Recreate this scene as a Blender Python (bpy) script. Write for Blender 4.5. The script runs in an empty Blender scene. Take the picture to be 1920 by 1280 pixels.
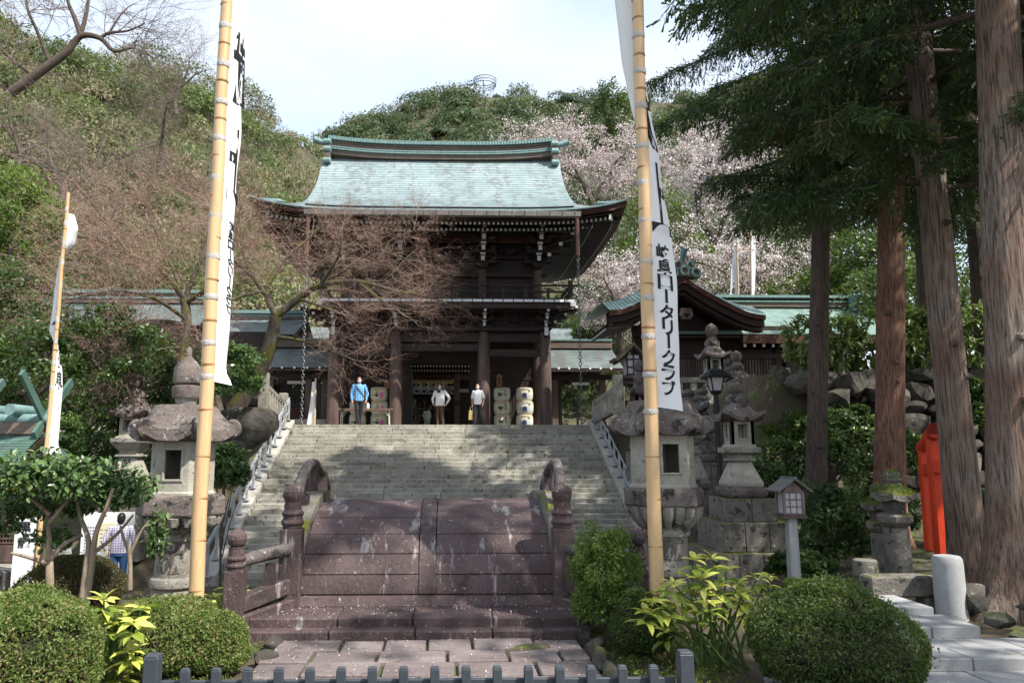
import bpy, math, random
import numpy as np
from mathutils import Vector, Matrix
R = math.radians
random.seed(7)
rng = np.random.default_rng(7)
SC = bpy.context.scene
COL = SC.collection

# ------------------------------------------------------------------ camera, world, sun, exposure
F = 1400.0; PX, PY = 875.0, 640.0            # focal length and principal point in photograph pixels
YAW, PITCH, EYE = R(1.51), R(8.5), 1.6
cam = bpy.data.cameras.new('camera'); camo = bpy.data.objects.new('camera', cam); COL.objects.link(camo)
cam.sensor_fit = 'HORIZONTAL'; cam.sensor_width = 36.0; cam.lens = F/1920*36
cam.shift_x = (960-PX)/1920; cam.clip_end = 3000; cam.clip_start = 0.05
camo.location = (0, 0, EYE); camo.rotation_euler = (R(90)+PITCH, 0, -YAW)
SC.camera = camo
CM = camo.rotation_euler.to_matrix()

SUN_EL, SUN_AZ = R(52), R(52)                 # sun behind the camera, to its right
world = bpy.data.worlds.new('World'); SC.world = world; world.use_nodes = True
wn = world.node_tree; wn.nodes.clear()
wo = wn.nodes.new('ShaderNodeOutputWorld'); wb = wn.nodes.new('ShaderNodeBackground')
sky = wn.nodes.new('ShaderNodeTexSky'); sky.sky_type = 'NISHITA'; sky.sun_disc = False
sky.sun_elevation = SUN_EL; sky.sun_rotation = math.pi - SUN_AZ
sky.air_density = 1.0; sky.dust_density = 1.5; sky.ozone_density = 1.2
tc = wn.nodes.new('ShaderNodeTexCoord'); mp = wn.nodes.new('ShaderNodeMapping'); mp.inputs['Scale'].default_value = (1.2, 1.2, 3.2)
nz = wn.nodes.new('ShaderNodeTexNoise'); nz.inputs['Scale'].default_value = 1.7; nz.inputs['Detail'].default_value = 7; nz.inputs['Roughness'].default_value = .55
rp = wn.nodes.new('ShaderNodeValToRGB'); rp.color_ramp.elements[0].position = .40; rp.color_ramp.elements[1].position = .66
rp.color_ramp.elements[0].color = (.55, .55, .55, 1); rp.color_ramp.elements[1].color = (.95, .95, .95, 1)
mx = wn.nodes.new('ShaderNodeMixRGB'); mx.inputs[2].default_value = (2.78, 3.02, 3.32, 1)
L = wn.links.new
L(tc.outputs['Generated'], mp.inputs[0]); L(mp.outputs[0], nz.inputs['Vector']); L(nz.outputs[0], rp.inputs[0])
L(rp.outputs[0], mx.inputs[0]); L(sky.outputs[0], mx.inputs[1]); L(mx.outputs[0], wb.inputs[0]); L(wb.outputs[0], wo.inputs[0])
wb.inputs[1].default_value = 0.14
sun = bpy.data.lights.new('sun', 'SUN'); sun.energy = 3.4; sun.angle = R(.5); sun.color = (1, .955, .88)
suno = bpy.data.objects.new('sun', sun); COL.objects.link(suno)
SUND = Vector((math.sin(SUN_AZ)*math.cos(SUN_EL), -math.cos(SUN_AZ)*math.cos(SUN_EL), math.sin(SUN_EL)))
suno.rotation_euler = (-SUND).to_track_quat('-Z', 'Y').to_euler(); suno.location = (10, -20, 40)
SC.view_settings.view_transform = 'Standard'; SC.view_settings.look = 'None'
SC.view_settings.exposure = 1.45; SC.view_settings.gamma = 1; SC.view_settings.use_curve_mapping = False
SC.render.engine = 'CYCLES'
SC.cycles.max_bounces = 6; SC.cycles.diffuse_bounces = 4; SC.cycles.glossy_bounces = 2; SC.cycles.transmission_bounces = 3
SC.cycles.transparent_max_bounces = 4; SC.cycles.use_denoising = True

# ------------------------------------------------------------------ placing helpers (pixels of the photograph at a true distance)
def ray(px, py):
    return CM @ Vector(((px-PX)/F, -(py-PY)/F, -1))
def W(px, py, Y):
    d = ray(px, py); return Vector((0, 0, EYE)) + d*(Y/d.y)
def G(px, py, z=0.0):
    d = ray(px, py); return Vector((0, 0, EYE)) + d*((z-EYE)/d.z)
def ppm(px, py, Y):                           # pixels per metre there
    return (W(px+1, py, Y)-W(px, py, Y)).length**-1
def XA(px, Y): return W(px, 850, Y).x
def ZA(py, Y, px=875): return W(px, py, Y).z

# ------------------------------------------------------------------ objects
def link(o, parent=None):
    COL.objects.link(o)
    if parent is not None: o.parent = parent
    return o
def tag(o, label=None, cat=None, group=None, kind=None):
    if label: o['label'] = label
    if cat: o['category'] = cat
    if group: o['group'] = group
    if kind: o['kind'] = kind
    return o
def thing(name, loc, label, cat, group=None, rz=0.0):
    o = bpy.data.objects.new(name, None); o.empty_display_size = .2
    o.location = loc; o.rotation_euler = (0, 0, rz); link(o)
    return tag(o, label, cat, group)
def copy_tree(o, parent=None):
    c = o.copy(); link(c); c.parent = parent
    for ch in list(o.children): copy_tree(ch, c)
    return c
def put(o, loc, rz=None, label=None, s=None):
    o.location = loc
    if rz is not None: o.rotation_euler = (0, 0, rz)
    if label: o['label'] = label
    if s: o.scale = (s, s, s) if not isinstance(s, tuple) else s
    return o

class MB:
    """collects vertices and faces of one mesh object"""
    def __init__(s): s.v = []; s.f = []; s.n = 0
    def add(s, v, f):
        v = np.asarray(v, float).reshape(-1, 3); s.v.append(v)
        o = s.n; s.f += [tuple(i+o for i in q) for q in f]; s.n += len(v); return s
    def box(s, x, y, z, sx, sy, sz, rz=0, top=1.0, M=None):
        """centre x,y, bottom z"""
        a, b = sx/2, sy/2; t = top if isinstance(top, tuple) else (top, top)
        v = np.array([(-a,-b,0),(a,-b,0),(a,b,0),(-a,b,0),(-a*t[0],-b*t[1],sz),(a*t[0],-b*t[1],sz),(a*t[0],b*t[1],sz),(-a*t[0],b*t[1],sz)])
        if rz: c, n = math.cos(rz), math.sin(rz); v = v @ np.array([[c,n,0],[-n,c,0],[0,0,1]])
        v = v + (x, y, z)
        if M is not None: v = (np.c_[v, np.ones(8)] @ np.array(M).T)[:, :3]
        return s.add(v, [(0,3,2,1),(4,5,6,7),(0,1,5,4),(1,2,6,5),(2,3,7,6),(3,0,4,7)])
    def bar(s, p, q, w, h, up=(0,0,1)):
        p, q = Vector(p), Vector(q); d = (q-p).normalized(); u = Vector(up); r = d.cross(u)
        if r.length < 1e-4: r = d.cross(Vector((1,0,0)))
        r.normalize(); u = r.cross(d)
        v = [e + r*(i*w/2) + u*(j*h/2) for e in (p, q) for i, j in ((-1,-1),(1,-1),(1,1),(-1,1))]
        return s.add([tuple(x) for x in v], [(0,1,2,3),(7,6,5,4),(0,4,5,1),(1,5,6,2),(2,6,7,3),(3,7,4,0)])
    def lathe(s, prof, n=16, x=0, y=0, z=0, rot=0.0, sx=1.0, sy=1.0, cap=True):
        a = np.arange(n)/n*2*math.pi + rot
        v = np.concatenate([np.c_[np.cos(a)*r*sx + x, np.sin(a)*r*sy + y, np.full(n, h+z)] for r, h in prof])
        f = [(k*n+i, k*n+(i+1)%n, (k+1)*n+(i+1)%n, (k+1)*n+i) for k in range(len(prof)-1) for i in range(n)]
        if cap: f += [tuple(range(n-1, -1, -1)), tuple(range((len(prof)-1)*n, len(prof)*n))]
        return s.add(v, f)
    def tube(s, pts, rad, n=8, cap=True):
        P = [Vector(p) for p in pts]
        if not hasattr(rad, '__len__'): rad = [rad]*len(P)
        V = []; u = None
        for i, p in enumerate(P):
            d = (P[min(i+1, len(P)-1)] - P[max(i-1, 0)]).normalized()
            if u is None: u = d.orthogonal().normalized()
            u = (u - d*u.dot(d)); u = u.normalized() if u.length > 1e-6 else d.orthogonal().normalized()
            w = d.cross(u)
            for k in range(n):
                a = 2*math.pi*k/n; V.append(tuple(p + (u*math.cos(a) + w*math.sin(a))*rad[i]))
        f = [(k*n+i, k*n+(i+1)%n, (k+1)*n+(i+1)%n, (k+1)*n+i) for k in range(len(P)-1) for i in range(n)]
        if cap: f += [tuple(range(n-1, -1, -1)), tuple(range((len(P)-1)*n, len(P)*n))]
        return s.add(V, f)
    def ball(s, c, r, n=10, m=7, sc=(1,1,1)):
        pr = [(max(1e-3, math.sin(math.pi*k/m))*r, -math.cos(math.pi*k/m)*r*sc[2]) for k in range(m+1)]
        return s.lathe(pr, n, c[0], c[1], c[2], 0, sc[0], sc[1])
    def grid(s, fn, nu, nv, closed=False):
        V = [tuple(fn(i/nu, j/nv)) for j in range(nv+1) for i in range(nu+1)]; w = nu+1
        return s.add(V, [(j*w+i, j*w+i+1, (j+1)*w+i+1, (j+1)*w+i) for j in range(nv) for i in range(nu)])
    def slab(s, fn, nu, nv, th):
        """grid given a thickness th downwards (or a function offset)"""
        off = Vector(th) if not isinstance(th, (int, float)) else Vector((0, 0, -th))
        top = [Vector(fn(i/nu, j/nv)) for j in range(nv+1) for i in range(nu+1)]; w = nu+1; N = len(top)
        V = [tuple(p) for p in top] + [tuple(p+off) for p in top]
        f = [(j*w+i, j*w+i+1, (j+1)*w+i+1, (j+1)*w+i) for j in range(nv) for i in range(nu)]
        f += [(N+j*w+i, N+(j+1)*w+i, N+(j+1)*w+i+1, N+j*w+i+1) for j in range(nv) for i in range(nu)]
        bd = [i for i in range(w)] + [j*w+nu for j in range(1, nv+1)] + [nv*w+i for i in range(nu-1, -1, -1)] + [j*w for j in range(nv-1, 0, -1)]
        for a, b in zip(bd, bd[1:]+bd[:1]): f.append((b, a, N+a, N+b))
        return s.add(V, f)
    def prism(s, poly, axis, a, b):
        """2-D outline swept along an axis ('x','y','z') from a to b"""
        n = len(poly)
        def P(u, v, t): return (t, u, v) if axis == 'x' else ((u, t, v) if axis == 'y' else (u, v, t))
        V = [P(u, v, a) for u, v in poly] + [P(u, v, b) for u, v in poly]
        return s.add(V, [tuple(range(n)), tuple(range(2*n-1, n-1, -1))] + [(i, n+i, n+(i+1)%n, (i+1)%n) for i in range(n)])
    def mesh(s, name, mat, smooth=False):
        me = bpy.data.meshes.new(name)
        if s.n: me.from_pydata(np.concatenate(s.v).tolist(), [], s.f)
        if mat is not None: me.materials.append(mat)
        if smooth: me.polygons.foreach_set('use_smooth', [True]*len(me.polygons))
        me.update(); return me
    def build(s, name, mat, parent=None, smooth=False, bevel=0, **kw):
        o = bpy.data.objects.new(name, s.mesh(name, mat, smooth)); link(o, parent)
        import bmesh
        b = bmesh.new(); b.from_mesh(o.data); bmesh.ops.recalc_face_normals(b, faces=b.faces)
        if bevel: bmesh.ops.bevel(b, geom=[e for e in b.edges if e.is_manifold and e.calc_face_angle(0) > .5], offset=bevel, segments=1, affect='EDGES', clamp_overlap=True)
        b.to_mesh(o.data); b.free()
        if smooth and smooth != 2:
            o.data.polygons.foreach_set('use_smooth', [True]*len(o.data.polygons))
            try: o.data.set_sharp_from_angle(angle=R(40))
            except Exception: pass
        return tag(o, **kw) if kw else o

def fast_mesh(name, V, quads, mat, parent=None, attr=None, loc=None):
    """numpy quads to one mesh object; attr = per-vertex float called v"""
    me = bpy.data.meshes.new(name); V = np.asarray(V, np.float32); Q = np.asarray(quads, np.int32)
    me.vertices.add(len(V)); me.vertices.foreach_set('co', V.ravel())
    k = Q.shape[1]
    me.loops.add(Q.size); me.loops.foreach_set('vertex_index', Q.ravel())
    me.polygons.add(len(Q)); me.polygons.foreach_set('loop_start', np.arange(0, Q.size, k, dtype=np.int32))
    me.polygons.foreach_set('loop_total', np.full(len(Q), k, np.int32))
    if attr is not None:
        a = me.attributes.new('v', 'FLOAT', 'POINT'); a.data.foreach_set('value', np.asarray(attr, np.float32))
    me.materials.append(mat); me.update(calc_edges=True); me.validate()
    o = bpy.data.objects.new(name, me); link(o, parent)
    if loc is not None: o.location = loc
    return o

# ------------------------------------------------------------------ materials
def new_mat(name):
    m = bpy.data.materials.new(name); m.use_nodes = True; nt = m.node_tree; nt.nodes.clear()
    o = nt.nodes.new('ShaderNodeOutputMaterial'); b = nt.nodes.new('ShaderNodeBsdfPrincipled')
    nt.links.new(b.outputs[0], o.inputs[0]); return m, nt, b, o
def noise(nt, vec, scale, detail=5, rough=.6):
    n = nt.nodes.new('ShaderNodeTexNoise'); n.inputs['Scale'].default_value = scale; n.inputs['Detail'].default_value = detail
    n.inputs['Roughness'].default_value = rough; nt.links.new(vec, n.inputs['Vector']); return n.outputs[0]
def ramp(nt, val, stops):
    r = nt.nodes.new('ShaderNodeValToRGB'); e = r.color_ramp.elements
    while len(e) < len(stops): e.new(.5)
    for q, (p, c) in zip(e, stops):
        q.position = p; q.color = (*c, 1) if hasattr(c, '__len__') else (c, c, c, 1)
    nt.links.new(val, r.inputs[0]); return r.outputs[0]
def mixc(nt, fac, a, b, mode='MIX'):
    m = nt.nodes.new('ShaderNodeMixRGB'); m.blend_type = mode
    for i, x in ((0, fac), (1, a), (2, b)):
        if hasattr(x, 'is_output'): nt.links.new(x, m.inputs[i])
        else: m.inputs[i].default_value = (*x, 1) if hasattr(x, '__len__') else x
    return m.outputs[0]
def mat(name, c1, c2, scale=3.0, stretch=(1,1,1), rough=.85, bump=.4, bscale=25.0, spots=(), moss=None, island=0.0, metal=0.0, spec=.3):
    """stone, wood, metal: two colours mixed by stretched noise, extra spots ((colour, scale, threshold), ...), moss on upward faces, per-piece variation"""
    m, nt, b, o = new_mat(name); g = nt.nodes.new('ShaderNodeNewGeometry')
    mp = nt.nodes.new('ShaderNodeMapping'); mp.inputs['Scale'].default_value = stretch; nt.links.new(g.outputs['Position'], mp.inputs[0]); v = mp.outputs[0]
    c = ramp(nt, noise(nt, v, scale), [(.32, c1), (.68, c2)])
    fine = noise(nt, v, bscale, 6, .7)
    c = mixc(nt, .55, c, ramp(nt, fine, [(.25, .45), (.75, 1.0)]), 'MULTIPLY')
    for col, sc, th, *st_ in spots:
        pv = g.outputs['Position']
        if st_:
            m2 = nt.nodes.new('ShaderNodeMapping'); m2.inputs['Scale'].default_value = st_[0]; nt.links.new(pv, m2.inputs[0]); pv = m2.outputs[0]
        f = ramp(nt, noise(nt, pv, sc, 5, .7), [(th, 0.0), (min(th+.06, 1), 1.0)]); c = mixc(nt, f, c, col)
    if island:
        io = nt.nodes.new('ShaderNodeObjectInfo')
        c = mixc(nt, 1.0, c, ramp(nt, io.outputs['Random'], [(0, 1-island), (1, 1+island*.5)]), 'MULTIPLY')
    if moss:
        col, lo, sc = moss; s = nt.nodes.new('ShaderNodeSeparateXYZ'); nt.links.new(g.outputs['Normal'], s.inputs[0])
        mm = nt.nodes.new('ShaderNodeMath'); mm.operation = 'MULTIPLY'; nt.links.new(ramp(nt, s.outputs[2], [(.15, 0.0), (.75, 1.0)]), mm.inputs[0])
        nt.links.new(ramp(nt, noise(nt, g.outputs['Position'], sc, 4), [(lo, 0.0), (lo+.1, 1.0)]), mm.inputs[1]); c = mixc(nt, mm.outputs[0], c, col)
    nt.links.new(c, b.inputs['Base Color']); b.inputs['Roughness'].default_value = rough; b.inputs['Metallic'].default_value = metal
    b.inputs['Specular IOR Level'].default_value = spec
    if bump:
        bp = nt.nodes.new('ShaderNodeBump'); bp.inputs['Strength'].default_value = bump; bp.inputs['Distance'].default_value = .03
        nt.links.new(fine, bp.inputs['Height']); nt.links.new(bp.outputs[0], b.inputs['Normal'])
    return m
def plain(name, c, rough=.6, metal=0.0):
    return mat(name, tuple(x*.88 for x in c), c, 6, rough=rough, bump=.05, bscale=60, metal=metal)
def leafmat(name, stops, trans=.35, rough=.55, spec=.3):
    """stops: colours over the per-leaf value v"""
    m, nt, b, o = new_mat(name); a = nt.nodes.new('ShaderNodeAttribute'); a.attribute_name = 'v'
    c = ramp(nt, a.outputs['Fac'], stops); nt.links.new(c, b.inputs['Base Color']); b.inputs['Roughness'].default_value = rough
    b.inputs['Specular IOR Level'].default_value = spec
    t = nt.nodes.new('ShaderNodeBsdfTranslucent'); nt.links.new(mixc(nt, .5, c, (.25, .35, .04), 'MIX') if trans > 0 and 'green' in name else c, t.inputs[0])
    ms = nt.nodes.new('ShaderNodeMixShader'); ms.inputs[0].default_value = trans
    nt.links.new(b.outputs[0], ms.inputs[1]); nt.links.new(t.outputs[0], ms.inputs[2]); nt.links.new(ms.outputs[0], o.inputs[0])
    return m
def cs(*cols): n = len(cols); return [((i+.5)/n if n > 1 else .5, c) for i, c in enumerate(cols)]

MT = {}
LICH = ((.42, .43, .40), 14, .60)
MT['stone'] = mat('weathered_grey_stone', (.20,.185,.155), (.36,.335,.285), 3, spots=((LICH), ((.055,.05,.045), 5, .58)), bump=.6)
MT['stone_dark'] = mat('dark_lichened_stone', (.065,.055,.052), (.15,.125,.115), 4, spots=(((.36,.36,.34), 17, .60), ((.03,.028,.026), 6, .56)), bump=.8)
MT['stone_cap'] = mat('brown_weathered_stone', (.10,.075,.068), (.22,.185,.165), 3, spots=(((.38,.39,.36), 16, .61), ((.035,.03,.028), 5, .55)), bump=.8)
MT['stone_pale'] = mat('pale_carved_stone', (.30,.275,.225), (.46,.43,.36), 2.5, spots=(((.12,.105,.09), 6, .60),), bump=.5)
MT['stone_moss'] = mat('mossy_stone', (.11,.10,.085), (.23,.21,.18), 4, spots=(((.36,.37,.33), 15, .62), ((.04,.037,.03), 6, .56)), moss=((.10,.11,.015), .46, 3), bump=.8)
MT['bridge'] = mat('purple_brown_bridge_stone', (.062,.039,.039), (.122,.083,.081), 2.2, stretch=(1,1,.5), spots=(((.045,.033,.03), 4, .57), ((.26,.24,.235), 3.2, .585, (1.6, .5, .22)), ((.33,.31,.30), 26, .62)), bump=.7, island=.22, rough=.7)
MT['stair'] = mat('stair_granite', (.29,.272,.225), (.45,.43,.37), 2.4, spots=(((.13,.115,.085), 7, .57), ((.62,.60,.54), 30, .66)), moss=((.12,.12,.03), .56, 2), bump=.9, bscale=18, island=.25)
MT['paving'] = mat('paving_stone', (.135,.105,.10), (.235,.195,.187), 2, spots=(((.42,.40,.39), 30, .64), ((.08,.062,.06), 3, .60)), bump=.6, island=.3)
MT['granite'] = mat('grey_granite', (.27,.27,.27), (.37,.37,.365), 3, spots=(((.17,.17,.17), 60, .62), ((.15,.14,.12), 2.2, .60)), bump=.25, bscale=60, island=.15)
MT['concrete'] = mat('concrete', (.36,.34,.30), (.50,.48,.43), 2, spots=(((.16,.15,.13), 5, .62),), bump=.4)
MT['rock'] = mat('boulder_rock', (.046,.041,.034), (.125,.11,.092), 2.5, spots=(((.30,.30,.27), 9, .67), ((.03,.028,.024), 4, .55)), moss=((.07,.085,.015), .54, 2), bump=1.0, bscale=9, island=.35)
MT['wood'] = mat('dark_brown_timber', (.022,.014,.011), (.050,.031,.025), 5, stretch=(1,1,.25), rough=.6, bump=.3, bscale=22, island=.15)
MT['woodh'] = mat('dark_brown_beam', (.022,.013,.011), (.048,.029,.024), 5, stretch=(.25,1,1), rough=.6, bump=.3, bscale=22, island=.15)
MT['column'] = mat('aged_column_timber', (.060,.038,.031), (.14,.095,.080), 5, stretch=(1,1,.15), spots=(((.26,.19,.155), 4, .66),), rough=.6, bump=.35, bscale=26)
MT['redwood'] = mat('bark_layer_eave', (.050,.019,.012), (.105,.040,.024), 6, stretch=(.3,1,3), rough=.7, bump=.5)
MT['white'] = plain('white_paint', (.80,.80,.79), .5)
MT['black'] = plain('black_ink', (.012,.012,.013), .7)
MT['blackmetal'] = plain('black_metal', (.02,.02,.021), .45, .3)
MT['steel'] = plain('grey_handrail_metal', (.50,.53,.57), .4, .25)
MT['fence'] = plain('dark_blue_grey_fence_paint', (.048,.058,.070), .5)
MT['vermil'] = mat('vermilion_paint', (.62,.045,.012), (.74,.068,.018), 3, stretch=(1,1,.4), spots=(((.80,.62,.52), 30, .74), ((.30,.03,.012), 5, .68)), rough=.45, bump=.15)
MT['bamboo'] = mat('yellow_bamboo', (.56,.36,.18), (.68,.46,.25), 3, stretch=(1,1,.12), spots=(((.30,.15,.06), 26, .72),), rough=.35, bump=.06, spec=.45)
MT['node'] = plain('bamboo_joint', (.36,.19,.075), .5)
MT['tie'] = mat('plastic_binding', (.42,.39,.35), (.60,.57,.53), 30, stretch=(.3,.3,4), rough=.4, bump=.5, bscale=40)
MT['rope'] = mat('straw_rope', (.40,.29,.12), (.56,.43,.20), 30, rough=.9, bump=.6)
MT['glassy'] = plain('frosted_pane', (.52,.50,.52), .3)
MT['skin'] = plain('skin', (.52,.31,.22), .6)
MT['hair'] = plain('black_hair', (.012,.010,.009), .45)
MT['straw'] = mat('straw_barrel_wrap', (.52,.50,.37), (.66,.64,.50), 14, stretch=(1,1,3), rough=.8, bump=.3, bscale=40)
MT['soil'] = mat('earth_and_moss', (.055,.042,.028), (.115,.092,.062), 1.2, spots=(((.06,.085,.018), 1.6, .52), ((.19,.15,.10), 9, .66)), bump=1.0, bscale=14)
MT['forest_floor'] = mat('forest_floor', (.040,.042,.018), (.095,.085,.045), .5, bump=.6)
MT['bark'] = mat('grey_brown_tree_bark', (.065,.052,.042), (.15,.125,.10), 6, stretch=(1,1,.3), spots=(((.08,.085,.03), 3, .60),), bump=1.0)
MT['barkm'] = mat('mossy_maple_bark', (.055,.045,.035), (.14,.115,.09), 4, stretch=(1,1,.5), spots=(((.085,.085,.018), 2.2, .50),), bump=1.0)
MT['twig'] = mat('bare_twigs', (.13,.095,.075), (.26,.20,.165), 2, bump=0)
MT['twig_red'] = mat('red_brown_twigs', (.25,.165,.13), (.39,.28,.225), 2, bump=0)
def cedar_mat(name, a, b_, c3):
    m, nt, b, o = new_mat(name); g = nt.nodes.new('ShaderNodeNewGeometry')
    mp = nt.nodes.new('ShaderNodeMapping'); mp.inputs['Scale'].default_value = (15, 15, .8); nt.links.new(g.outputs['Position'], mp.inputs[0])
    n1 = noise(nt, mp.outputs[0], 3.2, 8, .65); n2 = noise(nt, g.outputs['Position'], 1.1, 4)
    c = mixc(nt, ramp(nt, n2, [(.38, 0.0), (.62, 1.0)]), a, b_)
    c = mixc(nt, ramp(nt, n1, [(.40, 1.0), (.54, 0.0)]), c, c3)
    nt.links.new(c, b.inputs['Base Color']); b.inputs['Roughness'].default_value = .9
    bp = nt.nodes.new('ShaderNodeBump'); bp.inputs['Strength'].default_value = 1; bp.inputs['Distance'].default_value = .05
    nt.links.new(n1, bp.inputs['Height']); nt.links.new(bp.outputs[0], b.inputs['Normal']); return m
MT['cedar'] = cedar_mat('red_brown_cedar_bark', (.21,.098,.062), (.29,.165,.11), (.075,.035,.022))
MT['cedar_grey'] = cedar_mat('grey_cedar_bark', (.20,.118,.082), (.25,.20,.16), (.07,.046,.034))
MT['cedar_dark'] = cedar_mat('dark_cedar_bark', (.085,.062,.048), (.12,.085,.062), (.035,.026,.02))
# foliage
MT['l_ball'] = leafmat('clipped_green', cs((.070,.112,.024), (.105,.165,.034), (.17,.22,.06), (.24,.175,.085), (.30,.29,.13)))
MT['l_balld'] = leafmat('clipped_dark_green', cs((.030,.058,.016), (.045,.085,.022), (.075,.12,.032), (.10,.085,.035), (.15,.17,.07)))
MT['l_ballr'] = leafmat('clipped_reddish_green', cs((.055,.050,.022), (.085,.062,.034), (.12,.075,.046), (.07,.085,.03)))
MT['l_camellia'] = leafmat('glossy_green', cs((.038,.075,.022), (.058,.112,.032), (.10,.165,.048), (.16,.21,.075)), trans=.22, rough=.3, spec=.5)
MT['l_ever'] = leafmat('evergreen_green', cs((.020,.042,.014), (.035,.066,.02), (.055,.10,.026), (.095,.14,.04)), trans=.25, rough=.4)
MT['l_bright'] = leafmat('bright_green', cs((.055,.10,.018), (.09,.15,.025), (.14,.20,.04)), trans=.35)
MT['l_pale'] = leafmat('pale_green_shrub', cs((.085,.13,.035), (.14,.19,.055), (.22,.27,.10)), trans=.3, rough=.35)
MT['l_cedar'] = leafmat('cedar_green', cs((.012,.028,.011), (.020,.045,.015), (.036,.074,.022), (.066,.092,.028), (.075,.055,.028)), trans=.2)
MT['l_cherry'] = leafmat('cherry_petals', cs((.46,.37,.355), (.58,.49,.475), (.68,.61,.60)), trans=.3)
MT['l_white'] = leafmat('white_cherry_petals', cs((.55,.47,.46), (.67,.60,.585), (.76,.70,.69)), trans=.3)
MT['l_bud'] = leafmat('maple_buds', cs((.20,.095,.068), (.28,.15,.105), (.34,.21,.14)), trans=.2)
MT['l_hillw'] = leafmat('warm_hill_green', cs((.040,.066,.018), (.066,.108,.026), (.10,.145,.038), (.145,.165,.06), (.20,.175,.10), (.25,.205,.145)), trans=.25)
MT['l_hillf'] = leafmat('far_hill_green', cs((.022,.042,.018), (.036,.062,.024), (.054,.084,.032), (.075,.098,.042), (.10,.098,.055)), trans=.2)
MT['l_aucuba'] = leafmat('spotted_yellow_green', cs((.085,.15,.025), (.22,.29,.045), (.46,.48,.085), (.62,.60,.16)), trans=.3, rough=.35)
MT['l_grass'] = leafmat('moss_green', cs((.055,.085,.014), (.10,.135,.02), (.15,.17,.03)), trans=.3)
# ------------------------------------------------------------------ written characters (drawn once, as thin meshes)
GLYPH = {}
def _glyphs():
    chars = '献上岐阜ロータリークラブ千代菊墨泉小町黒奉納龍寺'
    obs = []
    for ch in dict.fromkeys(chars):
        c = bpy.data.curves.new('t', 'FONT'); c.body = ch; c.offset = .028; c.resolution_u = 3
        o = bpy.data.objects.new('t', c); COL.objects.link(o); obs.append((ch, o))
    dg = bpy.context.evaluated_depsgraph_get()
    for ch, o in obs:
        me = bpy.data.meshes.new_from_object(o.evaluated_get(dg))
        v = np.array([tuple(p.co)[:2] for p in me.vertices]); lo, hi = v.min(0), v.max(0)
        c = (lo+hi)/2; w = max(hi-lo)
        if ch == 'ー': w = max(w, .8)
        GLYPH[ch] = ((v-c)/w, [tuple(p.vertices) for p in me.polygons]); bpy.data.meshes.remove(me)
    for ch, o in obs:
        c = o.data; bpy.data.objects.remove(o); bpy.data.curves.remove(c)
_glyphs()
def glyph_mesh(mb, ch, fn, w=1.0, h=1.0, cx=0.0, cy=0.0, rot=False):
    """adds one character; fn maps (x, y) of the flat layout to a point"""
    v, f = GLYPH[ch]
    if rot: v = np.stack([v[:, 1], -v[:, 0]], 1)
    mb.add([tuple(fn(cx+x*w, cy+y*h)) for x, y in v], f)
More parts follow.
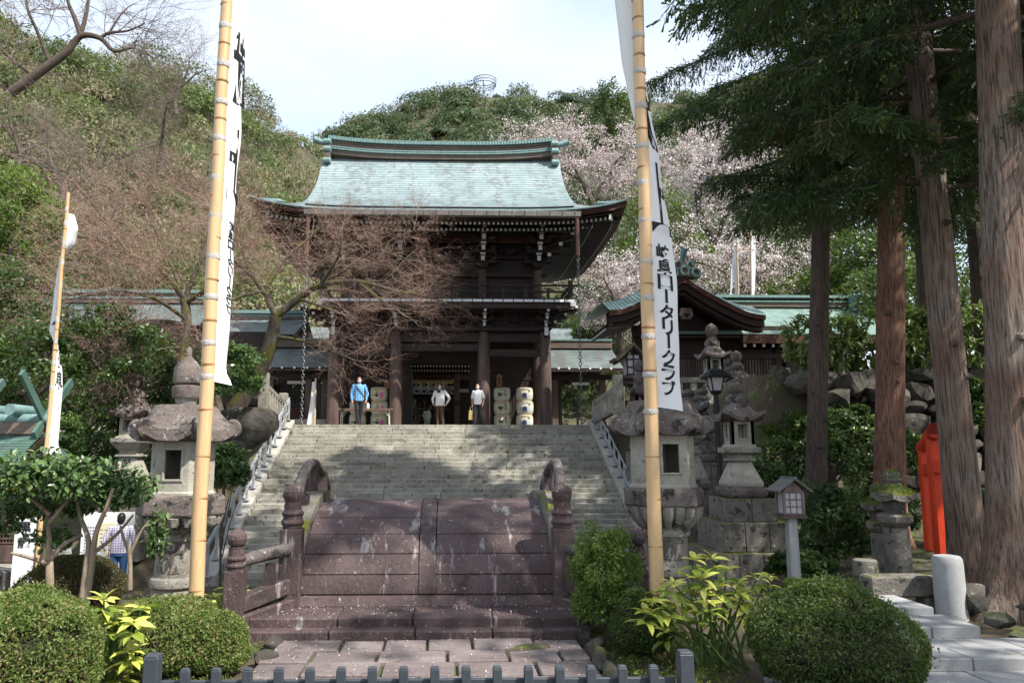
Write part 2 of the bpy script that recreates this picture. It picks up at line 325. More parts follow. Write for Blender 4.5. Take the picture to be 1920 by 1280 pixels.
# ------------------------------------------------------------------ people: bodies grown as one skin from overlapping limbs, made while the scene is still empty
BODY = {}
def _people():
    jobs = []
    def limb(m, pts, rad, n=12, sq=1.0):
        m.tube(pts, rad, n)
        for p, r in zip(pts, rad): m.ball(p, r*.99, 12, 8)
    def torso(m, rows):
        """rows (z, half width, half depth, y)"""
        n = 20; V = []
        for z, w, d, y in rows:
            for i in range(n): a = 2*math.pi*i/n; V.append((w*math.copysign(abs(math.cos(a))**.85, math.cos(a)), y+d*math.copysign(abs(math.sin(a))**.85, math.sin(a)), z))
        k = len(rows); m.add(V, [(j*n+i, j*n+(i+1) % n, (j+1)*n+(i+1) % n, (j+1)*n+i) for j in range(k-1) for i in range(n)]+[tuple(range(n-1, -1, -1)), tuple(range((k-1)*n, k*n))])
    def hand(m, wr, d, s, side):
        d = Vector(d).normalized(); x = Vector((side, 0, 0)); x = (x-d*x.dot(d)).normalized(); f = d.cross(x)
        wr = Vector(wr); m.tube([tuple(wr), tuple(wr+d*.045*s), tuple(wr+d*.09*s)], [.024*s, .036*s, .034*s], 8)
        for k, L_ in enumerate((.068, .078, .073, .056)):
            b = wr+d*.085*s+f*(-.030+.020*k)*s; c = b+d*L_*.55*s+x*-.006*s; e = c+d*L_*.45*s+x*-.020*s
            m.tube([tuple(b), tuple(c), tuple(e)], [.0095*s, .0088*s, .0070*s], 6)
        b = wr+d*.03*s+f*-.03*s; m.tube([tuple(b), tuple(b+d*.03*s+f*-.028*s), tuple(b+d*.062*s+f*-.034*s-x*.008*s)], [.013*s, .011*s, .008*s], 6)
    def person(key, h=1.70, stride=.0, cross=0.0, arms=((.05, .02), (.05, .02)), bend=(.1, .1), back=False, female=False, sleeve=1.0, wide=1.0, coat=0.0):
        s = h/1.70; sh = (.185 if not female else .165)*wide; hip = .088
        P = {}
        for sd, st in ((-1, stride), (1, -stride)):
            P['hip', sd] = (sd*hip, 0, .88); P['kn', sd] = (sd*(hip+.005)-cross*sd*.03, -st*.55-.02, .48); P['an', sd] = (sd*(hip+.01)-cross*sd*.09, -st*1.0+(.02 if st < 0 else 0), .085)
        for i, sd in enumerate((-1, 1)):
            sw, out = arms[i]; P['sh', sd] = (sd*sh, 0, 1.385); P['el', sd] = (sd*(sh+.05+out), .03-sw*.10, 1.11); P['wr', sd] = (sd*(sh+.045+out*.4), .0-sw*.30-bend[i]*.2, .875+bend[i]*.3)
        S = lambda p: tuple(c*s for c in p)
        m = MB()                                # skin
        torso(m, [(.84*s, .15*s, .10*s, 0), (1.0*s, .135*s, .09*s, 0), (1.25*s, .155*s, .10*s, 0), (1.38*s, .15*s*wide, .085*s, 0), (1.44*s, .07*s, .06*s, 0)])
        limb(m, [S((0, .005, 1.40)), S((0, -.005, 1.52))], [.056*s, .052*s])
        m.ball(S((0, -.012, 1.590)), .098*s, 18, 14, (.80, .94, 1.16)); m.ball(S((0, -.038, 1.545)), .062*s, 14, 10, (.95, 1, 1.0))
        m.tube([S((0, -.098, 1.605)), S((0, -.118, 1.575)), S((0, -.100, 1.565))], [.010*s, .015*s, .010*s], 8)
        for sd in (-1, 1): m.ball(S((sd*.080, .0, 1.585)), .026*s, 8, 6, (.4, .7, 1.1))
        for sd in (-1, 1):
            limb(m, [S(P['hip', sd]), S(P['kn', sd]), S(P['an', sd])], [.080*s, .052*s, .036*s]); a = P['an', sd]
            limb(m, [S((a[0], a[1]+.02, .05)), S((a[0], a[1]-.13, .035))], [.038*s, .030*s])
            limb(m, [S(P['sh', sd]), S(P['el', sd]), S(P['wr', sd])], [.048*s, .038*s, .026*s])
            d = Vector(P['wr', sd])-Vector(P['el', sd]); hand(m, S(P['wr', sd]), d, s*1.05, sd)
        jobs.append((key+'_body', m, .0085))
        c = MB()                                # shirt
        k = 1.0; w = wide
        torso(c, [((.86-coat)*s, .172*s*w, .125*s, 0), (.95*s, .168*s*w, .120*s, -.002), (1.12*s, .165*s*w, .118*s, -.005), (1.30*s, .182*s*w, .122*s, -.004), (1.39*s, .172*s*w, .105*s, 0), (1.445*s, .085*s, .075*s, .005), (1.462*s, .066*s, .064*s, .005)])
        for sd in (-1, 1):
            e = Vector(P['el', sd]); q = Vector(P['wr', sd]); q = e.lerp(q, .93)
            if sleeve >= 1: limb(c, [S(P['sh', sd]), S(e), S(q)], [.066*s, .055*s, .043*s])
            else: g_ = Vector(P['sh', sd]).lerp(e, .85); limb(c, [S(P['sh', sd]), S(g_)], [.064*s, .062*s])
        jobs.append((key+'_shirt', c, .0095))
        t = MB()                                # trousers
        torso(t, [(.80*s, .150*s, .118*s, 0), (.90*s, .158*s, .120*s, 0), (1.0*s, .150*s, .108*s, 0)])
        lw = 1.25 if female else 1.0
        for sd in (-1, 1):
            a = Vector(P['an', sd]); kk = Vector(P['kn', sd]); limb(t, [S(P['hip', sd]), S(kk), S(a+Vector((0, 0, .0)))], [.100*s, .070*s*lw, .058*s*lw])
        jobs.append((key+'_trousers', t, .0095))
        f = MB()                                # shoes
        for sd in (-1, 1):
            a = P['an', sd]; b = MB(); limb(f, [S((a[0], a[1]+.04, .045)), S((a[0], a[1]-.06, .042)), S((a[0], a[1]-.15, .032))], [.044*s, .046*s, .034*s])
        jobs.append((key+'_shoes', f, .009))
        r = MB()                                # hair
        r.ball(S((0, .010, 1.612)), .101*s, 16, 12, (.86, .98, 1.08)); r.ball(S((0, .045, 1.56)), .082*s, 12, 8, (.98, .8, 1.1))
        if female: r.ball(S((0, .03, 1.55)), .098*s, 12, 8, (.98, .82, 1.15))
        jobs.append((key+'_hair', r, .008))
        k_ = MB(); k_.ball(S((0, -.062, 1.548)), .066*s, 12, 10, (.98, .82, .78)); jobs.append((key+'_mask', k_, .008))
    person('checked', 1.76, .10, 1.0, ((.05, .03), (.05, .05)), (.05, .05))
    person('jacket', 1.70, .03, 0, ((-.15, .10), (-.15, .12)), (.25, .25), wide=1.18, coat=.02)
    person('tee', 1.56, .14, 0, ((.05, .02), (.1, .03)), (.05, .1), female=True, sleeve=.5)
    person('child', 1.30, .02, 0, ((.05, .02), (.05, .02)), (.3, .3), female=True)
    person('jeans', 1.70, .04, 0, ((-.1, .05), (-.1, .08)), (.25, .2), wide=1.08)
    obs = []
    for key, m, vox in jobs:
        o = bpy.data.objects.new(key, m.mesh(key, None)); COL.objects.link(o); md = o.modifiers.new('r', 'REMESH'); md.mode = 'VOXEL'; md.voxel_size = vox
        sm = o.modifiers.new('s', 'SMOOTH'); sm.iterations = 3; sm.factor = .5
        dc = o.modifiers.new('d', 'DECIMATE'); dc.ratio = .28; obs.append(o)
    dg = bpy.context.evaluated_depsgraph_get()
    for o in obs:
        me = bpy.data.meshes.new_from_object(o.evaluated_get(dg)); me.polygons.foreach_set('use_smooth', [True]*len(me.polygons)); BODY[o.name] = me
    for o in obs: d = o.data; bpy.data.objects.remove(o); bpy.data.meshes.remove(d)
_people()
# ------------------------------------------------------------------ foliage helpers
def unit(n):
    v = rng.normal(size=(n, 3)); return v/np.linalg.norm(v, axis=1, keepdims=True)
def leafquads(C, size, aspect=.5, nrm=None, nb=.0, axis=None, ab=.0, fold=0):
    """rhombic leaves at C: size (N), normal biased to nrm by nb, long axis biased to axis by ab"""
    n = len(C); size = np.broadcast_to(size, n)[:, None]; aspect = np.broadcast_to(aspect, n)[:, None]
    N = unit(n)
    if nrm is not None: N = N*(1-nb) + np.asarray(nrm)*nb
    A = unit(n)
    if axis is not None: A = A*(1-ab) + np.asarray(axis)*ab
    A = A/np.linalg.norm(A, axis=1, keepdims=True)
    N = N - A*(N*A).sum(1, keepdims=True); N /= np.linalg.norm(N, axis=1, keepdims=True)+1e-9
    B = np.cross(N, A)
    V = np.stack([C-A*size*.5, C+B*size*aspect*.5+A*size*.06, C+A*size*.5, C-B*size*aspect*.5+A*size*.06], 1).reshape(-1, 3)
    return V, np.arange(4*n).reshape(-1, 4)
class Leaves:
    def __init__(s, tri=False): s.V = []; s.a = []; s.n = 0; s.k = 3 if tri else 4
    def add(s, V, v):
        
        if s.k == 3: V = V.reshape(-1, 4, 3)[:, [1, 2, 3] if s.n % 2 else [3, 0, 1]]; V = V.reshape(-1, 3)
        s.V.append(V); s.a.append(np.repeat(v, s.k)); s.n += len(V); return s
    def cloud(s, C, size, v, **k):
        V, q = leafquads(np.asarray(C, float), size, **k); return s.add(V, np.broadcast_to(v, len(C)))
    def build(s, name, mat, parent=None, **kw):
        V = np.concatenate(s.V); o = fast_mesh(name, V, np.arange(len(V)).reshape(-1, s.k), mat, parent, np.clip(np.concatenate(s.a), 0, 1))
        return tag(o, **kw) if kw else o
def crown(lv, c, r, nclump, nleaf, leaf, cr=.32, aspect=.5, vbase=.5, vvar=.35, upper=-.5, fill=.55, ab=0, axis=None, nb=.45):
    """clumpy crown: leaf clumps scattered in an ellipsoid of radii r about c"""
    c = np.asarray(c, float); r = np.asarray(r, float)
    U = unit(nclump*4); U = U[U[:, 2] > upper][:nclump]; nclump = len(U)
    rad = fill + (1-fill)*rng.random((nclump, 1))**.6
    K = U*rad; kr = cr*(.6+.8*rng.random(nclump)); kv = vbase + vvar*(rng.random(nclump)-.5)*2*.6
    idx = np.repeat(np.arange(nclump), nleaf); D = unit(len(idx)); q = rng.random((len(idx), 1))**.45
    P = K[idx] + D*q*kr[idx][:, None]*np.array([1, 1, .75])
    nrm = D*.7 + U[idx]*.4 + np.array([0, 0, .35])
    s_ = leaf*(.65+.7*rng.random(len(idx)))
    lv.cloud(c + P*r, s_, kv[idx] + (rng.random(len(idx))-.5)*.45, aspect=aspect, nrm=nrm, nb=nb, axis=axis, ab=ab)
    return lv
def segs_mesh(name, segs, mat, parent=None, n=4, **kw):
    """tapered prisms from (p0, p1, r0, r1) rows"""
    S = np.array([(*a, *b, r0, r1) for a, b, r0, r1 in segs]); P0, P1 = S[:, :3], S[:, 3:6]; r0, r1 = S[:, 6:7], S[:, 7:8]
    d = P1-P0; d /= np.linalg.norm(d, axis=1, keepdims=True)+1e-9
    h = np.where(np.abs(d[:, 2:3]) < .9, np.array([[0, 0, 1.]]), np.array([[1., 0, 0]])); u = np.cross(d, h); u /= np.linalg.norm(u, axis=1, keepdims=True); w = np.cross(d, u)
    a = np.arange(n)/n*2*math.pi
    ring = u[:, None]*np.cos(a)[None, :, None] + w[:, None]*np.sin(a)[None, :, None]
    V = np.concatenate([P0[:, None]+ring*r0[:, None], P1[:, None]+ring*r1[:, None]], 1).reshape(-1, 3)
    k = np.arange(n); q = np.stack([k, (k+1) % n, n+(k+1) % n, n+k], 1)
    Q = (q[None]+(np.arange(len(S))*2*n)[:, None, None]).reshape(-1, 4)
    o = fast_mesh(name, V, Q, mat, parent); 
    o.data.polygons.foreach_set('use_smooth', [True]*len(o.data.polygons))
    return tag(o, **kw) if kw else o
def branches(p, d, length, r, depth, segs, tips, rnd, spread=.55, kids=(2, 3), shrink=.72, wob=.18, up=.0, flat=0.0, rs=.62, steps=3, along=True):
    p = np.asarray(p, float); d = np.asarray(d, float); d = d/np.linalg.norm(d)
    mids = []
    if depth == 0: steps = 2
    for k in range(steps):
        d = d + rnd.normal(size=3)*wob + np.array([0, 0, up]); d[2] *= (1-flat); d /= np.linalg.norm(d)
        q = p + d*length/steps; ra = r*(1-(1-rs)*k/steps); rb = r*(1-(1-rs)*(k+1)/steps)
        segs.append((p, q, ra, rb)); p = q; mids.append((q, d, rb))
    if depth == 0: tips.append((p, d)); return
    for _ in range(rnd.integers(kids[0], kids[1]+1)):
        e = d + rnd.normal(size=3)*spread
        branches(p, e, length*shrink*(.75+.5*rnd.random()), r*rs, depth-1, segs, tips, rnd, spread, kids, shrink, wob, up, flat, rs, steps, along)
    if along and depth >= 1:
        for q, dd, rb in mids[:-1]:
            if rnd.random() < .75:
                e = dd + rnd.normal(size=3)*spread*1.3
                branches(q, e, length*shrink*(.6+.4*rnd.random()), rb*.6, depth-1, segs, tips, rnd, spread, kids, shrink, wob, up, flat, rs, steps, along)
def smooth(a, b, x):
    t = np.clip((x-a)/(b-a), 0, 1); return t*t*(3-2*t)

# ------------------------------------------------------------------ terrain
ZT = ZA(796, 26.7)                          # level of the landing at the top of the stairs
ST0, ST1, NST = 18.6, 26.7, 31              # foot and head of the stairs, number of steps
Z0 = ZA(1080, ST0); RISE = (ZT-Z0)/NST
def stair_edges(Y):
    k = (Y-21.3)/(26.7-21.3)
    return (XA(475, 21.3)*(1-k)+XA(548, 26.7)*k, XA(1171, 21.3)*(1-k)+XA(1105, 26.7)*k)
def H(X, Y):
    X = np.asarray(X, float); Y = np.asarray(Y, float)
    low = -1.5+1.4*smooth(4.7, 6.0, X)
    front = low*smooth(8.6, 13, Y)
    up = np.where(X < 5.7, Z0 + (ZT-.25-Z0)*smooth(18.4, 27, Y), low + (ZT-.2-low)*smooth(13.0, 21.5, Y))
    z = np.where(Y < 15, front, front + (up-front)*smooth(15, 18.5, Y))
    z = np.where((X > 3.5) & (Y < 15), z*1.0, z)
    # right bank carried by the stone retaining wall
    bank = smooth(16.9, 17.2, Y)*smooth(6.6, 7.0, X - .0*Y)
    z = z*(1-bank) + (ZA(700, 17.5))*bank
    z = np.where(Y > 27, ZT-.02, z)*1.0
    inside = (Y > 18.0) & (Y < 27.2) & (X > -7.4) & (X < 5.75)
    z = np.where(inside, np.minimum(z, Z0 + (ZT-Z0)*np.clip((Y-18.6)/8.1, 0, 1) - .45), z)
    return z
def Hs(x, y): return float(H(np.array([x]), np.array([y]))[0])
ys = np.concatenate([np.linspace(-12, 30, 110), np.linspace(31, 60, 20), np.geomspace(65, 900, 14)])
xs = np.concatenate([-np.geomspace(900, 26, 14), np.linspace(-24, 24, 110), np.geomspace(26, 900, 14)])
XX, YY = np.meshgrid(xs, ys); ZZ = H(XX, YY) + np.where((YY < 27), rng.normal(size=XX.shape)*.018, 0) - .035
w_ = len(xs); ii = (np.arange(len(ys)-1)[:, None]*w_ + np.arange(w_-1)[None]).ravel()
gr = fast_mesh('ground', np.stack([XX, YY, ZZ], -1).reshape(-1, 3), np.stack([ii, ii+1, ii+w_+1, ii+w_], 1), MT['soil']); tag(gr, kind='structure')
gr.data.polygons.foreach_set('use_smooth', [True]*len(gr.data.polygons))

def hillsheet(name, crest, base_px, Yb, nx, nt, mat_):
    """crest: (px, py, Y) rows; base: picture height base_px at distance Yb"""
    c = np.array(crest, float); u = np.linspace(c[0, 0], c[-1, 0], nx)
    cy = np.interp(u, c[:, 0], c[:, 1]); cY = np.interp(u, c[:, 0], c[:, 2])
    P = np.zeros((nt, nx, 3))
    for i in range(nx):
        top = np.array(W(u[i], cy[i], cY[i])); bot = np.array(W(u[i], base_px, Yb))
        for j in range(nt):
            t = j/(nt-1)
            if t < .86: q = t/.86; p = bot + (top-bot)*q; p[2] = bot[2] + (top[2]-bot[2])*(q**1.12)
            else: q = (t-.86)/.14; p = top + np.array([0, 40*q, -16*q*q])
            P[j, i] = p
    k = (np.arange(nt-1)[:, None]*nx + np.arange(nx-1)[None]).ravel()
    o = fast_mesh(name, P.reshape(-1, 3), np.stack([k, k+1, k+nx+1, k+nx], 1), mat_); tag(o, kind='structure')
    o.data.polygons.foreach_set('use_smooth', [True]*len(o.data.polygons))
    return P
def forest(name, P, n, rad, nleaf, leaf, mat_, bare=0.0, tmax=.9, flat=.8, seed=3, warm=0.0, jit=.5):
    g = np.random.default_rng(seed); nt, nx = P.shape[:2]
    a, b = g.random(n)*(nx-1.001), g.random(n)**.85*tmax*(nt-1.001); i, j = a.astype(int), b.astype(int)
    C = P[j, i] + (P[j, i+1]-P[j, i])*(a-i)[:, None] + (P[np.minimum(j+1, nt-1), i]-P[j, i])*(b-j)[:, None]
    r = rad*(.55+.9*g.random(n)); isb = g.random(n) < bare
    kv = np.clip(.36 + g.normal(size=n)*.27 + warm*np.sin(C[:, 0]*.11+C[:, 2]*.2), 0, .8); kv[isb] = .92
    lv = Leaves(True); idx = np.repeat(np.arange(n), nleaf); m = len(idx)
    D = unit(m); D[:, 2] = np.abs(D[:, 2])*1.0-.22; q = .72+.28*g.random((m, 1)); lump = 1+.22*np.sin(D[:, 0:1]*5+idx[:, None])*np.cos(D[:, 1:2]*6+idx[:, None]*2)
    c = C[idx] + D*q*lump*r[idx][:, None]*np.array([1, 1, flat]) + np.array([0, 0, .35])*r[idx][:, None]
    s_ = leaf*(.6+.8*g.random(m)); asp = np.where(isb[idx], .07, .62); s_ = np.where(isb[idx], s_*2.6, s_*1.0)
    ax = np.where(isb[idx][:, None], D*.6+np.array([0, -.1, .6]), unit(m))
    lv.cloud(c, s_, kv[idx]+(g.random(m)-.5)*.26*(1-isb[idx]*.5), aspect=asp, nrm=D+np.array([0, -.1, .3]), nb=jit, axis=ax, ab=.6)
    return lv.build(name, mat_, kind='stuff')
PL = hillsheet('hill', [(-260,-130,64),(0,60,72),(130,128,78),(280,138,82),(400,182,90),(460,205,96),(500,240,104),(560,268,116),(640,330,130),(760,420,140)], 870, 37, 60, 30, MT['forest_floor'])
PF = hillsheet('hill', [(470,360,220),(540,310,235),(610,262,245),(660,240,250),(720,212,255),(780,192,260),(840,178,262),(900,176,262),(960,180,262),(1060,193,260),(1160,190,255),(1250,188,250),(1330,180,245),(1420,200,240),(1560,260,230)], 840, 66, 70, 26, MT['forest_floor'])
tag(forest('hill_forest', PL, 520, 3.2, 620, .42, MT['l_hillw'], bare=.2, seed=5, warm=.16, jit=.66), 'mixed green and bare brown wood covering the left hillside', 'forest')
tag(forest('hill_forest', PF, 800, 4.4, 420, 1.0, MT['l_hillf'], bare=.05, seed=6, flat=.85, warm=.12, jit=.85), 'rounded dark green wood covering the far hill behind the roof', 'forest')

# ------------------------------------------------------------------ paved path, kerb stones
paths = MB(); xl, xr = XA(540, 6.8), XA(1075, 6.8)
paths.box((xl+xr)/2, 4.6, -.10, xr-xl+.02, 4.4, .075); path = paths.build('path', MT['soil'], kind='structure')
yy = 6.78
while yy > 2.5:
    dep = random.uniform(.30, .46); x = xl - random.uniform(0, .05)
    while x < xr - .12:
        wd = min(random.uniform(.34, .66), xr - x + random.uniform(-.02, .03))
        if xr - x - wd < .16: wd = xr - x
        b = MB(); b.box(x+wd/2, yy-dep/2, -.05, wd-.022, dep-.022, .058+random.uniform(-.008, .010), rz=random.uniform(-.01, .01), top=.985)
        b.build('paving_stone', MT['paving'], path, bevel=.008); x += wd
    yy -= dep
def rockmesh(seed, sx, sy, sz, rough=.22, sub=3):
    import bmesh
    g = np.random.default_rng(seed); b = bmesh.new(); bmesh.ops.create_icosphere(b, subdivisions=sub, radius=1.0)
    ph = g.random((6, 4))*6.28; fr = g.normal(size=(6, 3))*1.7
    PLN = [Vector(p).normalized() for p in g.normal(size=(12, 3))]; lim = g.uniform(.62, .95, 12)
    for v in b.verts:
        n = v.co.copy(); k = 1+sum(rough*.5*math.sin(n.dot(Vector(fr[i]))+ph[i, 0]) for i in range(6))*.55
        n = Vector([math.copysign(abs(c)**.72, c) for c in n])*k
        for q in range(12):
            e = n.dot(PLN[q])-lim[q]
            if e > 0: n = n - PLN[q]*e
        v.co = Vector((n.x*sx, n.y*sy, n.z*sz))
    me = bpy.data.meshes.new('rock'); b.to_mesh(me); b.free()
    me.polygons.foreach_set('use_smooth', [True]*len(me.polygons))
    try: me.set_sharp_from_angle(angle=R(22))
    except Exception: pass
    return me
ROCKS = [rockmesh(i, .5, .5, .5) for i in range(9)]
for m_ in ROCKS: m_.materials.append(MT['rock'])
def rock(name, loc, s, parent=None, rz=None, **kw):
    o = bpy.data.objects.new(name, random.choice(ROCKS)); link(o, parent); o.location = loc; o.scale = s
    o.rotation_euler = (random.uniform(-.2, .2), random.uniform(-.2, .2), random.uniform(0, 6.28) if rz is None else rz)
    return tag(o, **kw) if kw else o
for k, (px, py) in enumerate([(1098,1204),(1112,1222),(1126,1244),(1146,1268)]):
    p = G(px, py); rock('kerb_rock', (p.x, p.y, .03), (.17, .26, .17), rz=random.uniform(-.3, .3),
        label=['rough kerb rock beside the right edge of the paved path, farthest of its row','rough kerb rock beside the right path edge, second from the stone steps','rough kerb rock beside the right path edge, third from the stone steps','rough kerb rock nearest the fence on the right edge of the path'][k], cat='rock', group='kerb rocks along the path')
for k, (px, py) in enumerate([(512,1205),(497,1235)]):
    p = G(px, py); rock('kerb_rock', (p.x, p.y, .0), (.16, .24, .13), label=['small rough rock beside the left path edge near the bridge step','small rough rock beside the left path edge near the clipped bushes'][k], cat='rock', group='kerb rocks along the path')

# ------------------------------------------------------------------ the long stone stairs
core = MB(); V = []
for Y, z in ((ST0-.02, Z0-.4), (ST0-.02, Z0-.03), (ST1+.1, ZT-RISE-.10), (ST1+.1, Z0-.4)):
    a, b_ = stair_edges(Y); V += [(a, Y, z), (b_, Y, z)]
core.add(V, [(0,1,3,2),(2,3,5,4),(4,5,7,6),(6,7,1,0),(0,2,4,6),(1,7,5,3)])
stairs = core.build('stone_stairs', MT['stair'], kind='structure')
for k in range(NST):
    Y = ST0 + (ST1-ST0)*k/(NST-1) ; a, b_ = stair_edges(Y); z = Z0 + RISE*k; x = a; T = (ST1-ST0)/(NST-1)
    off = random.uniform(.5, 1.3); first = True
    while x < b_ - .01:
        wd = off if first else random.uniform(1.05, 1.75); first = False
        if b_-x-wd < .35: wd = b_-x
        m = MB(); m.box(x+wd/2, Y+T*.75+random.uniform(-.010, .010), z-.02+random.uniform(-.006, .006), wd-.012, T*1.5, RISE+.02)
        m.build('step_stone', MT['stair'], stairs, bevel=.012); x += wd
# landing
a, b_ = stair_edges(ST1)
m = MB(); m.box((a+b_)/2-.2, 33.5, ZT-.3, 30, 13.0, .285); m.build('pavement', MT['concrete'], kind='structure')

def stringer(side):
    m = MB(); V = []; w = .36
    for Y, z in ((ST0-.3, Z0-.05), (ST1+.25, ZT+.03)):
        x = stair_edges(Y)[side]; x0, x1 = (x-w, x-.004) if side == 0 else (x+.004, x+w)
        V += [(x0, Y, z-.7), (x1, Y, z-.7), (x0, Y, z+.14), (x1, Y, z+.14)]
    m.add(V, [(0,2,3,1),(4,5,7,6),(2,6,7,3),(0,1,5,4),(0,4,6,2),(1,3,7,5)])
    m.build('stair_kerb', MT['concrete'], kind='structure')
    g = thing('handrail', (0, 0, 0), ['grey metal handrail climbing the left edge of the stone stairs','grey metal handrail climbing the right edge of the stone stairs'][side], 'handrail', 'handrails of the stairs')
    def at(t, h):
        Y = ST0-.35 + (ST1+.5-ST0)*t; x = stair_edges(Y)[side] + (-.2 if side == 0 else .2)
        return Vector((x, Y, Z0-.05+(ZT+.08-Z0)*t + .12 + h))
    N = 14
    for k in range(N):
        p = at(k/(N-1), 0); t = MB(); t.box(p.x, p.y, p.z, .05, .11, .74); t.box(p.x, p.y, p.z-.0, .16, .2, .02)
        t.build('post', MT['steel'], g)
    for nm, h, r_ in (('top_rail', .80, .026), ('second_rail', .70, .022), ('lower_rail', .34, .020)):
        t = MB(); pts = [at(q/24, h) for q in range(25)]
        if h > .6:
            p = pts[0]; pts = [Vector((p.x, p.y-.16, p.z-.55)), Vector((p.x, p.y-.27, p.z-.30)), Vector((p.x, p.y-.18, p.z-.06))] + pts
        t.tube(pts, r_, 8); t.build(nm, MT['steel'] if h != .80 else MT['blackmetal'] if side == 1 else MT['steel'], g, smooth=True)
stringer(0); stringer(1)

# ------------------------------------------------------------------ arched stone bridge
BX0, BX1 = XA(571, 7.5), XA(1062, 7.5); BC = (BX0+BX1)/2; BW = BX1-BX0
bridge = thing('stone_bridge', (BC, 7.5, 0), 'steep arched purple brown stone bridge at the end of the paved path', 'bridge')
CR = (9.0, ZA(935, 9.0))
def prof(ph): return (7.5+(CR[0]-7.5)*(1-math.cos(ph)), .20+(CR[1]-.20)*math.sin(ph))
def phi_for(py):
    lo, hi = .05, math.pi/2
    for _ in range(40):
        mid = (lo+hi)/2; y, z = prof(mid)
        if ZA(py, y) > z: lo = mid
        else: hi = mid
    return lo
cuts = [.06] + [phi_for(p) for p in (1076, 1037, 1000, 969)] + [math.pi/2, 2.0, 2.45, 2.95]
def deck(x0, x1, p0, p1, lift, name, m_=None):
    m = MB(); g = .0035; n = 5; V = []
    for k in range(n+1):
        ph = p0 + g/1.2 + (p1-p0-2*g/1.2)*k/n; y, z = prof(ph); ny, nz_ = -math.cos(ph)*.85, .85*math.sin(ph)+.15
        for x in (x0+g, x1-g):
            V += [(x-BC, y-7.5+ny*lift, z+nz_*lift), (x-BC, y-7.5-ny*.14, z-nz_*.14)]
    f = []
    for k in range(n):
        a = 4*k; f += [(a, a+4, a+6, a+2), (a+1, a+3, a+7, a+5), (a, a+1, a+5, a+4), (a+2, a+6, a+7, a+3)]
    f += [(0, 2, 3, 1), (4*n, 4*n+1, 4*n+3, 4*n+2)]
    m.add(V, f); return m.build(name, m_ or MT['bridge'], bridge, bevel=.006)
xs1, xs2 = XA(790, 8.1), XA(820, 8.1)
for k in range(len(cuts)-1):
    deck(BX0, xs1, cuts[k], cuts[k+1], random.uniform(0, .006), 'deck_stone'); deck(xs2, BX1, cuts[k], cuts[k+1], random.uniform(0, .006), 'deck_stone')
deck(xs1, xs2, cuts[0], cuts[5], .012, 'centre_strip'); deck(xs1, xs2, cuts[5], cuts[8], .012, 'centre_strip')
# inner arch, sides
m = MB(); poly = [(prof(p)[0]-7.5+.02, prof(p)[1]-.12) for p in np.linspace(.08, 3.0, 20)] + [(2.8, -1.2), (.35, -1.2)]
for x in (BX0-BC+.03, BX1-BC-.23): m.prism(poly, 'x', x, x+.2)
m.build('side_wall', MT['bridge'], bridge)
for k, (y0, y1, z0, z1, pa, pb) in enumerate([(6.80, 6.98, -.1, .075, 470, 1103), (6.95, 7.44, -.1, .155, 478, 1096)]):
    x0, x1 = XA(pa, y0), XA(pb, y0); x = x0
    while x < x1-.05:
        wd = random.uniform(.62, .98)
        if x1-x-wd < .4: wd = x1-x
        m = MB(); m.box(x+wd/2-BC, (y0+y1)/2-7.5, z0, wd-.008, y1-y0, z1-z0+random.uniform(-.003, .003)); m.build('base_step_stone', MT['bridge'], bridge, bevel=.012); x += wd
m = MB(); m.prism([(-.08, .0), (-.08, .165), (-.045, .235), (.06, .255), (.12, .0)], 'x', BX0-BC, BX1-BC); m.build('plinth', MT['bridge'], bridge)
def post(m, x, y, z0, w, h, kind):
    m.box(x, y, z0, w, w, h*.72); z = z0+h*.72
    m.lathe([(w*.47, 0), (w*.47, h*.03), (w*.54, h*.045), (w*.54, h*.07), (w*.46, h*.085), (w*.46, h*.115), (w*.53, h*.13), (w*.53, h*.155), (w*.44, h*.17), (w*.42, h*.26), (w*.46, h*.28)], 14, x, y, z)
    zz = z+h*.28
    m.lathe([(w*.3, 0), (w*.46, w*.16), (w*.55, w*.42), (w*.50, w*.66), (w*.30, w*.86), (w*.10, w*1.0), (.004, w*1.08)], 14, x, y, zz)
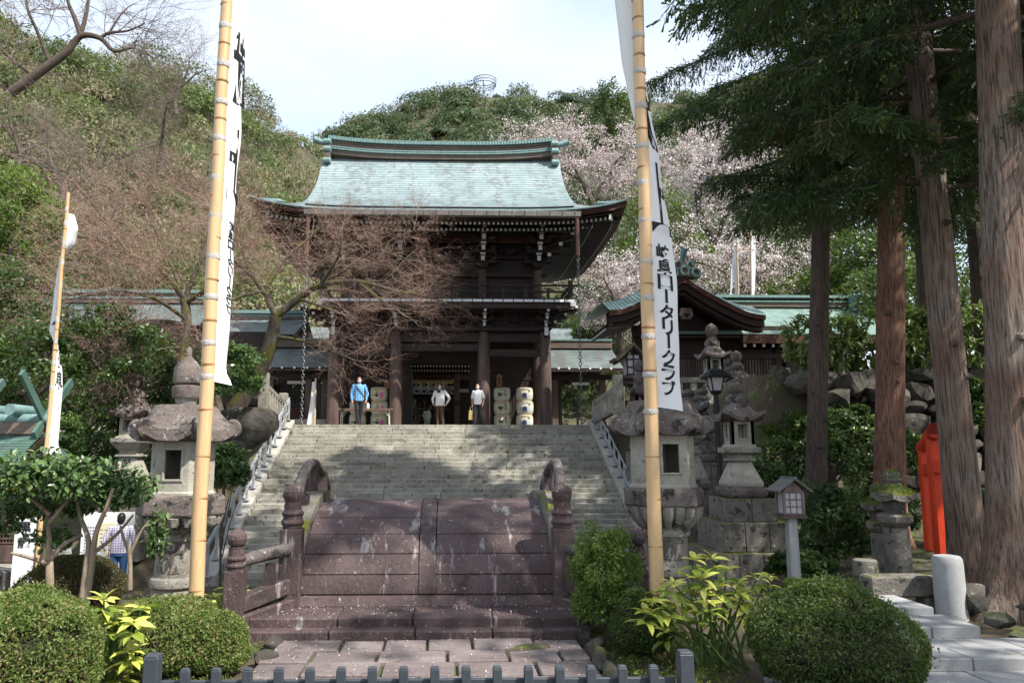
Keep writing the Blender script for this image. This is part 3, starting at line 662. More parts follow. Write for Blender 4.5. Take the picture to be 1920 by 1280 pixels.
for sgn, pxn in ((-1, 553), (1, 1052)):
    xp = XA(pxn, 7.48)-BC
    side = 'left' if sgn < 0 else 'right'
    m = MB(); m.box(xp, -.02, 0, .20, .20, .88); m.lathe([(.095, 0), (.095, .03), (.112, .045), (.112, .07), (.095, .085), (.095, .12), (.11, .135), (.11, .15), (.085, .17), (.08, .25), (.092, .28), (.102, .31), (.10, .35), (.075, .39), (.03, .41)], 14, xp, -.02, .88)
    m.build('newel_post', MT['bridge'], bridge, bevel=.012)
    xr_ = XA(586 if sgn < 0 else 1042, 9.0)-BC
    pts = []
    for q in np.linspace(0, 1, 22):
        ph = .22+(2.9-.22)*q; y, z = prof(ph); yv = y-7.5; x = xp + (xr_-xp)*min(1, yv/1.5)
        pts.append((x, yv-.05+.02*q, z+ZA(868, 9.0)-CR[1]+ (.22*(1-q/.25)**2 if q < .25 else 0)))
    m = MB(); m.tube(pts, .057, 10); m.build('arched_rail', MT['stone_dark'], bridge, smooth=True)
    for q in (7, 11, 15):
        m = MB(); p = pts[q]; m.bar((p[0], p[1], p[2]-.45), (p[0], p[1], p[2]), .10, .12); m.build('rail_strut', MT['bridge'], bridge)
    m = MB()
    m.prism([(prof(p)[0]-7.5, prof(p)[1]-.05) for p in np.linspace(.1, 3, 16)] + [(prof(p)[0]-7.5, prof(p)[1]+.10) for p in np.linspace(3, .1, 16)], 'x', xp-.09, xp+.09)
    m.build('side_curb', MT['stone_moss'], bridge)
    # splayed wing
    ye = 6.95; xe = (XA(452, ye) if sgn < 0 else 2*BC-XA(452, ye)+.06)-BC
    m = MB(); post(m, xe, ye-7.5, .05, .165, .72, 0); m.build('end_post', MT['bridge'], bridge, bevel=.010)
    m = MB(); m.tube([(xp-.02*sgn, -.04, ZA(1026, 7.45)), ((xp+xe)/2, (ye-7.5)/2-.02, ZA(1038, 7.2)), (xe, ye-7.5, ZA(1052, ye))], [.062, .06, .058], 10); m.build('wing_rail', MT['stone_dark'], bridge, smooth=True)
    m = MB(); m.bar((xp, -.03, .36), (xe, ye-7.5, .26), .13, .14); m.build('wing_beam', MT['bridge'], bridge, bevel=.01)
    m = MB(); m.bar((xp, -.03, .14), (xe, ye-7.5, .08), .2, .2); m.build('wing_curb', MT['bridge'], bridge, bevel=.012)
    m = MB(); xm, ym = xp*.6+xe*.4, (ye-7.5)*.4; m.box(xm, ym, .36, .10, .09, .22, top=.8); m.build('wing_strut', MT['bridge'], bridge)
# ------------------------------------------------------------------ copper roof material (courses with joints, grey bare streaks)
def copper(name, c1, c2, c3, streak=.60, joint=.25):
    m, nt, b, o = new_mat(name); g = nt.nodes.new('ShaderNodeNewGeometry'); P = g.outputs['Position']
    c = ramp(nt, noise(nt, P, .9, 5), [(.35, c1), (.65, c2)])
    mp = nt.nodes.new('ShaderNodeMapping'); mp.inputs['Scale'].default_value = (1.9, .10, .12); nt.links.new(P, mp.inputs[0])
    st = noise(nt, mp.outputs[0], 1.0, 6, .65)
    mp2 = nt.nodes.new('ShaderNodeMapping'); mp2.inputs['Scale'].default_value = (4.5, 0, 9.5); nt.links.new(P, mp2.inputs[0])
    vor = nt.nodes.new('ShaderNodeTexVoronoi'); vor.inputs['Scale'].default_value = 1.0; nt.links.new(mp2.outputs[0], vor.inputs['Vector'])
    sp = nt.nodes.new('ShaderNodeSeparateXYZ'); nt.links.new(vor.outputs['Color'], sp.inputs[0])
    mul = nt.nodes.new('ShaderNodeMath'); mul.operation = 'MULTIPLY_ADD'; mul.inputs[1].default_value = .30; nt.links.new(sp.outputs[0], mul.inputs[0]); nt.links.new(st, mul.inputs[2])
    c = mixc(nt, ramp(nt, mul.outputs[0], [(streak+.12, 0.0), (streak+.24, .8)]), c, c3)
    c = mixc(nt, 1.0, c, ramp(nt, sp.outputs[1], [(0, .86), (1, 1.0)]), 'MULTIPLY')
    nt.links.new(c, b.inputs['Base Color']); b.inputs['Roughness'].default_value = .5; b.inputs['Specular IOR Level'].default_value = .5
    return m
MT['copper'] = copper('verdigris_copper', (.195,.262,.266), (.272,.338,.345), (.16,.17,.17), .555)
MT['copper_b'] = copper('green_copper', (.15,.245,.215), (.225,.325,.29), (.13,.18,.165), .62)
MT['copper_d'] = copper('dull_green_copper', (.10,.135,.13), (.17,.205,.20), (.11,.11,.11), .50)
MT['copper_g'] = copper('dark_green_copper', (.050,.105,.085), (.095,.165,.132), (.05,.075,.068), .58)
MT['ridge'] = mat('ridge_copper_cap', (.12,.215,.205), (.22,.335,.315), 3, stretch=(6,1,1), rough=.5, bump=.3)
MT['ridge_band'] = mat('brown_ridge_band', (.10,.075,.06), (.19,.145,.115), 3, stretch=(.3,1,1), rough=.6)
MT['chain'] = plain('weathered_chain', (.17, .18, .19), .5, .5)
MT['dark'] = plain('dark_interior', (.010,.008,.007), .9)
MT['gutter'] = mat('brown_grey_gutter', (.11,.10,.09), (.19,.175,.155), 3, rough=.5)
MT['pipe'] = plain('brown_downpipe', (.13,.062,.046), .5)

def course_roof(mb, edge0, edge1, n, nu, step=.014):
    """overlapping courses between two edge curves edge(t) t=0 top ..1 bottom; straight between"""
    for k in range(n):
        t0, t1 = k/n, (k+1)/n
        A = [Vector(edge0(t0)).lerp(Vector(edge1(t0)), i/nu) for i in range(nu+1)]
        B = [Vector(edge0(t1)).lerp(Vector(edge1(t1)), i/nu)+Vector((0, 0, step)) for i in range(nu+1)]
        Cc = [p-Vector((0, 0, step*1.1)) for p in B]; N = nu+1
        f = [(i, i+N, i+N+1, i+1) for i in range(nu)] + [(N+i, 2*N+i, 2*N+i+1, N+i+1) for i in range(nu)]
        mb.add([tuple(p) for p in A+B+Cc], f)

# ================================================================== TWO-STOREY GATE
GY = 29.0; GX0 = XA(824, GY)
gate = thing('temple_gate', (GX0, GY, ZT), 'two-storey dark timber shrine gate with pale green copper roof at the head of the stairs', 'gate')
def gx(px, Y=GY): return XA(px, Y)-GX0
def gz(py, Y=GY): return ZA(py, Y)-ZT
CXS = [gx(622), gx(740), gx(908), gx(1025)]
ZC = gz(622)                                  # head of the columns
for yy in (0, 2.3, 4.6):
    for x in CXS:
        if yy == 4.6 and abs(x) < 3: pass
        m = MB(); m.lathe([(.24, 0), (.24, .03), (.232, 1.5), (.222, ZC-.15), (.20, ZC)], 20, x, yy, 0); m.build('column', MT['column'], gate, smooth=True)
        m = MB(); m.box(x, yy, -.012, .62, .62, .03); m.build('column_base', MT['granite'], gate)
def beam(x0, x1, y, z0, z1, d=.22, name='beam', mt='woodh'):
    m = MB(); m.box((x0+x1)/2, y, z0, abs(x1-x0), d, z1-z0); return m.build(name, MT[mt], gate, bevel=.012)
for a, b_ in ((0, 1), (1, 2), (2, 3)):
    x0, x1 = CXS[a]+.19, CXS[b_]-.19
    beam(x0, x1, 0, gz(641), gz(627), .22)
    if a == 1: beam(x0, x1, 0.05, gz(658), gz(645), .22)
    else: beam(x0, x1, 0, gz(668), gz(655), .20)
    beam(x0, x1, 4.6, gz(641), gz(627), .22)
    m = MB(); m.box((x0+x1)/2, .06, gz(627), x1-x0+.36, .06, gz(577)-gz(627)); m.build('frieze_board', MT['woodh'], gate)
# ends of the tie beams, white faced, over the outer columns
for x in (CXS[0], CXS[3]):
    m = MB(); m.box(x, -.36, gz(632), .17, .3, gz(616)-gz(632)); m.build('beam_nose', MT['wood'], gate)
    m = MB(); m.box(x, -.515, gz(632)+.01, .15, .012, gz(616)-gz(632)-.02); m.build('white_beam_end', MT['white'], gate)
# lattice screens and doors between the middle columns (Y = +2.3)
zs0, zs1 = gz(672), gz(690)
for a, b_, sidex in ((0, 1, -1), (2, 3, 1)):
    x0, x1 = CXS[a]+.2, CXS[b_]-.2
    m = MB(); m.box((x0+x1)/2, 2.3, gz(693, 31.3), x1-x0, .08, ZC-gz(693, 31.3)); m.build('upper_wall_board', MT['woodh'], gate)
    m = MB(); m.box((x0+x1)/2, 2.3, 0, x1-x0, .09, .62); m.build('lower_wall_board', MT['woodh'], gate)
    m = MB(); m.box((x0+x1)/2, 2.3, gz(712, 31.3), x1-x0, .10, .10); m.build('screen_rail', MT['woodh'], gate)
    n = 20
    for k in range(n):
        x = x0 + (x1-x0)*(k+.5)/n
        m = MB(); m.box(x, 2.3, .62, .07, .05, gz(693, 31.3)-.62); m.build('screen_slat', MT['wood'], gate)
    m = MB(); m.box((x0+x1)/2 + (.35 if sidex > 0 else -.35), 2.42, .62, (x1-x0)*.42, .03, 1.15); m.build('screen_panel', MT['wood'], gate)
xa, xb = CXS[1]+.2, CXS[2]-.2
m = MB(); m.box((xa+xb)/2, 2.3, gz(682, 31.3), xb-xa, .18, ZC-gz(682, 31.3)); m.build('door_lintel', MT['woodh'], gate)
for x in (xa+.12, xb-.12):
    m = MB(); m.box(x, 2.3, 0, .26, .2, gz(682, 31.3)); m.build('door_jamb', MT['wood'], gate, bevel=.01)
for sx, x in ((-1, xa+.24), (1, xb-.24)):
    m = MB(); m.box(x, 3.3, 0, .07, 1.8, gz(690, 31.3)); m.build('door_leaf', MT['wood'], gate)
m = MB(); m.box(0, 2.2, ZC+.02, CXS[3]-CXS[0]+.4, 5.0, .10); m.build('ceiling_boards', MT['woodh'], gate)
# mid-storey brackets
def cap(m, x, y, z, w, h): m.box(x, y, z, w*.66, w*.66, h*.45, top=1.5); m.box(x, y, z+h*.45, w, w, h*.55)
def bracket(x, z, n, proj, scale, corner=0):
    """stepped bracket set with white faced arm ends, reaching out n steps"""
    s = scale; m = MB(); cap(m, x, -.02, z, .46*s, .24*s); zz = z+.24*s
    wh = MB()
    for k in range(n):
        y = -proj*(k+1); m.box(x, y/2-.02, zz, .16*s, abs(y)+.2*s, .17*s)
        wh.box(x, y-.125*s, zz+.005, .15*s, .012, .20*s); m.box(x, y-.08*s, zz, .13*s, .08*s, .2*s)
        m.box(x, y+proj*.9, zz, (1.15-.12*k)*s, .13*s, .15*s)
        for dx in (-.48, 0, .48):
            cap(m, x+dx*s*(1-.1*k), y+proj*.9, zz+.15*s, .24*s, .15*s)
        cap(m, x, y, zz+.17*s, .26*s, .17*s); wh.box(x, y-.135*s, zz+.255*s, .22*s, .012, .085*s)
        if corner:
            e = corner; d = proj*(k+1)
            m.box(x+e*d/2, .0, zz, d+.2*s, .16*s, .17*s); m.bar((x, 0, zz+.09*s), (x+e*d*1.05, -d*1.05, zz+.09*s), .17*s, .18*s)
            cap(m, x+e*d, -.0, zz+.17*s, .26*s, .17*s); cap(m, x+e*d, -d, zz+.17*s, .26*s, .17*s)
            wh.box(x+e*d, -d-.135*s, zz+.19*s, .15*s, .012, .15*s)
        zz += .34*s
    br = m.build('bracket_set', MT['wood'], gate); wh.build('white_arm_end', MT['white'], br)
    return zz
BALZ = gz(566, 27.7)                          # underside of the balcony boards
for i, x in enumerate(CXS):
    bracket(x, ZC, 3, .36, (BALZ-ZC-.06)/1.3, -1 if i == 0 else 1 if i == 3 else 0)
for x in ((CXS[0]+CXS[1])/2, 0, (CXS[2]+CXS[3])/2, -.85, .85):
    m = MB(); cap(m, x, -.03, gz(606), .36, .16); m.box(x, -.03, gz(606)+.16, .85, .12, .12)
    for dx in (-.34, 0, .34): cap(m, x+dx, -.03, gz(606)+.28, .2, .13)
    m.build('bracket_set', MT['wood'], gate)
for z in (gz(600), gz(588)): beam(CXS[0]-.5, CXS[3]+.5, -.05 if z < gz(590) else -.45, z, z+.11, .13, 'purlin')
# balcony: white ended boards, rails
bx0, bx1 = gx(588, 27.7), gx(1083, 27.7); by0 = -1.35
n = 25
for k in range(n):
    x = bx0 + (bx1-bx0)*(k+.5)/n
    m = MB(); m.box(x, by0+.72, BALZ, (bx1-bx0)/n-.02, 1.42, .11); pl = m.build('balcony_plank', MT['wood'], gate)
    m = MB(); m.box(x, by0+.004, BALZ+.008, (bx1-bx0)/n-.035, .012, .094); m.build('white_plank_end', MT['white'], pl)
for sx in (bx0+.6, bx1-.6):
    m = MB(); m.box(sx+(.0), 2.9, BALZ, 1.2, 7.0, .11); m.build('side_balcony_floor', MT['woodh'], gate)
beam(bx0+.1, bx1-.1, by0+.16, BALZ-.22, BALZ-.004, .18, 'balcony_beam')
for k in range(5):
    z = {0: BALZ+.12, 1: gz(548, 27.8), 2: gz(536, 27.8)}.get(k)
    if z is None: continue
    h = .07
    m = MB(); m.box((bx0+bx1)/2, by0+.16, z, bx1-bx0+(.5 if k == 2 else -.1), .08, h); m.build('balcony_rail', MT['woodh'], gate, bevel=.01)
    for sx in (bx0+.12, bx1-.12):
        m = MB(); m.box(sx, 2.2, z, .08, 6.9, h); m.build('side_balcony_rail', MT['wood'], gate)
zr = gz(530, 27.8)
for k in range(12):
    x = bx0+.12 + (bx1-bx0-.24)*k/11; m = MB(); big = k in (0, 11)
    m.box(x, by0+.16, BALZ+.115, .16 if big else .11, .13, (zr-BALZ) if big else (gz(540, 27.8)-BALZ-.1)); m.build('balcony_post', MT['wood'], gate)
for x in (bx0+.06, bx1-.06):
    m = MB(); m.box(x, by0-.02, BALZ-.16, .2, .05, .16); m.build('white_corner_block', MT['white'], gate)
# upper storey
UZ = BALZ+.1; UC = [gx(640, 29.2), gx(748, 29.2), gx(905, 29.2), gx(1012, 29.2)]; ZU = gz(500, 29.2)
for i, x in enumerate(UC):
    m = MB(); m.lathe([(.19, UZ), (.18, ZU)], 16, x, .2, 0); m.build('upper_column', MT['column'], gate, smooth=True)
m = MB(); m.box(0, 2.3, UZ, UC[3]-UC[0], 4.0, gz(440, 29.3)-UZ+.5); m.build('upper_wall', MT['wood'], gate)
for z0, z1 in ((gz(520, 29.2), gz(512, 29.2)), (gz(486, 29.2), gz(480, 29.2)), (gz(466, 29.2), gz(461, 29.2))): beam(UC[0]-.4, UC[3]+.4, .16, z0, z1, .14, 'wall_beam')
for i, x in enumerate(UC):
    bracket(x, ZU-.15, 4, .40, .95, -1 if i == 0 else 1 if i == 3 else 0)
for x in ((UC[0]+UC[1])/2, -.9, 0, .9, (UC[2]+UC[3])/2):
    m = MB(); cap(m, x, .1, gz(480, 29.2), .34, .16); m.box(x, .1, gz(480, 29.2)+.16, .8, .12, .12); m.build('bracket_set', MT['wood'], gate)
m = MB(); m.box(0, -.4, gz(456, 28.6), UC[3]-UC[0]+.4, .05, gz(440, 28.6)-gz(456, 28.6)); m.build('red_frieze_board', MT['redwood'], gate)
for y, py in ((-.75, 440), (-1.6, 432)): beam(UC[0]-1.2, UC[3]+1.2, y, gz(py, GY+y)-.03, gz(py, GY+y)+.12, .16, 'eave_purlin')

# roof: heights as a function of the distance in from the eave
EY = -3.0; TM = 5.3; CYr = EY+TM                # eave line and ridge line (local y)
ZE = gz(395, GY+EY); ZR = gz(300, GY+CYr)
A1 = .40; A2 = (ZR-ZE-A1*TM)/TM**2
HX = (gx(1198, 26)-gx(452, 26))/2; GW = gx(1068, 30.2); HIP = HX-GW
LIFT = gz(374, 26)-gz(395, 26)
def rz_(t): return ZE + A1*t + A2*t*t
def front(u, s, back=False):                  # u -1..1, s 0 ridge..1 eave
    t = TM*(1-s)
    w = GW + (HIP - t if t < HIP else 0)*1.0 if t < HIP else GW + .10*math.sin((t-HIP)/(TM-HIP)*math.pi)*-1
    x = u*w; lift = LIFT*abs(x/HX)**5*max(0, 1-t/HIP)**1.5 if t < HIP else 0
    y = EY+t - .25*abs(x/HX)**4*(max(0, 1-t/HIP))
    if back: y = 2*CYr - y
    return (x, y, rz_(t)+lift)
def side(u, s, sg):                           # hip slope at the side; u -1..1 along y, s 0 gable foot..1 eave
    t = HIP*(1-s); yl = (CYr-EY) - t; y = u*yl
    lift = LIFT*abs(y/(CYr-EY))**5*max(0, 1-t/HIP)**1.5
    return (sg*(HX - t + .0), CYr+y, rz_(t)+lift)
def courses(mb, fn, n, nu, step=.016):
    for k in range(n):
        a, b = k/n, (k+1)/n; N = nu+1
        A = [Vector(fn(-1+2*i/nu, a)) for i in range(N)]; B = [Vector(fn(-1+2*i/nu, b))+Vector((0, 0, step)) for i in range(N)]
        Cc = [p-Vector((0, 0, step*1.15)) for p in B]
        mb.add([tuple(p) for p in A+B+Cc], [(i, i+N, i+N+1, i+1) for i in range(nu)]+[(N+i, 2*N+i, 2*N+i+1, N+i+1) for i in range(nu)])
m = MB(); courses(m, front, 30, 56, .035); roof = m.build('roof', MT['copper'], gate)
m = MB(); courses(m, lambda u, s: front(u, s, True), 20, 20); m.build('rear_slope', MT['copper'], roof)
for sg in (-1, 1):
    m = MB(); courses(m, lambda u, s: side(u, s, sg), 16, 24); m.build('side_slope', MT['copper'], roof)
    m = MB(); pr = [(front(1, s)[1], front(1, s)[2]-.05) for s in np.linspace(1-HIP/TM, 0, 14)]
    pr = pr + [(2*CYr-y, z) for y, z in pr[::-1]]; m.prism([(y, z) for y, z in pr], 'x', sg*(GW-.55), sg*(GW-.47)); m.build('gable_board', MT['redwood'], roof)
# edge of the eave: copper lip over layered bark
for nm, dz, th, off, mt_ in (('eave_lip', .005, .05, .02, 'ridge'), ('eave_bark_layer', -.05, .19, .08, 'redwood'), ('eave_board', -.245, .07, .22, 'wood')):
    m = MB(); N = 48
    for fn in (lambda q: front(q, 1), lambda q: side(q, 1, 1), lambda q: side(q, 1, -1), lambda q: front(q, 1, True)):
        P = [Vector(fn(-1+2*i/N)) for i in range(N+1)]; C0 = Vector((0, CYr, 0)); V = []
        for p in P:
            d = Vector((-p.x/HX*(abs(p.x) > HX-.3), (CYr-p.y)/(CYr-EY)*(abs(p.y-CYr) > CYr-EY-.6), 0)); i_ = d*off; j = d*(off+.9)
            a = p+i_+Vector((0, 0, dz)); V += [tuple(a), tuple(a-Vector((0, 0, th))), tuple(p+j+Vector((0, 0, dz-th+.25))), tuple(p+j+Vector((0, 0, dz+.3)))]
        m.add(V, [(4*k+a, 4*k+b, 4*k+4+b, 4*k+4+a) for k in range(N) for a, b in ((0, 1), (1, 2))])
    m.build(nm, MT[mt_], roof, smooth=2)
# snow rail: the dark line just above the eave
m = MB(); p = [front(u, .955) for u in np.linspace(-.74, .74, 20)]; m.tube([(a, b, c+.09) for a, b, c in p], .035, 6); m.build('snow_rail', MT['blackmetal'], roof)
# rafters with white painted ends, two tiers in front and along the sides
raf = MB(); tip = MB(); und = MB()
for tier, (yo, py, inn) in enumerate(((EY+.42, 418, 1.7), (EY+1.15, 430, 2.4))):
    zt = gz(py, GY+yo); k = 0; x = -HX+.55+.5*tier
    while x < HX-.5-.5*tier:
        lf = LIFT*abs(x/HX)**5*.9
        raf.bar((x, yo, zt+lf), (x, yo+inn, zt+.30*inn), .085, .11); tip.box(x, yo-.006, zt+lf-.055, .082, .012, .108); x += .172
    for sg in (-1, 1):
        y = EY+.9
        while y < 2*CYr-EY-.9:
            lf = LIFT*abs((y-CYr)/(CYr-EY))**5*.9; xo = HX-.42-.73*tier
            raf.bar((sg*xo, y, zt+lf), (sg*(xo-inn*1.1), y, zt+.30*inn), .085, .10); tip.box(sg*(xo+.006), y, zt+lf-.055, .012, .082, .108); y += .172
    und.slab(lambda u, v: ((u*2-1)*(HX-.5-.5*tier-v*2.4), yo+.05+v*3.2, zt+.09+v*3.2*.30+LIFT*abs(u*2-1)**5*.8*(1-v)), 30, 2, .02)
    for sg in (-1, 1): und.slab(lambda u, v: (sg*(HX-.5-.73*tier-v*3.0), CYr+(u*2-1)*(CYr-EY-.5-v*2.4), zt+.09+v*3.0*.30+LIFT*abs(u*2-1)**5*.8*(1-v)), 30, 2, .02)
raf.build('rafter', MT['wood'], roof, kind='stuff'); tip.build('rafter_end', MT['white'], roof, kind='stuff'); und.build('soffit_boards', MT['wood'], roof)
for sg in (-1, 1):
    m = MB(); m.bar((sg*(HX-.55), EY+.5, gz(415, 26.4)+LIFT*.55), (sg*(UC[3]+.3), .2, gz(440, 29)+.5), .2, .26); h = m.build('hip_rafter', MT['wood'], roof)
    m = MB(); m.bar((sg*(HX-.54), EY+.48, gz(415, 26.4)+LIFT*.55), (sg*(HX-.545), EY+.488, gz(415, 26.4)+LIFT*.55), .2, .26); m.build('white_hip_end', MT['white'], roof)
# ridge
rd = roof
RL = gx(1042, GY+CYr)
def ridgebar(nm, z0, z1, d, mt_, L_=None, n=24):
    m = MB(); L_ = L_ or RL; V = []
    for k in range(n+1):
        x = -L_+2*L_*k/n; s_ = .22*abs(x/RL)**3
        V += [(x, CYr-d/2, z0+s_), (x, CYr+d/2, z0+s_), (x, CYr+d/2, z1+s_), (x, CYr-d/2, z1+s_)]
    m.add(V, [(4*k+a, 4*k+b, 4*k+4+b, 4*k+4+a) for k in range(n) for a, b in ((0, 1), (1, 2), (2, 3), (3, 0))] + [(0, 1, 2, 3), (4*n+3, 4*n+2, 4*n+1, 4*n)])
    return m.build(nm, MT[mt_], rd)
zr0 = gz(300, GY+CYr)-.1; rh = gz(264, GY+CYr)-.22-zr0
ridgebar('ridge_base', zr0, zr0+rh*.26, .62, 'ridge_band'); ridgebar('ridge_moulding', zr0+rh*.26, zr0+rh*.33, .78, 'ridge')
ridgebar('ridge_shadow_gap', zr0+rh*.33, zr0+rh*.38, .60, 'blackmetal'); ridgebar('ridge_moulding', zr0+rh*.38, zr0+rh*.45, .74, 'ridge')
ridgebar('ridge_band', zr0+rh*.45, zr0+rh*.68, .60, 'ridge_band'); ridgebar('ridge_moulding', zr0+rh*.68, zr0+rh*.76, .70, 'ridge_band'); ridgebar('ridge_cap', zr0+rh*.80, zr0+rh*1.0, .86, 'ridge', RL+.1)
m = MB(); x = -RL
while x < RL: m.box(x, CYr, zr0+rh*.795+.22*abs(x/RL)**3, .018, .90, rh*.22); x += .13
m.build('cap_seam', MT['ridge'], rd, kind='stuff')
for sg in (-1, 1):
    e = MB(); x = sg*(RL+.12)
    e.box(x, CYr-.05, zr0-.22, .26, 1.05, rh*1.18)
    e.build('ridge_end_block', MT['ridge_band'], rd, bevel=.03)
    for q, zz in enumerate((zr0-.30, zr0+rh*.28, zr0+rh*.72)):
        m = MB(); pts = [(x-.17, CYr-.55, zz+.13), (x+.17, CYr-.55, zz+.13)]
        m.prism([(CYr-.62+.0, zz), (CYr-.66, zz+.10), (CYr-.60, zz+.22), (CYr-.40, zz+.27), (CYr+.4, zz+.27), (CYr+.4, zz)], 'x', x-.16, x+.16); m.build('ridge_end_scroll', MT['ridge'], rd, bevel=.02)
    m = MB(); m.tube([(x, CYr, zr0+rh*1.02), (x+sg*.35, CYr, zr0+rh*1.10), (x+sg*.66, CYr, zr0+rh*1.26)], [.12, .125, .15], 12); m.build('ridge_horn', MT['ridge'], rd, smooth=True)
# gutter with straps, downpipes, rain chains
gy = GY+EY-.16; g0, g1 = gx(556, gy), gx(1099, gy); gzz = gz(406, gy)
m = MB(); m.prism([(EY-.26, gzz+.20), (EY-.26, gzz+.02), (EY-.20, gzz), (EY-.06, gzz), (EY-.06, gzz+.20), (EY-.08, gzz+.20), (EY-.08, gzz+.03), (EY-.24, gzz+.03), (EY-.24, gzz+.20)], 'x', g0, g1); gut = m.build('gutter', MT['gutter'], gate)
for k in range(22):
    x = g0+.2+(g1-g0-.4)*k/21; m = MB(); m.box(x, EY-.275, gzz-.01, .022, .02, .23); m.build('gutter_strap', MT['gutter'], gut)
for px, nm in ((563, 0), (1092, 1)):
    x = gx(px, gy); m = MB(); m.tube([(x, EY-.16, gzz+.02), (x, EY-.16, gz(478, gy))], .075, 10); m.build('downpipe', MT['pipe'], gate, smooth=True)
    m = MB(); z = gz(480, gy) if nm else gz(478, gy); zb = .02; k = 0
    while z > zb:
        r_ = .075
        pts = [(math.cos(a)*r_*.62*(k % 2 == 0), math.cos(a)*r_*.62*(k % 2), math.sin(a)*r_) for a in np.linspace(0, 2*math.pi, 9)[:-1]]
        m.tube([(p[0], p[1], z+p[2]-.08) for p in pts]+[(pts[0][0], pts[0][1], z+pts[0][2]-.08)], .014, 5, cap=False); z -= .118; k += 1
    o = m.build('rain_chain', MT['chain'], None, smooth=True)
    o.location = (GX0+x, GY+EY-.16, ZT); tag(o, ['rain chain of grey links hanging from the downpipe at the left end of the gutter', 'rain chain of grey links hanging from the downpipe at the right end of the gutter'][nm], 'chain', 'rain chains')

# ================================================================== MAIN HALL seen through the doorway
HY = 40.0; hall = thing('worship_hall', (XA(825, HY), HY, ZT), 'dark worship hall with pale papers seen through the gate opening', 'hall')
hx = lambda px: XA(px, HY)-XA(825, HY)
hz = lambda py, Y=HY: ZA(py, Y)-ZT
m = MB(); m.box(0, 2.6, 0, 11, .2, 6); m.build('back_wall', MT['wood'], hall)
m = MB(); m.slab(lambda u, v: (-8+16*u, -2.5+5.5*v, hz(680, 37.5)+.1+2.6*v), 4, 4, .1); m.build('roof', MT['copper_d'], hall)
for tier in (0, 1):
    for k in range(-30, 31):
        if abs(k*.16) > 2.6: continue
        m = MB(); m.box(k*.16, -2.4+.4*tier+.35, hz(688+7*tier, 37.6), .07, .8, .08); o = m.build('rafter', MT['wood'], hall)
        m = MB(); m.box(k*.16, -2.4+.4*tier-.056, hz(688+7*tier, 37.6)+.004, .066, .012, .072); m.build('white_rafter_end', MT['white'], o)
for px in (856, 752, 900): 
    m = MB(); m.box(hx(px), -.3, 0, .30, .30, 3.2); m.build('column', MT['column'], hall, bevel=.02)
    m = MB(); m.box(hx(px), -.3, hz(762), .40, .40, hz(752)-hz(762)); m.build('column_band', MT['wood'], hall)
m = MB(); m.box(0, -.3, hz(712), 6, .2, .22); m.build('lintel', MT['column'], hall)
for k in range(7):
    x = hx(766+14*k); m = MB(); m.box(x, .3, hz(738), .36, .02, .45); m.build('hanging_paper', plain('pale_lilac_paper', (.55,.52,.60), .8) if k == 0 else bpy.data.materials['pale_lilac_paper'], hall)
    m = MB(); m.box(x, .285, hz(735), .18, .012, .12); m.build('paper_crest', MT['black'] if k == 0 else MT['black'], hall)
m = MB(); m.box(hx(800), .2, hz(768), 2.6, .7, .10); m.build('offering_counter', MT['column'], hall)
m = MB(); m.box(hx(800), .0, .0, 2.6, .1, .5); m.build('step_front', MT['column'], hall)
for k in range(14):
    m = MB(); m.box(hx(768+5.5*k), -.45, .06, .09, .03, .20); m.build('step_lattice', MT['straw'], hall)
x0, x1 = hx(862), hx(886)
for k in range(7):
    m = MB(); m.box(x0+(x1-x0)*k/6, .1, 0, .03, .04, hz(742)); m.build('lattice_bar', MT['column'], hall)
for k in range(9):
    m = MB(); m.box((x0+x1)/2, .14, hz(742)*k/8, x1-x0, .03, .03); m.build('lattice_bar', MT['column'], hall)
m = MB(); m.box((x0+x1)/2, .6, hz(734), x1-x0, .03, hz(727)-hz(734)); m.build('white_notice', MT['white'], hall)
rp_ = thing('sacred_rope', (XA(808, 39.4), 39.4, ZA(714, 39.4)), 'thick twisted straw rope with white zigzag papers over the hall entrance', 'rope')
m = MB()
for ph in (0, 2.1, 4.2): m.tube([(t, .055*math.cos(t*9+ph), .055*math.sin(t*9+ph)-.05*math.cos(t)) for t in np.linspace(-1.15, 1.15, 60)], .075, 7)
m.build('twisted_rope', MT['rope'], rp_, smooth=True)
for k in range(5):
    x = -.8+.4*k; m = MB(); m.lathe([(.03, -.34), (.05, -.30), (.03, -.02)], 8, x, -.06, 0); m.build('tassel', MT['rope'], rp_)
    m = MB(); x += .2
    for q in range(4): m.add([(x-.05+.05*(q % 2), -.1, -.05-.11*q), (x+.05+.05*(q % 2), -.1, -.05-.11*q), (x+.07+.05*(q % 2), -.115, -.17-.11*q), (x-.03+.05*(q % 2), -.115, -.17-.11*q)], [(0, 1, 2, 3)])
    if k < 4: m.build('zigzag_paper', MT['white'], rp_)

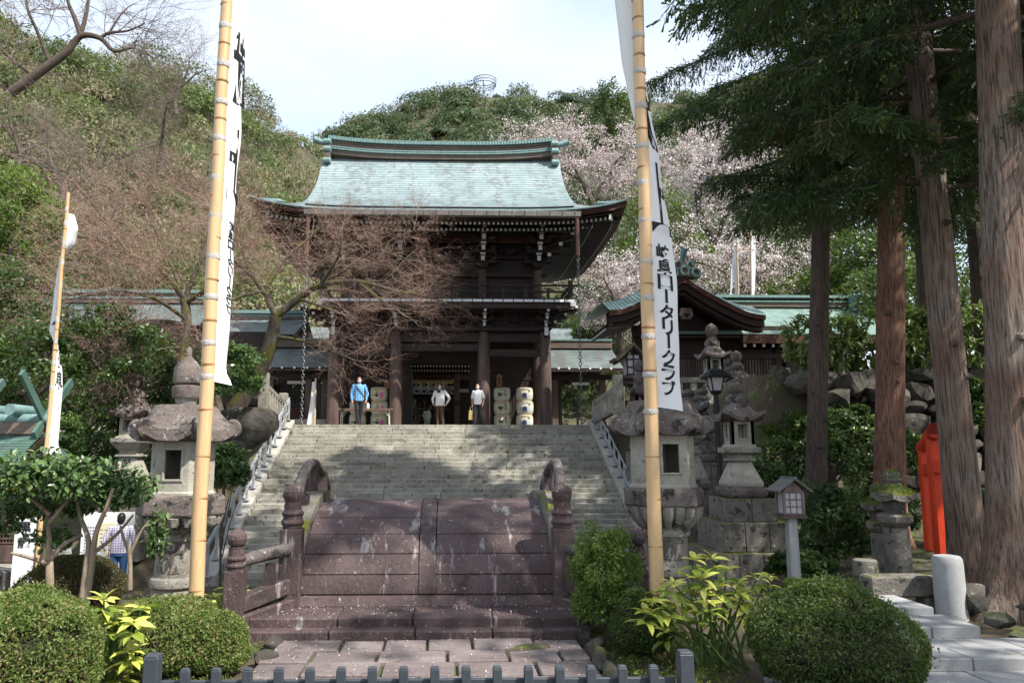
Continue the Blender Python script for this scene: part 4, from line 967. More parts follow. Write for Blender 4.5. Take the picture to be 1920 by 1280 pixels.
# ================================================================== CORRIDORS beside the gate
def corridor(px0, px1, Y, label, right):
    c = thing('corridor', ((XA(px0, Y)+XA(px1, Y))/2, Y, ZT), label, 'corridor', 'roofed corridors beside the gate')
    hw = (XA(px1, Y)-XA(px0, Y))/2; zf = lambda py: ZA(py, Y)-ZT
    e = lambda sx: (lambda t: (sx*(hw+.3), -1.0+2.2*(1-t)-.0, zf(690)-.1+1.1*(1-t)))
    m = MB(); course_roof(m, e(-1), e(1), 12, 8); m.build('front_slope', MT['copper_d'], c)
    m = MB(); m.slab(lambda u, v: (-hw-.3+u*(2*hw+.6), -1.0+2.2*v, zf(690)-.14+1.1*v), 2, 2, .10); m.build('roof_board', MT['wood'], c)
    m = MB(); m.slab(lambda u, v: (-hw-.3+u*(2*hw+.6), 1.2+2.2*v, zf(690)+1.0-1.1*v), 2, 2, .12); m.build('rear_slope', MT['copper_d'], c)
    m = MB(); m.box(0, 1.2, zf(690)+1.0, 2*hw+.6, .45, .32); m.build('ridge', MT['ridge_band'], c)
    m = MB(); m.box(0, 1.2, zf(690)+1.32, 2*hw+.6, .55, .07); m.build('ridge_cap', MT['ridge'], c)
    n = max(4, int(2*hw/.42))
    for k in range(n):
        x = -hw+2*hw*(k+.5)/n; m = MB(); m.box(x, -.55, zf(696)-.02, .085, .9, .10); o = m.build('rafter', MT['wood'], c)
        m = MB(); m.box(x, -1.006, zf(696)-.015, .08, .012, .09); m.build('white_rafter_end', MT['white'], o)
    m = MB(); m.box(0, -.1, zf(712), 2*hw, .16, zf(702)-zf(712)); m.build('lintel', MT['woodh'], c)
    m = MB(); m.box(0, 1.3, zf(716), 2*hw, .1, .8); m.build('upper_wall_board', MT['woodh'], c)
    return c, hw, zf
c, hw, zf = corridor(1034, 1150, 31.0, 'low roofed corridor with green copper roof right of the gate', True)
for px in (1042, 1133): m = MB(); m.box(XA(px, 31)-c.location.x, 0, 0, .24, .22, zf(706)); m.build('column', MT['column'], c)
m = MB(); m.box(XA(1048, 31)-c.location.x, .1, 0, .35, .06, zf(712)); m.build('wall_panel', MT['wood'], c)
m = MB(); m.box(XA(1094, 31)-c.location.x, .3, zf(720), .75, .03, .12); m.build('white_notice_strip', MT['white'], c)
for k in range(8): m = MB(); m.box(XA(1118+3.2*k, 31)-c.location.x, .6, .3, .035, .04, zf(718)-.3); m.build('lattice_bar', MT['wood'], c)
c, hw, zf = corridor(498, 614, 31.0, 'low roofed corridor with grey green roof left of the gate behind the maple', False)
for px in (503, 575, 606): m = MB(); m.box(XA(px, 31)-c.location.x, 0, 0, .24, .22, zf(706)); m.build('column', MT['column'], c)
m = MB(); m.box(XA(540, 31)-c.location.x, .5, 0, 1.9, .08, 1.0); m.build('lower_wall_board', MT['redwood'], c)
for k in range(14): m = MB(); m.box(XA(512+4.4*k, 31)-c.location.x, .5, .95, .045, .05, zf(716)-.95); m.build('lattice_bar', MT['wood'], c)
m = MB(); m.box(XA(540, 31)-c.location.x, .42, .93, 1.9, .1, .1); m.build('lattice_sill', MT['woodh'], c)
m = MB(); m.box(XA(549, 31)-c.location.x, .3, zf(719), .78, .03, .13); m.build('white_notice_strip', MT['white'], c)
m = MB(); m.box(XA(597, 31)-c.location.x, .06, .1, .55, .06, zf(712)-.1); m.build('wall_panel', MT['wood'], c)
m = MB(); m.box(XA(540, 30)-c.location.x, -1.1, 0, 3.0, .5, .32); m.build('stone_step', MT['stone'], c)
# ================================================================== RIGHT HALL with curved gable
RY = 24.0; RXc = XA(1280, RY)
rh_ = thing('side_hall', (RXc, RY, ZA(752, RY)), 'dark timber hall with green copper roof and curved gable right of the gate', 'hall')
RZ = ZA(752, RY); rx = lambda px, Y=RY: XA(px, Y)-RXc
def rz2(py, Y=RY): return ZA(py, Y)-RZ
xl_, xr_ = rx(1138), rx(1428); zpk = rz2(540); zel, zer = rz2(606), rz2(612)
def gable(u):                                 # u 0 left eave .. 1 right eave: swelling curve with upturned tips
    x = xl_+(xr_-xl_)*u; xc = 0.0
    k = abs(x-xc)/(xr_ if x > 0 else -xl_); h = (1-k)
    z = (zel if x < 0 else zer) + (zpk-(zel if x < 0 else zer))*(h**1.55*.80 + h*.20) + .10*max(0, k-.8)*5*.6
    return x, z
def gz2(y): return .42*min(max(y+.95, 0), 1.1)
m = MB(); n = 44
for k in range(26):
    y0, y1 = -.9+4.2*k/26, -.9+4.2*(k+1)/26
    A = []
    for y in (y0, y1):
        for i in range(n+1): x, z = gable(i/n); A.append((x, y, z+.22))
    N = n+1; m.add(A, [(i, i+1, i+N+1, i+N) for i in range(n)])
m2 = MB()
for i in range(n):                            # courses run down the slope
    (xa, za), (xb, zb) = gable(i/n), gable((i+1)/n)
    up = .018
    if True:
        for ya, yb in ((-.95, .15), (.15, 3.6)):
            A_, B_ = gz2(ya), gz2(yb); m2.add([(xa, ya, za+.22+A_+(up if xa < 0 else 0)), (xb, ya, zb+.22+A_+(up if xa >= 0 else 0)), (xb, yb, zb+.22+B_+(up if xa >= 0 else 0)), (xa, yb, za+.22+B_+(up if xa < 0 else 0))], [(0, 1, 2, 3)])
    elif xa < 0: m2.add([(xa, -.95, za+.22+up), (xb, -.95, zb+.22), (xb, 3.6, zb+.22), (xa, 3.6, za+.22+up), (xa, -.95, za+.18), (xa, 3.6, za+.18)], [(0, 1, 2, 3), (0, 3, 5, 4)])
    elif False: m2.add([(xa, -.95, za+.22), (xb, -.95, zb+.22+up), (xb, 3.6, zb+.22+up), (xa, 3.6, za+.22), (xb, -.95, zb+.18), (xb, 3.6, zb+.18)], [(0, 1, 2, 3), (1, 4, 5, 2)])
gro = m2.build('gable_roof', MT['copper_b'], rh_)
for nm, dz, th, y, d, mt_ in (('bark_edge', .20, .15, -.93, .5, 'redwood'), ('verge_board', .04, .20, -.80, .3, 'woodh'), ('inner_verge_board', -.20, .10, -.66, .3, 'woodh')):
    m = MB()
    for i in range(n):
        (xa, za), (xb, zb) = gable(i/n), gable((i+1)/n)
        m.add([(xa, y, za+dz), (xb, y, zb+dz), (xb, y, zb+dz-th), (xa, y, za+dz-th), (xa, y+d, za+dz), (xb, y+d, zb+dz), (xb, y+d, zb+dz-th), (xa, y+d, za+dz-th)], [(0, 1, 2, 3), (7, 6, 5, 4), (0, 4, 5, 1), (3, 2, 6, 7)])
    m.build(nm, MT[mt_], gro)
m = MB(); m.slab(lambda u, v: (gable(.03+.94*u)[0], -.5+4.0*v, gable(.03+.94*u)[1]-.02), 40, 2, .04); m.build('gable_soffit', MT['wood'], gro)
# gable pendant with heart cut-out, ridge end ornament
m = MB(); m.prism([(-.16, rz2(586)), (.16, rz2(586)), (.22, rz2(598)), (.13, rz2(606)), (-.13, rz2(606)), (-.22, rz2(598))], 'y', -.98, -.90); m.build('gable_pendant', MT['column'], rh_)
m = MB(); h = [(0, -.09), (.085, .01), (.06, .075), (0, .045), (-.06, .075), (-.085, .01)]; m.prism([(x, z+rz2(599)) for x, z in h], 'y', -.99, -.975); m.build('heart_cutout', MT['dark'], rh_)
m = MB(); z = zpk+.18
m.prism([(-.55, z), (.55, z), (.50, z+.22), (.34, z+.36), (.20, z+.52), (-.20, z+.52), (-.34, z+.36), (-.50, z+.22)], 'y', -1.0, -.55)
m.build('ridge_end_tile', MT['ridge_band'], rh_, bevel=.04)
m = MB()
for x, zz, r_ in ((-.36, .14, .13), (.36, .14, .13), (-.2, .38, .12), (.2, .38, .12), (0, .2, .13)): m.tube([(x+math.cos(a)*r_, -1.02, z+zz+math.sin(a)*r_) for a in np.linspace(0, 6.28, 14)], .035, 6)
m.build('ridge_end_scroll', MT['ridge'], rh_, smooth=True)
m = MB(); m.tube([(0, -.75, z+.45), (0, -.85, z+.70), (.05, -.98, z+.95)], [.09, .085, .10], 10); m.build('ridge_horn', MT['ridge'], rh_, smooth=True)
m = MB(); m.box(0, 1.9, z+.25, .5, 3.4, .36); m.build('gable_ridge', MT['ridge_band'], rh_)
# long roof running right behind the gable
LY0 = 25.2; lx0, lx1 = rx(1385, 25.2), rx(1640, 26.5); 
zE, zR_ = rz2(624, LY0-.9), rz2(572, LY0+1.6)
def lr(t): k = 1-t; return -.9+LY0-RY+2.5*k, zE + (zR_-zE)*(k*.72+k*k*.28)
def le(sx): return lambda t: (sx, lr(t)[0], lr(t)[1])
m = MB(); course_roof(m, le(lx0-3.0), le(lx1), 26, 12); lro = m.build('main_roof', MT['copper_b'], rh_)
m = MB(); m.slab(lambda u, v: (lx0-3.0+u*(lx1-lx0+3.0), lr(v)[0]+.05, lr(v)[1]-.05), 4, 10, .07); m.build('roof_board', MT['wood'], lro)
m = MB(); m.box((lx0+lx1)/2, lr(1)[0]+.08, zE-.30, lx1-lx0, .2, .27); m.build('bark_edge', MT['redwood'], lro)
zz = zR_-.04; ht = rz2(553, LY0+1.6)-zz
for nm, a, b_, d, mt_ in (('ridge_base', 0, .40, .45, 'ridge_band'), ('ridge_moulding', .40, .50, .56, 'ridge'), ('ridge_band', .50, .78, .44, 'blackmetal'), ('ridge_cap', .78, 1.0, .60, 'ridge')):
    m = MB(); m.box((lx0-3+lx1)/2-.1, lr(0)[0], zz+ht*a, lx1-lx0+2.6, d, ht*(b_-a)); m.build(nm, MT[mt_], lro)
m = MB(); xe = rx(1612, 26.8); m.box(xe, lr(0)[0]-.1, zz-.22, .22, .8, ht+.25); m.tube([(xe, lr(0)[0], zz+ht), (xe+.4, lr(0)[0], zz+ht*1.1), (xe+.62, lr(0)[0], zz+ht*1.35)], [.10, .10, .12], 10); m.build('ridge_end_block', MT['ridge'], lro, bevel=.02)
for k in range(18):
    x = lx0+.1+(lx1-lx0)*k/17; m = MB(); m.box(x, lr(1)[0]+.62, zE-.42, .09, 1.0, .11); o = m.build('rafter', MT['wood'], lro)
    m = MB(); m.box(x, lr(1)[0]+.112, zE-.41, .085, .012, .095); m.build('white_rafter_end', MT['white'], lro)
# left eave rafters running back
for k in range(24):
    y = -.5+3.6*k/23; m = MB(); m.bar((xl_+.2, y, gable(.02)[1]-.13), (xl_+1.4, y, gable(.30)[1]-.30), .07, .09); o = m.build('rafter', MT['wood'], gro)
    m = MB(); m.box(xl_+.194, y, gable(.02)[1]-.17, .012, .066, .08); m.build('white_rafter_end', MT['white'], gro)
# walls
wy = 1.1
wx0, wx1 = rx(1196, RY+wy), rx(1492, RY+wy)
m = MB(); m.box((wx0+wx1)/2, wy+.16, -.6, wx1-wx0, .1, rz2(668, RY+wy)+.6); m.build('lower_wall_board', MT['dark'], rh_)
m = MB(); m.box((wx0+wx1)/2, wy, rz2(668, RY+wy), wx1-wx0, .1, rz2(620, RY+wy)-rz2(668, RY+wy)); m.build('upper_wall_board', MT['woodh'], rh_)
m = MB(); m.prism([(xl_*.55, rz2(622)), (xr_*.72, rz2(622)), (xr_*.4, rz2(590)), (.3, rz2(565)), (-.3, rz2(565)), (xl_*.4, rz2(590))], 'y', wy-.5, wy-.44); m.build('gable_board', MT['woodh'], rh_)
for z0, z1, y in ((622, 612, wy-.3), (671, 662, wy-.05), (735, 728, wy-.05)): m = MB(); m.box((wx0+wx1)/2, y, rz2(z0, RY+wy), wx1-wx0+.3, .16, rz2(z1, RY+wy)-rz2(z0, RY+wy)); m.build('wall_beam', MT['woodh'], rh_)
for px in (1200, 1268, 1345, 1390, 1468, 1488): m = MB(); m.box(rx(px, RY+wy), wy, -.5, .24, .24, rz2(610, RY+wy)+.5); m.build('column', MT['wood'], rh_, bevel=.012)
for a, b_ in ((1272, 1340), (1396, 1462)):
    nn = 14 if a < 1300 else 12
    for k in range(nn):
        px = a+(b_-a)*(k+.5)/nn; m = MB(); m.box(rx(px, RY+wy), wy, rz2(735, RY+wy), .065, .06, rz2(670, RY+wy)-rz2(735, RY+wy)); m.build('window_slat', MT['column'], rh_)
m = MB(); m.box(rx(1345, RY), wy-.55, rz2(628, RY), .17, .7, .18); m.build('beam_nose', MT['wood'], rh_)
m = MB(); m.box(rx(1345, RY), wy-.91, rz2(628, RY)+.01, .16, .012, .16); m.build('white_beam_end', MT['white'], rh_)
# hanging timber lantern with curved hood, left of the hall
t = thing('hooded_lantern', (XA(1190, 23.2), 23.2, ZA(706, 23.2)), 'small timber lantern under a curved hood hanging at the left corner of the side hall', 'lantern')
m = MB(); q = 23.2
def hood(u): k = abs(u*2-1); return ((u*2-1)*.62, .62*(1-k)**1.4+ .06*k**6 + .34*(1-k)*.3)
m.slab(lambda u, v: (hood(u)[0], -.35+.75*v, .52+hood(u)[1]*.75), 24, 2, .10); m.build('hood', MT['column'], t)
m = MB(); m.slab(lambda u, v: (hood(u)[0]*.85, -.30+.65*v, .44+hood(u)[1]*.72), 24, 2, .07); m.build('inner_hood', MT['wood'], t)
m = MB(); m.box(0, 0, .05, .42, .42, .62); m.build('lamp_box', MT['glassy'], t)
for x in (-.2, 0, .2): m = MB(); m.box(x, -.22, .05, .04, .03, .62); m.build('box_bar', MT['wood'], t)
for z in (.05, .28, .52): m = MB(); m.box(0, -.222, z, .46, .03, .04); m.build('box_bar', MT['wood'], t)
m = MB(); cap(m, 0, 0, -.3, .5, .16); cap(m, 0, 0, -.14, .62, .18); m.build('bracket_foot', MT['column'], t)
m = MB(); m.box(0, 0, -1.6, .16, .16, 1.32); m.build('post', MT['column'], t)

# terrace railing of stone in front of the side hall
def stone_rail(pts, label, posts, grp='stone balustrades beside the stairs', h=.72, n=9, sink=.15):
    g = thing('balustrade', pts[0], label, 'balustrade', grp); o0 = Vector(pts[0])
    for a, b_ in zip(pts, pts[1:]):
        a, b_ = Vector(a)-o0, Vector(b_)-o0
        m = MB(); m.bar(a+Vector((0, 0, h)), b_+Vector((0, 0, h)), .18, .16); m.build('top_rail', MT['stone'], g, bevel=.015)
        m = MB(); m.bar(a+Vector((0, 0, .08)), b_+Vector((0, 0, .08)), .20, .18); m.build('foot_rail', MT['stone'], g, bevel=.015)
        L_ = (b_-a).length; k_ = max(2, int(L_/.40))
        for k in range(k_):
            p = a.lerp(b_, (k+.5)/k_); m = MB(); m.box(p.x, p.y, p.z+.14, .17, .12, h-.2); m.build('baluster', MT['stone_pale'], g)
    for p in posts:
        p = Vector(p)-o0; m = MB(); m.box(p.x, p.y, p.z-sink, .30, .28, h+.38+sink, top=.94); m.build('rail_post', MT['stone'], g, bevel=.02)
    return g
p0 = W(1161, 790, 23.5); p1 = W(1200, 757, 23.0); p2 = W(1478, 757, 22.6); z_ = ZA(757, 22.8)
a = Vector((XA(1212, 22.6), 22.6, z_)); b_ = Vector((XA(1480, 22.6), 22.6, z_))
stone_rail([a, b_], 'long stone balustrade on the terrace in front of the side hall', [a, b_])
a = Vector((XA(1162, 22.9), 22.9, ZA(770, 22.9))); b_ = Vector((XA(1118, 26.6), 26.6, ZT+.05))
stone_rail([a, b_], 'short stone balustrade with a tall pale post beside the top of the right handrail', [a])
a = Vector((XA(490, 23.5), 23.5, ZA(780, 23.5)+.25)); b_ = Vector((XA(528, 26.8), 26.8, ZT+.02))
stone_rail([a, b_], 'stone balustrade sloping down left of the stairs behind the maple trunk', [a, b_])

# ================================================================== LEFT BUILDINGS
def plain_roof(label, px0, px1, Y, pyr, pye, name='shrine_building', dep=3.0, m1='copper_d', rb=.5):
    x0, x1 = XA(px0, Y), XA(px1, Y); t = thing(name, ((x0+x1)/2, Y, ZA(pye+70, Y)), label, 'building'); zb = ZA(pye+70, Y); hw = (x1-x0)/2
    zr, ze = ZA(pyr, Y+dep)-zb, ZA(pye, Y)-zb
    m = MB(); course_roof(m, lambda t_: (-hw, dep*(1-t_), ze+(zr-ze)*(1-t_)), lambda t_: (hw, dep*(1-t_), ze+(zr-ze)*(1-t_)), 24, 10); ro = m.build('roof', MT[m1], t)
    m = MB(); m.slab(lambda u, v: (-hw+2*hw*u, .04+dep*v, ze-.05+(zr-ze)*v), 2, 2, .1); m.build('roof_board', MT['wood'], ro)
    m = MB(); m.slab(lambda u, v: (-hw+2*hw*u, dep*(2-v), ze+(zr-ze)*v), 2, 2, .1); m.build('rear_slope', MT[m1], ro)
    m = MB(); m.box(0, dep, zr-.02, 2*hw, .5, rb); m.build('ridge_base', MT['ridge_band'], ro)
    m = MB(); m.box(0, dep, zr+rb-.02, 2*hw+.1, .7, .16); m.build('ridge_cap', MT['ridge'], ro)
    m = MB(); m.box(0, dep, zr+rb*.4, 2*hw, .58, .08); m.build('ridge_moulding', MT['ridge'], ro)
    m = MB(); m.box(0, 1.2, -1.5, 2*hw-1.4, 2*dep-2.2, ze+1.5); m.build('wall', MT['wood'], t)
    m = MB(); m.box(0, .1, ze-.22, 2*hw, .12, .2); m.build('eave_board', MT['redwood'], ro)
    return t, hw, zr, ze, dep
t, hw, zr, ze, dep = plain_roof('long shrine building with grey green roof half hidden behind the bare maple', 8, 360, 34.0, 572, 612)
m = MB(); m.tube([(-hw-.05, dep, zr+.55), (-hw-.5, dep, zr+.62), (-hw-.85, dep, zr+.80)], [.12, .12, .14], 10); m.build('ridge_horn', MT['ridge'], t)
m = MB(); m.box(-hw+.1, dep-.3, zr-.3, .3, 1.1, .8); m.build('ridge_end_block', MT['ridge'], t, bevel=.04)
t, hw, zr, ze, dep = plain_roof('grey roofed shrine building behind the maple next to the gate', 380, 545, 33.0, 600, 628, rb=.25)
# small sub-shrine at the left edge: green copper roof with crossed finials
SY = 12.0; sx0 = XA(-190, SY); sx1 = XA(-22, SY); zb = ZA(1075, SY)
sh = thing('small_shrine', ((sx0+sx1)/2, SY, zb), 'small shrine with green copper roof, crossed roof finials and lattice door at the left edge', 'shrine'); hw = (sx1-sx0)/2
zr, ze = ZA(812, SY+1.6)-zb, ZA(886, SY)-zb
prof_ = lambda t_: (1.6*(1-t_), ze+(zr-ze)*((1-t_)*.7+(1-t_)**2*.3))
def sed(sx): return lambda t_: (sx*hw + (sx > 0)*(.42*t_*t_), prof_(t_)[0], prof_(t_)[1])
m = MB(); course_roof(m, sed(-1), sed(1), 16, 14, .02); ro = m.build('roof', MT['copper_g'], sh)
m = MB(); m.slab(lambda u, v: (-hw+(2*hw+.42*(1-v)**2)*u, prof_(1-v)[0]+.03, prof_(1-v)[1]-.05), 4, 8, .10); m.build('roof_board', MT['wood'], ro)
m = MB(); m.slab(lambda u, v: (-hw+2*hw*u, 1.6+1.6*(1-v), ze+(zr-ze)*v), 2, 4, .12); m.build('rear_slope', MT['copper_g'], ro)
m = MB(); m.box(0, 1.6, zr-.02, 2*hw-.04, .30, .20); m.build('ridge_base', MT['ridge_band'], ro)
m = MB(); m.tube([(-hw, 1.6, zr+.24), (hw+.12, 1.6, zr+.24)], .10, 12); m.build('ridge_roll', MT['ridge'], ro, smooth=True)
for xx in (hw-.02, hw-1.3):
    for sg in (-1, 1):
        m = MB(); m.bar((xx, 1.6-sg*.3, zr-.05), (xx, 1.6+sg*.85, zr+1.0), .06, .14); m.build('crossed_finial', MT['copper_g'], ro)
for xx in (hw-.45, hw-.95): m = MB(); m.tube([(xx, 1.25, zr+.40), (xx, 1.95, zr+.40)], .10, 12); m.build('ridge_log', MT['ridge'], ro, smooth=True)
m = MB(); m.box(-.2, 1.5, 0, 2*hw-.9, 1.8, ze+.2); m.build('wall', MT['wood'], sh)
lx1_ = XA(50, SY)-sh.location.x; lx0_ = XA(-90, SY)-sh.location.x; z0_, z1_ = ZA(1022, SY)-zb, ZA(962, SY)-zb
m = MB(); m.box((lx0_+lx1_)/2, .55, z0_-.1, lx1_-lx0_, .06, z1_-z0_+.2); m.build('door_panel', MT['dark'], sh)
nn = 22
for k in range(nn+1): m = MB(); m.box(lx0_+(lx1_-lx0_)*k/nn, .50, z0_, .022, .03, z1_-z0_); m.build('lattice_bar', MT['column'], sh)
for k in range(8): m = MB(); m.box((lx0_+lx1_)/2, .49, z0_+(z1_-z0_)*k/7-.01, lx1_-lx0_, .03, .022); m.build('lattice_bar', MT['column'], sh)
m = MB(); m.box((lx0_+lx1_)/2, .47, z0_-.28, lx1_-lx0_+.2, .2, .25); m.build('door_sill', MT['column'], sh)
m = MB(); m.box((lx0_+lx1_)/2, .35, -.3, lx1_-lx0_+.7, 1.0, z0_+.0); m.build('stone_base', MT['stone'], sh, bevel=.02)
m = MB(); m.box(XA(35, SY)-sh.location.x, -.1, -.2, .36, .36, ZA(1062, SY)-zb+.2); o = m.build('base_stone', MT['stone_dark'], sh, bevel=.02)

# boards and signs on the left
t = thing('vertical_sign', (XA(60, 10.8), 10.8, Hs(XA(60, 10.8), 10.8)), 'tall white signboard with black characters beside the lattice door', 'sign')
zt_ = ZA(966, 10.8)-t.location.z
m = MB(); m.box(0, 0, .2, .27, .03, zt_-.2); m.build('board', MT['white'], t)
for x in (-.02, .12): m = MB(); m.box(x, .03, -.05, .04, .03, zt_+.05); m.build('post', MT['column'], t)
m = MB()
for k, ch in enumerate('黒龍'): glyph_mesh(m, ch, lambda x, y: (x, -.019, y), .17, .15, -.0, zt_-.14-.21*k)
m.build('lettering', MT['black'], t)
t = thing('notice_board', (XA(212, 17.5), 17.5, Hs(XA(212, 17.5), 17.5)), 'white notice board with printed sheets behind the reddish round bush', 'notice board'); zt_ = ZA(958, 17.5)-t.location.z
m = MB(); m.box(0, 0, .25, 1.15, .04, zt_-.25); m.build('board', MT['white'], t)
for x in (-.5, .5): m = MB(); m.box(x, .04, -.05, .06, .05, zt_); m.build('post', MT['steel'], t)
m = MB(); m.box(-.02, -.025, zt_-.85, .35, .006, .6); m.build('yellow_sheet', plain('pale_yellow_paper', (.78,.70,.42)), t)
m = MB()
for r_ in range(9):
    for k in range(6): m.box(-.48+.055*k, -.023, zt_-.35-.07*r_, .035, .004, .03)
for r_ in range(6):
    for k in range(3): m.box(-.12+.10*k, -.031, zt_-.40-.085*r_, .06, .004, .02)
m.build('print', plain('grey_print', (.25,.28,.42)), t, kind='stuff')
t = thing('white_sack', (XA(128, 12.5), 12.5, Hs(XA(128, 12.5), 12.5)), 'rounded pale grey stone stele behind the camellia stems', 'stele')
t.name = 'stone_stele'
m = MB(); hh = ZA(1012, 12.5)-t.location.z; m.prism([(-.17, 0), (.17, 0), (.17, hh*.82), (.13, hh*.94), (.05, hh), (-.05, hh), (-.13, hh*.94), (-.17, hh*.82)], 'y', -.08, .08); m.build('slab', MT['granite'], t, bevel=.02)
t = thing('white_board', (XA(62, 11.4), 11.4, ZA(905, 11.4)), 'blank white board at the foot of the far left flagpole', 'board')
m = MB(); m.box(0, 0, -.02, .28, .03, .34); m.build('panel', MT['white'], t); m = MB(); m.box(0, .03, -1.9, .05, .04, 1.9); m.build('post', MT['column'], t)

# ================================================================== STONE LANTERNS
def kasa(m, n, r0, r1, z1, z0, lift, th, bulge=1.5, rot=0.0, pinch=.06, na=60, nr=9):
    """stone roof with n upturned corners"""
    rows = []
    for j in range(nr+1):
        q = j/nr; row = []
        for i in range(na):
            a = 2*math.pi*i/na; c = abs(math.cos(n*(a-rot)/2))**6
            pol = math.cos(math.pi/n)/math.cos(((a-rot) % (2*math.pi/n)) - math.pi/n); pol = 1/pol*math.cos(math.pi/n)
            pg = math.cos(math.pi/n)/math.cos((((a-rot)+math.pi/n) % (2*math.pi/n))-math.pi/n) if False else 1.0
            aa = ((a-rot+math.pi/n) % (2*math.pi/n)) - math.pi/n          # 0 at a corner
            face = math.pi/n-abs(aa); pg = math.cos(math.pi/n)/math.cos(face)
            R_ = r0+(r1-r0)*q; R_ *= (pg*(.35+.65*q)+1*(.65-.65*q)) * (1+pinch*c*q*q)
            z = z0+(z1-z0)*(1-q)**bulge + lift*c*q**3
            row.append((R_*math.cos(a), R_*math.sin(a), z))
        rows.append(row)
    e = [(x*1.0, y*1.0, z-th) for x, y, z in rows[-1]]; e2 = [(x*.62, y*.62, z0-th*1.05) for x, y, z in rows[-1]]; rows += [e, e2]
    V = [p for r_ in rows for p in r_]; k = len(rows)
    m.add(V, [(j*na+i, j*na+(i+1) % na, (j+1)*na+(i+1) % na, (j+1)*na+i) for j in range(k-1) for i in range(na)] + [tuple(range(na)), tuple(range((k-1)*na, k*na))[::-1]])
def firebox(t, n, r, z0, z1, mt_, rot, opens, name='firebox', win=.5):
    """n-sided box of slabs; faces in opens have a window with a frame"""
    m = MB(); m.lathe([(r*1.06, z0), (r*1.06, z0+.06*(z1-z0)), (r*.99, z0+.10*(z1-z0))], n, rot=rot+math.pi/n); m.lathe([(r*.99, z1-.07*(z1-z0)), (r*1.03, z1)], n, rot=rot+math.pi/n)
    w = 2*r*math.sin(math.pi/n); ap = r*math.cos(math.pi/n); h = z1-z0
    fb = m.build(name, mt_, t)
    for k in range(n):
        a = rot+2*math.pi*k/n; M = Matrix.Rotation(a+math.pi/2, 4, 'Z')
        P = MB()
        def bx(x, z, sx, sz, d=.07, y=0): P.box(x, -ap+d/2+y, z, sx, d, sz, M=M)
        if k in opens:
            s_ = (1-win)/2
            bx(-w*(.5-s_/2), z0+h*.08, w*s_, h*.86); bx(w*(.5-s_/2), z0+h*.08, w*s_, h*.86)
            bx(0, z0+h*.08, w*win+.002, h*.20); bx(0, z0+h*.80, w*win+.002, h*.14)
            for sx in (-1, 1): bx(sx*w*win*.5, z0+h*.26, .03, h*.56, .05, -.015)
            for zz in (.26, .80): bx(0, z0+h*zz, w*win, .03, .05, -.015)
        else:
            bx(0, z0+h*.08, w*.998, h*.86)
            P.lathe([(.001, -.018), (w*.15, -.018), (w*.17, .0)], 12, 0, 0, 0, cap=True) if False else None
            g_ = random.Random(k)
            for q in range(7): bx(g_.uniform(-.3, .3)*w, z0+h*g_.uniform(.15, .62), w*g_.uniform(.08, .22), h*g_.uniform(.05, .14), .04, -g_.uniform(.004, .022))
        P.build('firebox_panel', mt_, fb, bevel=.006)
    return fb
def scroll(m, r, a, z, s):
    c, sn = math.cos(a), math.sin(a); pts = []; rad = []
    for q in np.linspace(0, 1, 16):
        th = -1.9+q*5.2; rr = s*(1-.62*q); x = r + rr*math.cos(th); pts.append((x*c, x*sn, z+s*.55+rr*math.sin(th))); rad.append(s*(.42-.16*q))
    m.tube(pts, rad, 8)
